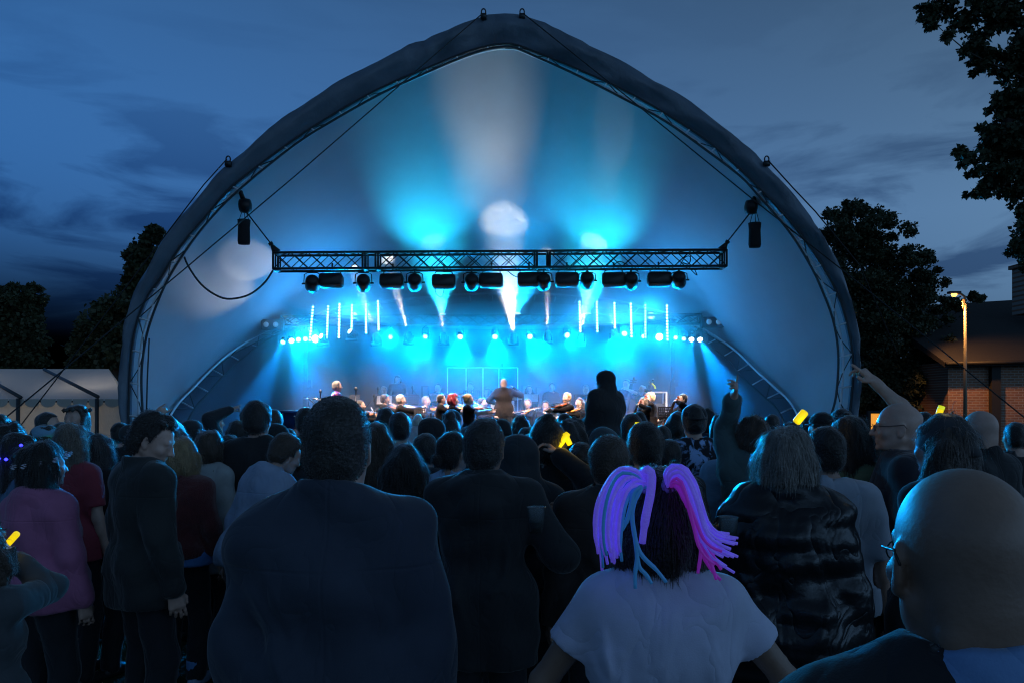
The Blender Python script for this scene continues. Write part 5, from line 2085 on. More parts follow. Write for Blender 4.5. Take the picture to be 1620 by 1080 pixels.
for i in range(26):
    d_ = rb.uniform(-0.04, 0.035)
    braid(spread(LB, i, 26), 0.0036 + 0.0014 * rb.random(), BRM if i % 6 else BRB, [1.84, 1.80 + d_, 1.79 + d_, 1.78 + d_, 1.78 + d_, 1.78 + d_, 1.79 + d_])
braid([(1022, 765), (1018, 748), (1026, 742), (1031, 752), (1029, 780), (1021, 820), (1016, 858)], 0.011, BRM, [1.84, 1.80, 1.78, 1.78, 1.77, 1.77, 1.78])
for pth, m in (([(1016, 768), (1003, 778), (998, 800), (992, 822), (984, 838)], BRB), ([(1016, 770), (1005, 790), (1000, 815), (1004, 845), (1008, 880), (1005, 905), (1005, 930)], BRB),
               ([(1012, 778), (1001, 800), (1002, 835), (1010, 868), (1022, 885), (1038, 900), (1054, 920)], BRB), ([(1008, 880), (1012, 897), (1022, 908), (1031, 922)], BRB)):
    braid(pth, 0.005 + 0.002 * rb.random(), m, [1.77] * len(pth))
RB = [[(1056, 768), (1052, 748), (1066, 735), (1086, 741), (1101, 768), (1113, 810), (1124, 845), (1143, 868), (1170, 882)],
      [(1057, 768), (1055, 745), (1071, 737), (1089, 750), (1104, 785), (1112, 820), (1120, 850), (1140, 872), (1168, 885)],
      [(1058, 766), (1060, 750), (1074, 744), (1088, 760), (1100, 796), (1108, 830), (1116, 852), (1130, 868), (1150, 880)],
      [(1060, 766), (1066, 754), (1077, 755), (1088, 776), (1098, 808), (1105, 835), (1112, 860), (1125, 880), (1142, 893)],
      [(1060, 768), (1068, 762), (1078, 768), (1087, 790), (1094, 818), (1102, 845), (1110, 870), (1122, 890), (1138, 905)],
      [(1061, 768), (1067, 766), (1075, 774), (1082, 788), (1088, 802)]]
for i in range(24):
    d_ = rb.uniform(-0.04, 0.035)
    pth = spread(RB[:5], i, 24)
    braid(pth, 0.0036 + 0.0014 * rb.random(), BRM if i < 15 or i % 3 == 0 else BRP, [1.84, 1.80 + d_, 1.79 + d_] + [1.78 + d_] * (len(pth) - 3))
braid(RB[5], 0.006, BRP, [1.84, 1.80, 1.79, 1.78, 1.78])
for pth in ([(1110, 858), (1108, 880), (1104, 906)], [(1111, 860), (1124, 888), (1133, 916)], [(1112, 858), (1128, 880), (1141, 900)]):
    braid(pth, 0.0045, BRP, [1.77] * 3)
_b = MB()
for px in (1022, 1059):
    _c0 = Matrix.Rotation(-girl['t'].rotation_euler.z, 3, 'Z') @ (P(px, 767, 1.84) - girl['t'].location) / girl['sc']
    _b.tube([_c0 + Vector((0.016 * math.cos(a), 0.0, 0.016 * math.sin(a))) for a in np.linspace(0, 2 * PI, 11)], 0.006, 6)
_b.build('hair_tie', mat('hair_tie', (0.35, 0.30, 0.5), 0.5), girl['t'])

# second row ------------------------------------------------------
y75 = 1.25
A('tall bald man in glasses and dark hoodie, side on, one bare arm raised', 1423, 620, 3.9, yaw=y75, hair='bald', girth=1.1, top_col=(0.018, 0.02, 0.03), thick=0.024, hood='down', glasses=True, hem=0.75,
  arms=(None, lp(1423, 620, 3.9, y75, (1385, 592, 4.2))), hands=('relax', 'hook'), palms=(None, (0.3, 0.4, -0.6)), poles=(None, (0.3, -1, 0.0)), sleeve=0.3, res=0.016, hres=0.007, height=1.86)
A('woman with grey-blond wavy hair and shiny black padded jacket', 1243, 674, 3.05, yaw=-0.35, male=False, hair='bob', haircol=(0.20, 0.18, 0.16), vol=0.014, girth=1.25, top_col=(0.012, 0.012, 0.015), top_kind='puffer', thick=0.042, hem=0.78, res=0.016, hres=0.008, strands=6000, collar=0.03)
A('person in a plain blue-grey T-shirt turned towards the lit doorway, behind the padded jacket', 1308, 664, 3.75, yaw=-0.5, hair='short', haircol=DKB, vol=0.004, girth=1.25, top_col=(0.46, 0.50, 0.58), thick=0.016, sleeve=0.45, res=0.018, hres=0.009, head_yaw=0.5, strands=1500, height=1.74)
A('woman with long dark hair in an olive green coat, left of the raised bare arm', 1343, 656, 4.2, yaw=-0.25, male=False, hair='long', haircol=DKB, girth=1.1, top_col=(0.09, 0.15, 0.10), thick=0.03, hem=0.72, res=0.02, hres=0.010, strands=2500)
A('woman in a dark headscarf with a small light stick above it', 1494, 656, 3.15, yaw=0.5, male=False, hair='long', haircol=(0.06, 0.04, 0.03), girth=1.12, hat='bandana', hatcol=(0.05, 0.05, 0.055), top_col=BLK, thick=0.028, res=0.018, hres=0.008, strands=2500)
A('bald man in a black jacket standing in front of the brick wall', 1551, 649, 4.6, yaw=0.35, hair='bald', girth=1.2, top_col=BLK, thick=0.028, collar=0.03, res=0.02, hres=0.010)
A('tall young man in a dark zipped jacket looking down in profile', 228, 652, 4.0, yaw=-0.7, hair='quiff', haircol=DKB, vol=0.006, head_yaw=-0.75, pitch=-0.45, top_col=(0.026, 0.028, 0.028), thick=0.026, collar=0.03, girth=1.05, res=0.018, hres=0.008, strands=3000, hem=0.78, height=1.82)
A('woman with blond shoulder length hair in a dark maroon jumper over a blue shirt', 289, 691, 5.0, yaw=-0.05, male=False, hair='bob', haircol=BLONDE, vol=0.014, girth=1.15, top_col=(0.14, 0.03, 0.03), top_kind='knit', thick=0.024, hem=0.93, strands=5000, res=0.02, hres=0.010, shoe_col=(0.3, 0.42, 0.6), tone='fair')
wl = PEOPLE[-1]
# shirt hem showing under the jumper, and rolled pale cuffs above her shoes
f_ = Field(0.05)
for s in (-1, 1):
    f_.cap((s * 0.07, -0.006, 0.93), (s * 0.075, -0.006, 0.875), 0.150, 0.150, 0.06)
V_, Q_ = surface(f_, 0.016, post=lambda F, X, Y, Z: np.maximum(F, 0.872 - Z))
obj('shirt', V_, Q_, cloth((0.10, 0.28, 0.62)), wl['t'])
for s in (-1, 1):
    f_ = Field(0.02).cap((s * 0.104, -0.012, 0.10), (s * 0.10, -0.008, 0.21), 0.064, 0.066)
    V_, Q_ = surface(f_, 0.014, post=lambda F, X, Y, Z: np.maximum(np.maximum(F, 0.10 - Z), Z - 0.2))
    obj('trouser_cuff', V_, Q_, cloth((0.12, 0.30, 0.6)), wl['t'])
A('woman in a pale grey top with a dark bag strap, right of the blond woman', 333, 680, 5.5, yaw=-0.5, male=False, hair='bob', haircol=BROWN, girth=1.1, top_col=(0.42, 0.44, 0.44), thick=0.02, hem=0.70, strands=1200, head_yaw=0.3)
wg = PEOPLE[-1]
MB().tube([Vector(v) for v in ((0.13, -0.07, 1.46), (0.10, -0.13, 1.36), (0.0, -0.145, 1.2), (-0.14, -0.12, 1.02))], 0.014, 6).build('bag_strap', BLACK, wg['t'])
A('bent figure in a light blue hoodie left of the broad man', 388, 702, 4.7, yaw=-0.75, hair='short', haircol=BROWN, vol=0.008, lean=0.35, girth=1.05, top_col=(0.30, 0.38, 0.52), thick=0.028, hood='down', hem=0.84, strands=2500, pitch=-0.25, res=0.02, hres=0.010, height=1.72)
A('man with thick dark hair standing tall in a black jacket, left of the broad man', 407, 634, 5.6, yaw=-0.1, hair='short', haircol=DKB, vol=0.012, girth=1.3, top_col=(0.016, 0.016, 0.018), thick=0.03, strands=2500, hem=0.76)
pink = A('girl in a pinkish purple hoodie wearing a crown of pale flowers', 68, 697, 4.0, yaw=-0.35, male=False, hair='long', haircol=DKB, vol=0.012, girth=1.2, top_col=(0.42, 0.14, 0.26), thick=0.028, hood='down', hem=0.84, strands=5000, res=0.018, hres=0.009, head_yaw=-0.3)
fl = mat('flower_petal', (0.62, 0.60, 0.70), 0.7)
for k in range(11):
    a = 2 * PI * (k + 0.3) / 11
    c = pink['TH']((0.117 * math.cos(a), -0.02 + 0.140 * math.sin(a), 0.035 - 0.03 * math.sin(a) * -1))
    f_ = MB()
    for q in range(5):
        b_ = 2 * PI * q / 5
        f_.lathe([(0.002, -0.004), (0.010, 0), (0.002, 0.004)], 6, Matrix.Translation(Vector(c) + Vector((0.011 * math.cos(b_), 0.006 * math.sin(b_), 0.011 * math.sin(b_)))))
    f_.build('flower', fl, pink['t'])
A('woman with long ash blond hair in a maroon top, bare arm hanging', 113, 669, 5.0, yaw=-0.2, male=False, hair='long', haircol=(0.16, 0.13, 0.10), girth=1.15, top_col=(0.30, 0.04, 0.06), thick=0.015, sleeve=0.3, strands=4000)
A('dark haired woman with pale streaks and black coat, left of the tall young man', 158, 686, 5.2, yaw=-0.2, male=False, hair='long', haircol=(0.045, 0.04, 0.04), girth=1.05, top_col=BLK, thick=0.028, strands=2500)
A('person with big dark curls in a light blue T-shirt at the left edge', 16, 668, 5.3, yaw=-0.1, male=False, hair='curly', haircol=DKB, vol=0.04, girth=1.2, top_col=(0.30, 0.48, 0.62), thick=0.015, sleeve=0.4, strands=5000)
blue_led = A('person wearing a headband of small blue lights beside the flower crown girl', 31, 684, 4.4, yaw=-0.4, male=False, hair='long', haircol=DKB, girth=1.0, top_col=(0.10, 0.2, 0.3), strands=1500)
led = mat('led_blue', (0.2, 0.2, 0.9), 0.4, emit=(0.03, 0.03, 1.0), estr=5)
for k, (x, y, z) in enumerate(((0.085, -0.06, 0.06), (0.092, -0.05, 0.03), (0.05, -0.105, -0.02), (0.02, -0.118, -0.015), (0.0, -0.118, -0.03))):
    MB().lathe([(0.003, -0.009), (0.011, 0), (0.003, 0.009)], 8, Matrix.Translation(Vector(blue_led['TH']((x * 1.3, y * 1.3, z))))).build('bulb', led, blue_led['t'])
A('person in a pale blue cap with a green glowing clip by the ear', 72, 672, 5.8, yaw=-0.6, hair='short', haircol=DKB, hat='cap', hatcol=(0.14, 0.30, 0.42), top_col=CHAR)
gl = PEOPLE[-1]
MB().tube([Vector(gl['TH'](v)) for v in ((0.10, 0.05, 0.0), (0.115, 0.02, -0.03), (0.115, -0.02, -0.06), (0.10, -0.05, -0.075))], 0.020, 8).build('glow_clip', mat('glow_green', (0.1, 0.9, 0.1), 0.4, emit=(0.03, 1.0, 0.03), estr=1.2), gl['t'])
A('man in sharp profile looking right in front of the marquee wall', 76, 652, 7.6, yaw=-1.3, hair='short', haircol=DKB, top_col=BLK, hres=0.009, head_yaw=-0.1)
A('long haired woman with a flower wreath facing away from the stage before the marquee', 121, 639, 7.8, yaw=2.9, male=False, hair='long', haircol=(0.03, 0.02, 0.016), top_col=BLK, hres=0.011, vol=0.012)
wr = PEOPLE[-1]
for k in range(12):
    a = 2 * PI * k / 12
    c = wr['TH']((0.104 * math.cos(a), -0.02 + 0.126 * math.sin(a), 0.085))
    MB().lathe([(0.004, -0.02), (0.022, 0), (0.004, 0.026)], 6, Matrix.Translation(Vector(c)) @ Matrix.Rotation(a * 3, 4, 'X')).build('flower', mat('wreath_leaf', (0.05, 0.05, 0.045), 0.8), wr['t'])
A('person cut off by the left edge holding a yellow light stick in a raised forearm', -24, 815, 2.75, yaw=-0.3, male=False, hair='curly', haircol=BROWN, vol=0.02, top_col=(0.07, 0.08, 0.09), sleeve=0.9, thick=0.02, height=1.42,
  arms=(None, lp(-24, 815, 2.75, -0.3, (14, 868, 2.85), height=1.42)), hands=('relax', 'grip'), poles=(None, (0.8, -0.4, -1)), res=0.018, hres=0.009, strands=2500)

# middle of the crowd -------------------------------------------
A('woman with long dark hair glowing at its edge, just right of the broad man', 592, 668, 4.6, male=False, hair='long', haircol=BROWN, vol=0.006, top_col=CHAR, strands=3500)
A('figure with straight dark hair falling over a black coat, right of the broad man', 641, 703, 3.9, yaw=0.05, male=False, hair='long', haircol=DKB, vol=0.010, girth=1.05, top_col=BLK, thick=0.026, strands=3500, res=0.018, hres=0.009)
A('man in a plain blue shirt with his head low in front of the violinists', 633, 652, 6.0, yaw=0.05, hair='short', haircol=DKB, girth=1.3, top_col=(0.22, 0.42, 0.66), thick=0.016, sleeve=0.45, head_yaw=0.2)
A('woman with dark hair tucked close behind the man in the plain blue shirt', 611, 645, 6.7, male=False, hair='bob', haircol=DKB, top_col=BLK)
A('person with a hood up in front of the grey haired lady on the stage edge', 684, 663, 5.4, hood='up', top_col=BLK, thick=0.026, girth=1.05)
A('person with a low bun in a light blue T-shirt left of the long black jacket', 716, 682, 4.6, yaw=-0.35, male=False, hair='lowbun', haircol=DKB, vol=0.004, girth=1.25, top_col=(0.34, 0.52, 0.75), thick=0.016, sleeve=0.45, strands=2500, head_yaw=-0.35)
A('person with a hair bow in dark clothes below the red haired violinist', 712, 660, 5.8, male=False, hair='topbun', haircol=DKB, top_col=CHAR, thick=0.024)
A('person in a flat black cap below the red haired violinist', 715, 648, 7.2, hair='short', haircol=DKB, hat='backcap', top_col=BLK)
A('person in a grey hooded coat with the hood up, right of the long black jacket', 818, 690, 3.85, yaw=0.05, hood='up', girth=1.2, top_col=(0.026, 0.03, 0.036), thick=0.03, res=0.018, hres=0.009, hem=0.72)
stick = A('woman with a knot of hair on top holding up two crossed yellow light sticks', 866, 661, 4.3, yaw=0.05, male=False, hair='topbun', haircol=DKB, vol=0.020, girth=1.1, top_col=BLK, thick=0.024, strands=3500, height=1.77,
          arms=(None, lp(866, 661, 4.3, 0.05, (886, 716, 4.15), height=1.77)), hands=('relax', 'grip'), poles=(None, (1, -0.4, -1)), res=0.02, hres=0.010)
A('man with cropped dark hair and a dark brown jacket in front of the braided woman', 962, 690, 3.5, yaw=0.1, hair='fuzz', haircol=BROWN, vol=0.010, girth=1.2, top_col=(0.034, 0.026, 0.024), thick=0.028, collar=0.03, strands=4500, res=0.018, hres=0.009)
A('man in a black jacket directly in front of the braided woman', 1021, 668, 4.1, yaw=0.0, hair='short', haircol=DKB, vol=0.012, girth=1.35, top_col=BLK, thick=0.03, strands=3500, hood='down', res=0.02, hres=0.010)
yb = A('person with a yellow band in the dark hair below the pair of cellists', 1000, 655, 6.2, male=False, hair='short', haircol=DKB, vol=0.01, top_col=BLK)
carrier = A('person in black carrying the cloaked child on the shoulders', 958, 655, 7.0, hair='short', haircol=DKB, top_col=BLK, girth=1.15)
_cr = EYE + (640 - 583) / FPX * 6.9
A('hooded child in a dark cloak riding high on shoulders before the blue smoke', 957, 583, 6.9, yaw=0.75, hood='up', girth=1.5, top_col=(0.022, 0.02, 0.02), thick=0.045, seated=True, hips=0.5, height=1.31, loc=((957 - 810) / FPX * 6.9, 6.9, _cr - 1.36 * 1.31 / 1.75), hem=0.5, res=0.024, hres=0.010,
  feet=((-0.15, 0.34, 0.1), (0.15, 0.34, 0.1)))
tie_m = bpy.data.materials.new('tie_dye')
tie_m.use_nodes = True
_t = tie_m.node_tree
_tc = nd(_t, 'ShaderNodeTexCoord')
_n = nd(_t, 'ShaderNodeTexNoise', i_Scale=7.5, i_Detail=6.0, i_Roughness=0.65, i_Distortion=0.8)
_r = nd(_t, 'ShaderNodeValToRGB')
_r.color_ramp.elements[0].position, _r.color_ramp.elements[0].color = 0.47, (0.012, 0.014, 0.02, 1)
_r.color_ramp.elements[1].position, _r.color_ramp.elements[1].color = 0.54, (0.34, 0.52, 0.85, 1)
_t.links.new(_tc.outputs['Object'], _n.inputs['Vector'])
_t.links.new(_n.outputs['Fac'], _r.inputs['Fac'])
_t.links.new(_r.outputs['Color'], _t.nodes['Principled BSDF'].inputs['Base Color'])
_t.nodes['Principled BSDF'].inputs['Roughness'].default_value = 0.9
A('man in a flat topped cap and blotchy blue tie-dye T-shirt', 1098, 639, 5.9, yaw=0.05, hair='short', haircol=DKB, vol=0.004, hat='backcap', hatcol=BLK, girth=1.2, thick=0.018, sleeve=0.48, top_mat=tie_m, hem=0.74, hres=0.010, res=0.02)
fist = A('person in a loose teal sleeve with one hand raised against the glow', 1193, 648, 5.0, yaw=-0.05, male=False, hair='curly', haircol=BROWN, vol=0.006, girth=1.15, top_col=(0.06, 0.11, 0.12), thick=0.034, strands=2500, height=1.78,
         arms=(lp(1193, 648, 5.0, -0.05, (1160, 626, 4.95), height=1.78), None), hands=('hook', 'relax'), palms=((-1, 0.2, 0), None), poles=((-0.1, 1.0, -0.3), None), hres=0.009, res=0.018, sleeve=0.93)
A('person in a washed blue T-shirt between the tie-dye shirt and the padded jacket', 1160, 668, 5.35, yaw=0.3, hair='short', haircol=DKB, girth=1.35, top_col=(0.24, 0.40, 0.58), thick=0.018, sleeve=0.5, hem=0.78)
A('person raising a hand with a yellow wristband, half hidden behind the tall young man', 262, 668, 6.4, yaw=-0.1, hair='short', haircol=DKB, hat='cap', hatcol=CHAR, top_col=CHAR, height=1.72,
  arms=(lp(262, 668, 6.4, -0.1, (243, 657, 6.3), height=1.72), None), hands=('horns', 'relax'), palms=((0.2, 1, 0), None), poles=((-1, -0.2, -0.4), None), hres=0.010, sleeve=0.55, res=0.022)
wb = PEOPLE[-1]
f_ = wb['arm'][0]
_d = (f_[2] - f_[1]) / np.linalg.norm(f_[2] - f_[1])
MB().tube([Vector(f_[2] - _d * 0.10), Vector(f_[2] - _d * 0.05)], 0.036, 10, False).build('wristband', mat('glow_yellow', (0.9, 0.7, 0.05), 0.4, emit=(1.0, 0.70, 0.0), estr=1.0), wb['t'])
A('man pointing one finger up and to the right before the stage corner', 337, 650, 8.6, yaw=-0.9, hair='short', haircol=BROWN, top_col=(0.02, 0.024, 0.03), thick=0.026,
  arms=(None, lp(337, 650, 8.6, -0.9, (364, 648, 8.5))), hands=('relax', 'point'), palms=(None, (0, 0, -1)), hres=0.010, res=0.024, poles=(None, (0, -1, -1)))
A('person with a shawl and cap beside the foot of the rear arch', 304, 664, 7.0, yaw=-0.5, hair='short', haircol=DKB, hat='cap', hatcol=CHAR, top_col=BLK, thick=0.03)

# heads further forward, one line each
FAR = [
    ('woman with long dark hair in front of the pointing man', 377, 664, 6.6, dict(male=False, hair='long', haircol=DKB)),
    ('bearded man in a pale cap with a lit face looking back', 393, 646, 9.2, dict(hair='short', haircol=BROWN, hat='cap', hatcol=(0.10, 0.16, 0.18), yaw=-2.2)),
    ('broad necked man in a black coat right of the tall dark haired man', 433, 648, 7.0, dict(hair='short', haircol=BROWN, girth=1.2)),
    ('small dark head right of the broad necked man', 456, 667, 7.2, dict(hair='short', haircol=DKB, height=1.62)),
    ('dark haired man close to the left shoulder of the broad man in navy', 484, 645, 6.6, dict(hair='short', haircol=DKB)),
    ('short figure in a dark top right beside the light blue hoodie', 470, 690, 5.6, dict(hair='bob', haircol=DKB, male=False, height=1.6)),
    ('person with dark bob below the keyboard player', 574, 652, 8.0, dict(hair='bob', haircol=DKB, male=False)),
    ('person with a knitted hat below the conductor', 794, 655, 6.6, dict(hair='short', haircol=DKB, hat='beanie', hatcol=BLK)),
    ('small rounded head just left of the knitted hat below the conductor', 777, 652, 8.4, dict(hair='bob', haircol=DKB, male=False)),
    ('person with tousled hair just right below the conductor', 824, 649, 7.6, dict(hair='curly', haircol=DKB, vol=0.012)),
    ('short person with a bob below the tousled hair', 832, 670, 6.3, dict(hair='bob', haircol=DKB, male=False, height=1.66)),
    ('bald topped man in front of the bearded viola player', 893, 645, 8.6, dict(hair='fuzz', haircol=DKB)),
    ('person with curly hair right of the two crossed light sticks', 903, 661, 5.4, dict(hair='curly', haircol=DKB, male=False, vol=0.02)),
    ('person in a patterned headband below the woman cellist near the child', 918, 657, 7.3, dict(hair='short', haircol=DKB, hat='bandana', hatcol=(0.05, 0.08, 0.09))),
    ('small child head pressed under the cloaked child', 937, 690, 5.2, dict(hair='bob', haircol=DKB, male=False, height=1.58)),
    ('person in a translucent hood below the cloaked child', 957, 672, 5.0, dict(hood='up', top_col=(0.05, 0.065, 0.07), height=1.7)),
    ('person with short dark hair facing the music stand of the cellists', 1071, 650, 7.2, dict(hair='bob', haircol=DKB, male=False)),
    ('person in black with hair up between cellists and tie-dye shirt', 1048, 664, 7.0, dict(hair='short', haircol=DKB, girth=1.1)),
    ('person with a sparkling hair slide right of the tie-dye shirt', 1139, 655, 7.4, dict(hair='bob', haircol=DKB, male=False)),
    ('person with dark hair pressed behind the cap of the tie-dye man', 1119, 645, 7.9, dict(hair='curly', haircol=DKB)),
    ('small dark head at the foot of the right rear arch', 1221, 655, 8.8, dict(hair='short', haircol=DKB)),
    ('woman with wavy hair behind the padded jacket', 1253, 664, 5.6, dict(hair='curly', haircol=BROWN, male=False, height=1.72)),
    ('man in a peaked cap before the right leg of the canopy', 1299, 652, 6.4, dict(hair='short', haircol=DKB, hat='cap', hatcol=BLK, yaw=0.4)),
    ('person with tied back hair under the right canopy leg', 1331, 645, 6.6, dict(hair='bun', haircol=DKB, male=False)),
    ('man with short hair between padded jacket and peaked cap', 1278, 658, 7.2, dict(hair='short', haircol=DKB)),
    ('person in a black cap far back under the arch next to the marquee', 190, 668, 7.6, dict(hair='short', haircol=DKB, hat='cap', hatcol=BLK)),
    ('woman with fair hair right of the tall young man', 274, 664, 6.0, dict(hair='bob', haircol=(0.10, 0.08, 0.06), male=False)),
    ('dark haired person right of the woman in the pale grey top', 362, 690, 5.9, dict(hair='bob', haircol=DKB, male=False, height=1.62)),
    ('man in a dark hood behind the light blue hoodie', 438, 672, 5.9, dict(hood='up', top_col=BLK, girth=1.1)),
    ('person with dark parted hair below the double bass players', 1012, 642, 9.2, dict(hair='bob', haircol=DKB, male=False)),
    ('woman with pinned hair in front of the flute player', 858, 648, 8.4, dict(hair='lowbun', haircol=DKB, male=False)),
    ('person in dark clothes between hooded coat and crossed light sticks', 842, 690, 5.0, dict(hair='short', haircol=DKB, height=1.66)),
    ('dark head left of the light blue T-shirt', 673, 690, 5.0, dict(hair='short', haircol=DKB, height=1.66)),
    ('tall dark figure under the trees behind the headscarf woman', 1462, 652, 7.2, dict(hair='short', haircol=DKB, girth=1.1)),
    ('dark coated person at the right edge beyond the bald man in black', 1606, 668, 6.2, dict(hair='short', haircol=DKB)),
    ('short person in black beside the maroon top woman', 135, 700, 5.9, dict(hair='short', haircol=DKB, height=1.58)),
    ('person in dark coat in front of the marquee at the left edge', 2, 655, 7.4, dict(hair='bob', haircol=DKB, male=False)),
    ('dark haired person right of the marquee profile man', 98, 668, 7.0, dict(hair='short', haircol=DKB)),
    ('low dark head in front of the long black jacket man', 742, 672, 5.9, dict(hair='short', haircol=DKB, height=1.68)),
    ('woman in black between cropped brown jacket and crossed sticks', 918, 700, 4.6, dict(hair='long', haircol=DKB, male=False, height=1.62)),
    ('person in a dark anorak between tie-dye shirt and black jacket', 1058, 690, 5.0, dict(hair='short', haircol=DKB, height=1.62)),
    ('broad dark back right of the olive coat', 1382, 690, 5.2, dict(hair='short', haircol=DKB, height=1.64, girth=1.2)),
]
for lab, px, top, d, k in FAR:
    if 560 < px < 1065 and top < 668 and d > 5.5:
        top += 9                                  # the players show above these heads
    k = dict(k)
    k.setdefault('top_col', random.choice([BLK, CHAR, NVY, (0.02, 0.018, 0.02)]))
    k.setdefault('thick', 0.024)
    k.setdefault('strands', 500 if d < 7 and 'hood' not in k else 0)
    A(lab, px, top, d, **k)

# things held or worn up high ----------------------------------
YEL = mat('stick_yellow', (0.9, 0.75, 0.05), 0.4, emit=(1.0, 0.72, 0.0), estr=0.8)
ORA = mat('stick_orange', (0.9, 0.5, 0.05), 0.4, emit=(1.0, 0.42, 0.0), estr=0.95)
LIME = mat('stick_lime', (0.8, 0.8, 0.05), 0.4, emit=(0.62, 0.72, 0.02), estr=0.8)


def light_stick(label, a, b, d, r=0.022, tip=None):
    p, q = P(*a, d), P(*b, d)
    t = thing('light_stick', label, 'light stick', (p + q) / 2, 'glowing light sticks in the crowd')
    c = (p + q) / 2
    MB().tube([p - c, (p - c).lerp(q - c, 0.06), (p - c).lerp(q - c, 0.94), q - c], [r * 0.8, r, r, r * 0.8], 10).build('tube', YEL, t)
    if tip:
        MB().tube([(p - c).lerp(q - c, 0.55), (p - c).lerp(q - c, 1.01)], r * 1.04, 10).build('cap', tip, t)
    l = bpy.data.lights.new('lamp', 'POINT')
    l.energy = 0.15
    l.color = (1.0, 0.66, 0.05)
    l.shadow_soft_size = 0.05
    lo = link(bpy.data.objects.new('lamp', l), t)
    lo.location = (0, -0.05, -0.03)


light_stick('longer of the two crossed yellow light sticks', (879, 712), (899, 684), 4.2, 0.017)
light_stick('shorter of the two crossed yellow light sticks', (893, 684), (902, 703), 4.22, 0.016)
light_stick('orange and yellow light stick leaning right above the padded jacket', (1259, 668), (1274, 650), 4.1, 0.022, None)
light_stick('small light stick upright over the headscarf', (1485, 655), (1490, 642), 3.2, 0.013, LIME)
light_stick('flat yellow light strip beside the hair below the cellists', (1009, 682), (1008, 667), 6.05, 0.02)
light_stick('yellow light stick held at the left edge of the crowd', (8, 864), (28, 842), 2.82, 0.012, None)


def cup(label, px, py, d, h=0.105):
    t = thing('plastic_cup', label, 'cup', P(px, py, d), 'clear drinking cups')
    m = mat('clear_plastic', (0.85, 0.95, 1.0), 0.12, trans=0.85, spec=0.6)
    b = MB()
    n = 20
    V, F = [], []
    prof = [(0.026, 0.004), (0.028, 0.0), (0.038, h), (0.041, h + 0.002), (0.036, h), (0.026, 0.006)]
    for r, z in prof:
        V += [(r * math.cos(2 * PI * k / n), r * math.sin(2 * PI * k / n), z - h / 2) for k in range(n)]
    for i in range(len(prof) - 1):
        F += [(i * n + k, i * n + (k + 1) % n, (i + 1) * n + (k + 1) % n, (i + 1) * n + k) for k in range(n)]
    F.append(tuple(range(n))[::-1])
    F.append(tuple((len(prof) - 1) * n + k for k in range(n)))
    b.add(V, F).build('cup_wall', m, t)
    MB().lathe([(0.024, 0.007 - h / 2), (0.030, h * 0.45 - h / 2)], 16).build('drink', mat('drink_pale', (0.25, 0.45, 0.5), 0.1, trans=0.5), t)


cup('clear plastic cup held up beyond the right shoulder of the braided woman', 1152, 838, 2.9, 0.10)
cup('clear plastic cup glinting below the cloaked child', 945, 727, 4.2)
cup('clear cup held by the man in the long black jacket', 848, 822, 3.1)
# ------------------------------------------------------------------ the orchestra
def build_riser():
    t = thing('stage_riser', 'black raised platform carrying the back row of players', 'riser', (0, 20.0, STAGE_Z))
    flat(MB().box((0, 0, 0.21), (9.4, 1.7, 0.42)).build('deck', mat('stage_deck', (0, 0, 0)), t))
    flat(MB().box((0, -0.86, 0.19), (9.38, 0.02, 0.36)).build('skirt', mat('stage_skirt', (0, 0, 0)), t))


build_riser()
RISER_Z = STAGE_Z + 0.42
G_ORCH = 'players of the orchestra'
SHIRT = (0.007, 0.007, 0.008)


def player(label, px, py, d, yaw, base=STAGE_Z, standing=False, **k):
    """py: middle of the head in the photograph"""
    hz_ = EYE + (640 - py) / FPX * d
    sc = 0.97
    k.setdefault('top_col', SHIRT)
    k.setdefault('strands', 0)
    k.setdefault('top_kind', 'plain')
    loc = ((px - 810) / FPX * d, d, base)
    if standing:
        h = (hz_ - base) / 1.632 * 1.758
        return person(label, loc=(loc[0], loc[1], base), height=h, yaw=yaw, group=G_ORCH, res=0.026, hres=0.0105, **k)
    hips = min(max((hz_ - base) / sc - 0.712, 0.40), 0.66)
    p = person(label, loc=loc, height=1.75 * sc, yaw=yaw, group=G_ORCH, seated=True, hips=hips, res=0.028, hres=0.0105, **k)
    chair(p, hips * sc, 'black orchestra chair under the ' + label)
    return p


_chair = []


def chair(p, seat_z, label):
    t = thing('orchestra_chair', ' '.join(label.replace(',', '').split()[:16]), 'chair', p['t'].location, 'chairs of the orchestra', p['t'].rotation_euler.z)
    z = seat_z - 0.105
    if not _chair:
        _chair.append((MB().box((0, -0.02, 0), (0.42, 0.42, 0.04)).build('seat', BLACK, t, False), MB().box((0, -0.24, 0.34), (0.40, 0.03, 0.30)).build('backrest', BLACK, t, False),
                       MB().tube([(0, 0, 0), (0, 0, -0.36)], 0.013, 6).build('leg', STEEL, t)))
        s, b, l = _chair[0]
        legs = [l]
    else:
        s, b, l = [q.copy() for q in _chair[0]]
        for q in (s, b, l):
            COL.objects.link(q)
            q.parent = t
        legs = [l]
    for _ in range(3):
        q = l.copy()
        COL.objects.link(q)
        q.parent = t
        legs.append(q)
    for q, (x, y) in zip(legs, ((-0.19, -0.22), (0.19, -0.22), (-0.19, 0.17), (0.19, 0.17))):
        q.location = (x, y, z)
        q.scale = (1, 1, max(z, 0.1) / 0.36)
    s.location = (0, 0, z)
    b.location = (0, 0, z)


# string instruments: body lying along +Y with its top facing +Z, violin sized
WOODS = {'amber': (0.50, 0.20, 0.04), 'red': (0.36, 0.09, 0.025), 'brown': (0.24, 0.09, 0.03), 'dark': (0.07, 0.035, 0.02)}
_inst = {}


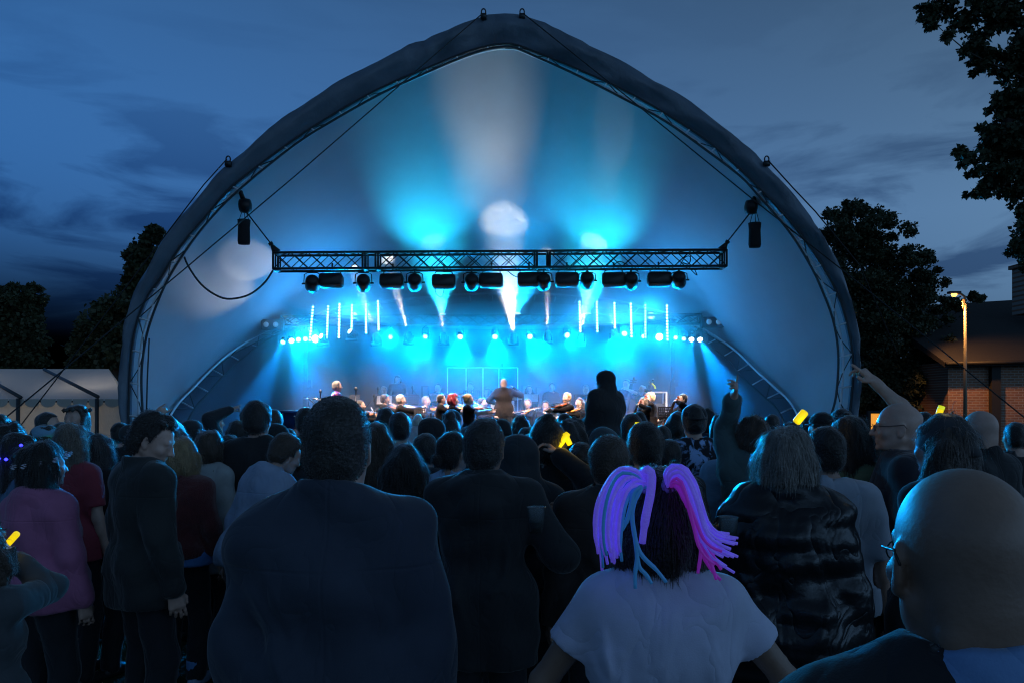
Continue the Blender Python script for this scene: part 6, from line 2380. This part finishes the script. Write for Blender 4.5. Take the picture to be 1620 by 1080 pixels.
def string_instrument(kind, label, wood, M, size):
    t = thing(kind, label, kind.replace('_', ' '), M.translation, {'violin': 'violins and violas', 'viola': 'violins and violas', 'cello': 'cellos', 'double_bass': 'double basses'}[kind])
    t.rotation_mode = 'QUATERNION'
    t.rotation_quaternion = M.to_quaternion()
    t.scale = (size, size, size)
    m = mat('varnish_' + wood, WOODS[wood], 0.22, var=0.25, vscale=14)
    if 'body' not in _inst:
        f = Field(0.03)
        f.ell((0, -0.085, 0), (0.106, 0.095, 0.034)).ell((0, 0.095, 0), (0.084, 0.080, 0.034)).ell((0, 0.0, 0), (0.066, 0.10, 0.034))
        for s in (-1, 1):
            f.ell((s * 0.112, 0.012, 0), (0.046, 0.040, 0.08), k=0.01, sign=-1)
        V, Q = surface(f, 0.0075, post=lambda F, X, Y, Z: cut(F, np.abs(Z) - 0.019 - 0.006 * (1 - np.minimum((X / 0.1) ** 2, 1)), 0.006))
        _inst['body'] = mesh_from('body', V, Q, m)
        b = MB().tube([(0, 0.16, 0.008), (0, 0.31, 0.014), (0, 0.335, 0.004), (0, 0.36, -0.012), (0, 0.372, 0.002), (0, 0.36, 0.012)], [0.013, 0.010, 0.011, 0.011, 0.010, 0.007], 8)
        for y in (0.325, 0.345):
            b.tube([(-0.032, y, 0.004), (0.032, y, 0.004)], 0.0045, 6)
        _inst['neck'] = mesh_from('neck', b.V, b.F, m)
        b = MB().box((0, 0.175, 0.030), (0.030, 0.26, 0.008)).box((0, -0.115, 0.034), (0.034, 0.11, 0.008))
        _inst['fingerboard'] = mesh_from('fingerboard', b.V, b.F, mat('ebony', (0.012, 0.011, 0.011), 0.3), False)
        b = MB().box((0, -0.02, 0.036), (0.042, 0.006, 0.032))
        _inst['bridge'] = mesh_from('bridge', b.V, b.F, mat('maple_bridge', (0.55, 0.40, 0.22), 0.5), False)
        b = MB()
        for x in (-0.009, -0.003, 0.003, 0.009):
            b.tube([(x, -0.07, 0.040), (x * 1.4, -0.02, 0.054), (x * 0.7, 0.31, 0.027)], 0.0009, 3)
        _inst['string'] = mesh_from('string', b.V, b.F, STEEL)
    for n in ('body', 'neck', 'fingerboard', 'bridge', 'string'):
        me = _inst[n]
        if n in ('body', 'neck'):
            key = n + wood
            if key not in _inst:
                me2 = me.copy()
                me2.materials.clear()
                me2.materials.append(m)
                _inst[key] = me2
            me = _inst[key]
        link(bpy.data.objects.new('strings' if n == 'string' else n, me), t)
    if kind in ('cello', 'double_bass'):
        MB().tube([(0, -0.175, 0), (0, -0.26, 0)], 0.004, 6).build('endpin', STEEL, t)
    return t


def bow(label, a, b):
    a, b = Vector(a), Vector(b)
    t = thing('bow', label, 'bow', a, 'bows of the string players')
    d = b - a
    up = Vector((0, 0, 1)) - d.normalized() * d.normalized().z
    MB().tube([Vector((0, 0, 0)) + up * 0.012, d * 0.5 + up * 0.004, d + up * 0.012], [0.0075, 0.006, 0.005], 6).build('stick', mat('bow_wood', (0.42, 0.24, 0.10), 0.4), t)
    MB().tube([up * -0.012, d * 0.97 - up * 0.012], 0.004, 4).build('hair', mat('bow_hair', (0.85, 0.82, 0.75), 0.6), t)
    MB().box(tuple(d * 0.05), (0.02, 0.02, 0.03)).build('frog', mat('ebony', (0, 0, 0)), t, False)


def frame(o, y, z):
    y = Vector(y).normalized()
    z = Vector(z)
    z = (z - y * z.dot(y)).normalized()
    x = y.cross(z)
    M = Matrix((x, y, z)).transposed().to_4x4()
    M.translation = Vector(o)
    return M


def body_matrix(p):
    M = Matrix.Translation(p['t'].location) @ Matrix.Rotation(p['t'].rotation_euler.z, 4, 'Z') @ Matrix.Scale(p['sc'], 4)
    return M


def fiddler(lab, px, py, d, yaw, inst_lab, bow_lab, wood='amber', size=1.0, bowt=0.0, kind='violin', **k):
    hz_ = EYE + (640 - py) / FPX * d
    dz = min(max((hz_ - STAGE_Z) / 0.97 - 0.712, 0.40), 0.66) - 0.92
    c = Vector((-0.075, 0.105, 1.455 + dz))
    dr = Vector((-0.50, 0.80, -0.10)).normalized()
    wl_ = c + dr * 0.46 * size + Vector((0.02, 0.0, -0.06))
    wr_ = Vector((0.20 - 0.12 * bowt, 0.44 + 0.02 * bowt, 1.30 + dz + 0.16 * bowt))
    p = player(lab, px, py, d, yaw, arms=(tuple(wl_), tuple(wr_)), hands=('grip', 'grip'), palms=((0.6, 0.2, 0.7), (-0.2, 0.1, -1)), poles=((-0.3, 0.2, -1), (0.9, -0.2, -0.5)), head_yaw=0.25, **k)
    M = body_matrix(p)
    o = M @ (c + dr * 0.16 * size)
    R3 = M.to_3x3()
    string_instrument(kind, inst_lab, wood, frame(o, R3 @ dr, R3 @ Vector((0.45, 0.1, 1))), size)
    ct = c + dr * 0.20 * size + Vector((0, 0, 0.045))
    h = wr_ + Vector((-0.02, 0.06, -0.02))
    e = h + (ct - h).normalized() * 0.74
    bow(bow_lab, M @ h, M @ e)
    return p


def cellist(lab, px, py, d, yaw, inst_lab, bow_lab, wood='red', **k):
    hz_ = EYE + (640 - py) / FPX * d
    dz = min(max((hz_ - STAGE_Z) / 0.97 - 0.712, 0.40), 0.66) - 0.50
    p = player(lab, px, py, d, yaw, arms=((-0.17, 0.20, 1.16 + dz), (0.26, 0.50, 0.72 + dz)), hands=('grip', 'grip'), palms=((0.9, 0.2, 0), (-0.3, 0, -1)), poles=((-1, 0, -0.2), (1, -0.1, 0)), feet=((-0.30, 0.40, 0.08), (0.30, 0.40, 0.08)), **k)
    M = body_matrix(p)
    R3 = M.to_3x3()
    dr = Vector((-0.20, -0.38, 1.0)).normalized()
    o = Vector((0.03, 0.42, 0.55 + dz))
    string_instrument('cello', inst_lab, wood, frame(M @ o, R3 @ dr, R3 @ Vector((0.05, 1, 0.35))), 2.05)
    h = Vector((0.26, 0.55, 0.68 + dz))
    bow(bow_lab, M @ h, M @ (h + Vector((-0.68, 0.02, 0.10))))
    return p


L_, R_ = R(-80), R(105)
fiddler('woman violinist with black hair in profile, furthest from the conductor on the marquee side', 570, 641, 17.2, R(-95), 'dark red violin of the black haired woman furthest from the conductor', 'bow of the black haired violinist furthest from the conductor', 'brown', male=False, hair='lowbun', haircol=DKB)
fiddler('man violinist with cropped dark hair and bare forearm, second from the marquee side', 609, 631, 17.5, R(-82), 'dark violin of the cropped haired man second from the marquee side', 'upright bow held by the cropped haired man', 'brown', bowt=0.6, hair='fuzz', haircol=DKB, tone='mid', sleeve=0.45)
fiddler('violinist with shaved greying hair in profile before the black music stand', 634, 632, 17.3, R(-80), 'orange violin of the shaved grey haired player', 'slanted bow of the shaved grey haired player', 'amber', bowt=0.9, hair='fuzz', haircol=GREYH)
fiddler('grey haired violinist in glasses turned half to the audience', 674, 634, 18.1, R(-125), 'orange brown violin of the grey haired player in glasses', 'bow of the grey haired player in glasses', 'amber', hair='short', haircol=GREYH, glasses=True)
fiddler('man violinist with dark hair and beard stubble beside the red haired woman', 698, 631, 17.2, R(-82), 'golden violin of the dark haired man by the red haired woman', 'steep bow of the dark haired man by the red haired woman', 'amber', bowt=0.3, hair='short', haircol=DKB, tone='mid')
fiddler('woman violinist with bright red curly hair', 717, 632, 16.9, R(-88), 'golden yellow violin of the red haired woman', 'bow of the red haired woman', 'amber', bowt=0.7, male=False, hair='curly', haircol=(0.32, 0.015, 0.02), vol=0.02, sleeve=0.3)
fiddler('woman violinist with ginger blond hair and green headband', 741, 631, 16.7, R(-92), 'bright orange violin of the ginger blond woman', 'bow of the ginger blond woman', 'red', bowt=0.5, male=False, hair='bun', haircol=(0.42, 0.20, 0.06), sleeve=0.3, glasses=True)
fiddler('dark haired violinist at the conductor desk with a black sleeve', 763, 637, 17.8, R(-120), 'red violin of the player at the conductor desk', 'bow of the player at the conductor desk', 'red', male=False, hair='lowbun', haircol=DKB)
fiddler('woman violinist in glasses with hair tied back, right beside the conductor', 835, 638, 17.9, R(140), 'orange violin of the woman in glasses beside the conductor', 'long slanting bow of the woman in glasses beside the conductor', 'amber', bowt=0.8, male=False, hair='bun', haircol=BROWN, glasses=True)
player('young clarinet player in black looking down his instrument', 863, 641, 18.2, R(175), hair='short', haircol=DKB, arms=((-0.04, 0.30, 0.95), (0.04, 0.34, 0.82)), hands=('grip', 'grip'), pitch=-0.15)
_p = PEOPLE[-1]
_m = body_matrix(_p)
_q = thing('clarinet', 'black clarinet held downwards by the young player', 'clarinet', _m @ Vector((0, 0.16, 1.14)))
_i = Matrix.Translation(-_q.location)
_a, _b2 = _i @ (_m @ Vector((0, 0.13, 1.16))), _i @ (_m @ Vector((0, 0.42, 0.66)))
MB().tube([_a, _a.lerp(_b2, 0.08), _a.lerp(_b2, 0.9), _b2], [0.008, 0.013, 0.015, 0.032], 8).build('tube', mat('ebony', (0, 0, 0)), _q)
for k in range(6):
    MB().tube([_a.lerp(_b2, 0.2 + 0.1 * k) + Vector((-0.018, -0.01, 0)), _a.lerp(_b2, 0.2 + 0.1 * k) + Vector((0.018, -0.01, 0))], 0.004, 5).build('key', STEEL, _q)
fiddler('viola player with ginger beard and short blond hair', 897, 629, 17.2, R(112), 'brown viola of the ginger bearded player', 'bow of the ginger bearded player', 'red', 1.15, bowt=0.4, kind='viola', hair='short', haircol=(0.40, 0.24, 0.10), beard=(0.35, 0.14, 0.05))
fiddler('woman viola player with brown hair in glasses near the cloaked child', 917, 637, 17.4, R(115), 'orange viola of the brown haired woman near the cloaked child', 'bow of the brown haired viola player', 'amber', 1.12, kind='viola', male=False, hair='long', haircol=BROWN, glasses=True)
fiddler('blond long haired viola player nearest to the cloaked child', 934, 632, 17.8, R(108), 'viola of the blond player nearest to the cloaked child', 'bow of the blond viola player', 'amber', 1.12, kind='viola', male=False, hair='long', haircol=BLONDE)
cellist('woman cellist with dark bob and glasses next to the blond cellist', 1017, 637, 17.0, R(118), 'orange red cello of the woman with dark bob', 'bow of the cellist with dark bob', 'red', male=False, hair='bob', haircol=BROWN, glasses=True)
cellist('blond short haired cellist leaning on the cello scroll', 1029, 628, 17.5, R(100), 'red cello of the blond short haired player', 'bow of the blond short haired cellist', 'red', male=False, hair='short', haircol=(0.5, 0.36, 0.17), vol=0.012)
cellist('dark haired cellist in profile at the end of the row past the mast', 1080, 631, 16.9, R(98), 'cello with red scroll beyond the mast', 'bow of the cellist past the mast', 'red', hair='short', haircol=DKB)

# back row
player('wind player in glasses with pale hair behind the white music sheets', 607, 618, 19.8, R(172), RISER_Z, hair='short', haircol=GREYH, glasses=True)
player('wind player with light brown hair behind the second black music stand', 693, 613, 19.9, R(175), RISER_Z, hair='short', haircol=BROWN)
player('dark haired player looking over the tallest music stand', 744, 612, 19.9, R(178), RISER_Z, hair='short', haircol=DKB)
player('drummer sitting behind the clear screen', 771, 623, 20.0, R(178), RISER_Z, hair='short', haircol=BROWN)
player('wind player with dark hair above the white sheets right of the conductor', 837, 616, 19.9, R(182), RISER_Z, male=False, hair='bob', haircol=DKB)
player('horn player with dark hair above the music stand behind the clarinet player', 873, 612, 19.9, R(185), RISER_Z, male=False, hair='lowbun', haircol=DKB)
player('bald player in glasses above the music stand behind the viola players', 927, 616, 19.9, R(185), RISER_Z, hair='fuzz', haircol=GREYH, glasses=True, arms=((-0.05, 0.30, 0.95), (0.06, 0.34, 0.85)), hands=('grip', 'grip'))
player('percussionist standing in a dark T-shirt at the back, dark curly hair', 629, 599, 20.2, R(-165), RISER_Z - 0.05, True, hair='curly', haircol=DKB, sleeve=0.45, pitch=-0.3, girth=1.15, arms=(None, (0.25, 0.30, 1.02)), hands=('relax', 'grip'), palms=(None, (0, 0, -1)))
cond = player('bald conductor in a black shirt seen from behind in the middle of the stage', 797, 606, 17.6, R(4), STAGE_Z + 0.12, True, hair='bald', girth=1.22, thick=0.022, top_col=(0.014, 0.012, 0.013), hem=0.80, collar=0.02,
              arms=((-0.22, 0.30, 1.15), (0.26, 0.28, 1.50)), hands=('open', 'grip'), palms=((0, 0, -1), (-1, 0, 0.2)), poles=((-1, -0.3, -0.5), (1, -0.2, -0.7)))
_pd = thing('podium', 'low black podium under the conductor', 'podium', (cond['t'].location.x, 17.6, STAGE_Z))
flat(MB().box((0, 0, 0.05), (1.0, 0.9, 0.10)).build('top', mat('stage_deck', (0, 0, 0)), _pd))
flat(MB().box((0, 0, 0.11), (0.9, 0.8, 0.02)).build('mat', mat('podium_mat', (0.02, 0.02, 0.02), 0.9), _pd))

floral = bpy.data.materials.new('floral_shirt')
floral.use_nodes = True
_t = floral.node_tree
_tc = nd(_t, 'ShaderNodeTexCoord')
_v = nd(_t, 'ShaderNodeTexVoronoi', i_Scale=13.0)
_r = nd(_t, 'ShaderNodeValToRGB')
_r.color_ramp.elements[0].position, _r.color_ramp.elements[0].color = 0.25, (0.75, 0.16, 0.30, 1)
_r.color_ramp.elements[1].position, _r.color_ramp.elements[1].color = 0.52, (0.10, 0.05, 0.30, 1)
_t.links.new(_tc.outputs['Object'], _v.inputs['Vector'])
_t.links.new(_v.outputs['Distance'], _r.inputs['Fac'])
_t.links.new(_r.outputs['Color'], _t.nodes['Principled BSDF'].inputs['Base Color'])
keys_man = player('keyboard player with short grey hair in a pink and purple flowered shirt', 533, 611, 17.0, R(-70), STAGE_Z, hair='fuzz', haircol=GREYH, top_mat=floral, girth=1.2, sleeve=0.45, arms=((-0.15, 0.45, 0.98), (0.15, 0.45, 0.98)), standing=True)
kx, ky = keys_man['t'].location.x, keys_man['t'].location.y
kb = thing('keyboard', 'electronic keyboard on a tube stand before the man in the flowered shirt', 'keyboard', (kx + 0.45, ky + 0.1, STAGE_Z + 0.95), None, R(-70))
flat(MB().box((0, 0, 0), (1.3, 0.3, 0.09)).build('case', BLACK, kb))
for k in range(36):
    flat(MB().box((-0.6 + k * 0.0343, -0.06, 0.05), (0.031, 0.15, 0.012)).build('key', mat('ivory', (0.8, 0.78, 0.72), 0.4), kb))
b_ = MB()
for s in (-1, 1):
    b_.tube([(s * 0.5, -0.2, -0.94), (s * 0.5, 0.0, -0.3), (s * 0.45, 0.0, -0.05)], 0.02, 6).tube([(s * 0.5, 0.25, -0.94), (s * 0.5, 0.0, -0.3)], 0.02, 6)
b_.build('stand', STEEL, kb)


def chrome_stand(label, px, py, d, s):
    o = P(px, py, d)
    t = thing('chrome_stand', label, 'stand', o, 'curved chrome stands beside the keyboard player')
    for k in (0, 1):
        MB().tube([tuple(v) for v in resample([(-0.22 + 0.16 * k, 0.1 * k, 0.06), (-0.12 + 0.16 * k, 0.1 * k, 0.05), (0.0 + 0.16 * k, 0.1 * k, -0.05), (0.10 + 0.16 * k, 0.1 * k, -0.22), (0.14 + 0.16 * k, 0.1 * k, -0.6)], 16)], 0.02, 6).build('tube', mat('chrome', (0.8, 0.8, 0.82), 0.15, 0.9), t)


chrome_stand('curved chrome tubes rising left of the keyboard player', 497, 634, 16.6, 1)
chrome_stand('curved chrome tubes beside the blue kettle drum', 474, 661, 16.2, 1)
td = thing('kettle_drum', 'dark blue kettle drum at the keyboard player end of the stage', 'drum', P(454, 656, 16.4))
MB().lathe([(0.05, -0.36), (0.22, -0.28), (0.30, -0.1), (0.31, 0.05), (0.325, 0.055), (0.325, 0.09), (0.30, 0.095)], 20).build('bowl', mat('drum_blue', (0.02, 0.05, 0.16), 0.25, 0.4), td)
MB().lathe([(0.001, 0.096), (0.30, 0.098), (0.001, 0.1)], 20).build('skin', mat('drum_skin', (0.6, 0.58, 0.52), 0.6), td)
for a in range(4):
    MB().tube([(0.31 * math.cos(a * PI / 2), 0.31 * math.sin(a * PI / 2), 0.05), (0.38 * math.cos(a * PI / 2), 0.38 * math.sin(a * PI / 2), -0.95)], 0.014, 5).build('leg', STEEL, td)


def bassist(lab, px, py, yaw, inst_lab, scroll, **k):
    d = 19.0
    p = player(lab, px, py, d, yaw, STAGE_Z + 0.1, True, **k)
    foot = Vector((p['t'].location.x, d, STAGE_Z + 0.1)) + Matrix.Rotation(yaw, 3, 'Z') @ Vector((-0.05, 0.45, 0.12))
    top = P(*scroll, d - 0.1)
    ax = (top - foot)
    size = ax.length / 0.63
    o = foot + ax.normalized() * 0.26 * size
    string_instrument('double_bass', inst_lab, 'dark', frame(o, ax, Matrix.Rotation(yaw, 3, 'Z') @ Vector((0, 1, 0.1))), size)


bassist('double bass player in glasses and dark blue shirt', 991, 607, R(150), 'double bass of the player in glasses', (1003, 597), hair='short', haircol=DKB, glasses=True, girth=1.2, top_col=(0.02, 0.03, 0.06), sleeve=0.45, arms=((-0.12, 0.30, 1.50), (0.2, 0.35, 1.0)), hands=('grip', 'grip'), poles=((-1, 0, -0.4), None))
bassist('white haired double bass player with one arm reaching up to the neck', 1016, 616, R(145), 'double bass with a yellow ribbon at its scroll', (1033, 600), hair='curly', haircol=(0.5, 0.52, 0.52), arms=((-0.22, 0.28, 1.62), (0.2, 0.35, 1.0)), hands=('grip', 'grip'), poles=((-1, 0, 0.2), None))
MB().tube([P(1031, 606, 18.85), P(1035, 609, 18.84), P(1037, 614, 18.85)], 0.022, 6).build('ribbon', YEL)
tag(bpy.data.objects['ribbon'], 'yellow ribbon tied under a double bass scroll', 'ribbon')


# stands, microphones, screen, drums
def music_stand(label, px, py, d, w=30, h=20, sheet=False, base=STAGE_Z, yaw=0.0):
    o = P(px, py, d)
    t = thing('music_stand', label, 'music stand', (o.x, o.y, base), 'music stands of the orchestra', yaw)
    z = o.z - base
    W, H = w / FPX * d, h / FPX * d
    tilt = Matrix.Rotation(R(-18), 3, 'X')
    b = MB()
    nx, nz = max(5, int(W / 0.045)), max(4, int(H / 0.05))
    for i in range(nx + 1):
        b.box(Vector((0, 0, z)) + tilt @ Vector((-W / 2 + W * i / nx, 0, 0)), (0.024, 0.006, H), tilt)
    for j in range(nz + 1):
        b.box(Vector((0, 0, z)) + tilt @ Vector((0, 0.004, -H / 2 + H * j / nz)), (W, 0.006, 0.026), tilt)
    b.box(Vector((0, 0, z)) + tilt @ Vector((0, 0.035 if yaw else -0.035, -H / 2)), (W, 0.07, 0.008), tilt)
    b.build('desk', BLACK, t, False)
    if sheet:
        for s in (-1, 1):
            q = MB().box(Vector((0, 0, z)) + tilt @ Vector((s * W * 0.235, -0.014, 0.01)), (W * 0.46, 0.003, H * 0.94), tilt)
            q.build('music_sheet', mat('paper', (0.8, 0.79, 0.76), 0.8), t, False)
    MB().tube([(0, 0.03, z - H * 0.2), (0, 0.04, 0.2)], 0.012, 6).build('post', BLACK, t)
    b = MB()
    for a in (90, 210, 330):
        b.tube([(0, 0.04, 0.22), (0.24 * math.cos(R(a)), 0.04 + 0.24 * math.sin(R(a)), 0.01)], 0.01, 5)
    b.build('tripod', BLACK, t)


for lab, px, py, d, w, h, sh, bz in (
        ('music stand with white sheets behind the cropped haired violinist', 608, 633, 18.4, 25, 15, True, STAGE_Z),
        ('black perforated music stand behind the shaved grey haired violinist', 648, 632, 18.6, 27, 16, False, STAGE_Z),
        ('black perforated music stand left of the dark haired violinist with stubble', 697, 629, 18.5, 26, 14, False, STAGE_Z),
        ('tallest black perforated music stand, behind the ginger blond violinist', 746, 624, 18.7, 25, 14, False, STAGE_Z),
        ('music stand with two white sheets right of the conductor', 840, 630, 18.9, 24, 14, True, STAGE_Z),
        ('black perforated music stand behind the clarinet player', 872, 631, 18.9, 26, 14, False, STAGE_Z),
        ('black perforated music stand behind the viola players', 922, 631, 18.9, 26, 15, False, STAGE_Z),
        ('black music stand in front of the cellist past the mast', 1052, 652, 16.6, 20, 18, False, STAGE_Z),
        ('dark perforated music stand right of the keyboard player', 561, 632, 18.0, 14, 16, False, STAGE_Z),
        ('low dark music stand before the grey haired violinist in glasses', 664, 652, 17.0, 16, 14, False, STAGE_Z),
        ('wide conductor desk with white score pages either side of his back', 795, 642, 16.9 + 1.5, 40, 18, True, STAGE_Z)):
    music_stand(lab, px, py, d, w, h, sh, bz)


def mic(label, px, py, d, base=STAGE_Z, boom=None):
    o = P(px, py, d)
    t = thing('microphone_stand', label, 'microphone stand', (o.x, o.y, base), 'microphones on stands')
    z = o.z - base
    top = (0, 0, z - 0.08)
    if boom:
        MB().tube([(0, 0, 0.1), (boom, 0, z * 0.75)], 0.011, 6).tube([(boom, 0, z * 0.75), (0, 0, z - 0.06)], 0.008, 6).build('boom', BLACK, t)
    else:
        MB().tube([(0, 0, 0.05), (0, 0, z - 0.1)], 0.011, 6).build('pole', BLACK, t)
    MB().lathe([(0.012, -0.16), (0.017, -0.05), (0.032, -0.03), (0.034, 0.0), (0.022, 0.03), (0.004, 0.04)], 10, Matrix.Translation((0, 0, z))).build('capsule', mat('mic_grille', (0.05, 0.05, 0.055), 0.4, 0.6), t)
    b = MB()
    for a in (90, 210, 330):
        b.tube([(0, 0, 0.16), (0.3 * math.cos(R(a)), 0.3 * math.sin(R(a)), 0.01)], 0.01, 5)
    b.build('tripod', BLACK, t)


mic('slim microphone stand left of the keyboard player', 507, 618, 17.2)
mic('round microphone on a straight stand right of the keyboard player', 563, 614, 17.2)
mic('thin microphone stand by the pale haired wind player', 598, 613, 18.8)
mic('overhead microphone tilted beside the percussionist', 653, 612, 18.8, STAGE_Z, 0.3)
mic('slanted microphone boom between the first violinists', 592, 625, 18.2, STAGE_Z, -0.25)
mic('high microphone above the clear drum screen', 795, 575, 20.3, RISER_Z)


def drum_screen():
    d = 19.35
    xs = [708, 737, 764, 789, 819]
    t = thing('drum_screen', 'clear folding screen of four panels round the drums', 'drum screen', (P(764, 0, d).x, d, RISER_Z))
    top = EYE + (640 - 581) / FPX * d - RISER_Z
    cl = bpy.data.materials.new('clear_acrylic')
    cl.use_nodes = True
    tt = cl.node_tree
    tt.nodes.clear()
    o = nd(tt, 'ShaderNodeOutputMaterial')
    tr = nd(tt, 'ShaderNodeBsdfTransparent')
    tr.inputs['Color'].default_value = (0.93, 0.97, 0.98, 1)
    gl_ = nd(tt, 'ShaderNodeBsdfGlossy', i_Roughness=0.08)
    fr = nd(tt, 'ShaderNodeFresnel', i_IOR=1.5)
    mx = nd(tt, 'ShaderNodeMixShader')
    tt.links.new(fr.outputs[0], mx.inputs[0]); tt.links.new(tr.outputs[0], mx.inputs[1]); tt.links.new(gl_.outputs[0], mx.inputs[2]); tt.links.new(mx.outputs[0], o.inputs['Surface'])
    edge = mat('acrylic_edge', (0.75, 0.82, 0.85), 0.3)
    P0 = [Vector((P(x, 0, d).x - t.location.x, (0.14 if i % 2 else 0.0), 0)) for i, x in enumerate(xs)]
    for i in range(4):
        a, b = P0[i], P0[i + 1]
        obj('panel', [a, b, b + Vector((0, 0, top)), a + Vector((0, 0, top))], [(0, 1, 2, 3)], cl, t, False)
        MB().tube([a + Vector((0, 0, top)), b + Vector((0, 0, top))], 0.008, 5).build('top_edge', edge, t)
    for p in P0:
        MB().box(p + Vector((0, -0.01, top / 2)), (0.03, 0.02, top)).build('post', edge, t, False)


drum_screen()


def drum_kit():
    c = Vector((P(771, 0, 19.85).x, 19.72, RISER_Z))
    t = thing('drum_kit', 'drum kit with cymbals behind the clear screen', 'drum kit', c)
    sh = mat('drum_shell', (0.05, 0.01, 0.012), 0.25)
    sk = mat('drum_skin', (0.6, 0.58, 0.52), 0.6)
    br = mat('cymbal_brass', (0.5, 0.36, 0.12), 0.3, 0.9)
    q = Matrix.Translation((0, 0, 0.28)) @ Matrix.Rotation(R(90), 4, 'X')
    b = MB().lathe([(0.27, -0.2), (0.28, -0.2), (0.28, 0.2), (0.27, 0.2)], 20, q)
    b.build('bass_drum', sh, t)
    for x, z, r in ((-0.22, 0.66, 0.15), (0.2, 0.68, 0.16), (0.5, 0.5, 0.2), (-0.5, 0.52, 0.18)):
        MB().lathe([(r * 0.97, -0.11), (r, -0.1), (r, 0.1), (r * 0.97, 0.11)], 16, Matrix.Translation((x, 0.02, z))).build('tom', sh, t)
    for x, z, r in ((-0.62, 1.02, 0.21), (0.35, 1.14, 0.24), (0.72, 0.92, 0.19)):
        MB().lathe([(0.001, 0.02), (0.04, 0.018), (r, -0.012), (r, -0.016), (0.04, 0.012)], 18, Matrix.Translation((x, 0.0, z)) @ Matrix.Rotation(R(-8), 4, 'X')).build('cymbal', br, t)
        MB().tube([(x, 0, 0), (x, 0, z)], 0.011, 6).build('cymbal_stand', STEEL, t)


drum_kit()


def speaker(label, px, py, d, w, h, base):
    o = P(px, py, d)
    W, H = w / FPX * d, h / FPX * d
    t = thing('loudspeaker', label, 'loudspeaker', (o.x, o.y, o.z), 'loudspeakers at the back of the stage')
    flat(MB().box((0, 0, 0), (W, 0.35, H)).build('cabinet', mat('speaker_box', (0.03, 0.032, 0.036), 0.7), t))
    flat(MB().box((0.02, -0.19, 0), (W * 0.7, 0.02, H * 0.9)).build('grille', mat('speaker_grille', (0.10, 0.10, 0.11), 0.6, bump=0.5, bscale=90), t))
    hb = o.z - H / 2 - base
    MB().tube([(0, 0, -H / 2), (0, 0, -H / 2 - hb)], 0.02, 8).build('pole', BLACK, t)
    b = MB()
    for a in (90, 210, 330):
        b.tube([(0, 0, -H / 2 - hb + 0.25), (0.3 * math.cos(R(a)), 0.3 * math.sin(R(a)), -H / 2 - hb + 0.02)], 0.013, 5)
    b.build('tripod', BLACK, t)


speaker('grey fronted loudspeaker between percussionist and second black music stand', 673, 619, 20.3, 11, 18, RISER_Z)
speaker('small dark loudspeaker right of the clear drum screen', 829, 616, 20.4, 9, 14, RISER_Z)
speaker('small dark loudspeaker above the horn player stand', 851, 618, 20.4, 8, 12, RISER_Z)


def rack():
    o = P(1040, 640, 18.4)
    t = thing('amplifier_rack', 'white framed amplifier rack behind the cellists', 'amplifier rack', (o.x, o.y, STAGE_Z))
    z1 = P(0, 619, 18.4).z - STAGE_Z
    w = 0.18
    m = mat('rack_white', (0.7, 0.72, 0.74), 0.4)
    for x in (-w, w):
        for y in (-0.2, 0.2):
            MB().tube([(x, y, 0), (x, y, z1)], 0.022, 6).build('upright', m, t)
    for z in (0.1, z1 - 0.02):
        for y in (-0.2, 0.2):
            MB().tube([(-w, y, z), (w, y, z)], 0.022, 6).build('rail', m, t)
    for k in range(4):
        flat(MB().box((0, 0, 0.25 + k * 0.28), (0.34, 0.36, 0.24)).build('unit', mat('rack_unit', (0.03, 0.05, 0.07), 0.4), t))


rack()
A('grey haired woman in a grey coat painted as stage-lit close to the stage edge', 661, 652, 14.2, yaw=0.3, male=False, hair='bob', haircol=(0.5, 0.48, 0.45), top_col=(0.45, 0.46, 0.52), thick=0.028, hood='down', height=1.68)  # bright coat colour stands in for stage light that does not reach her
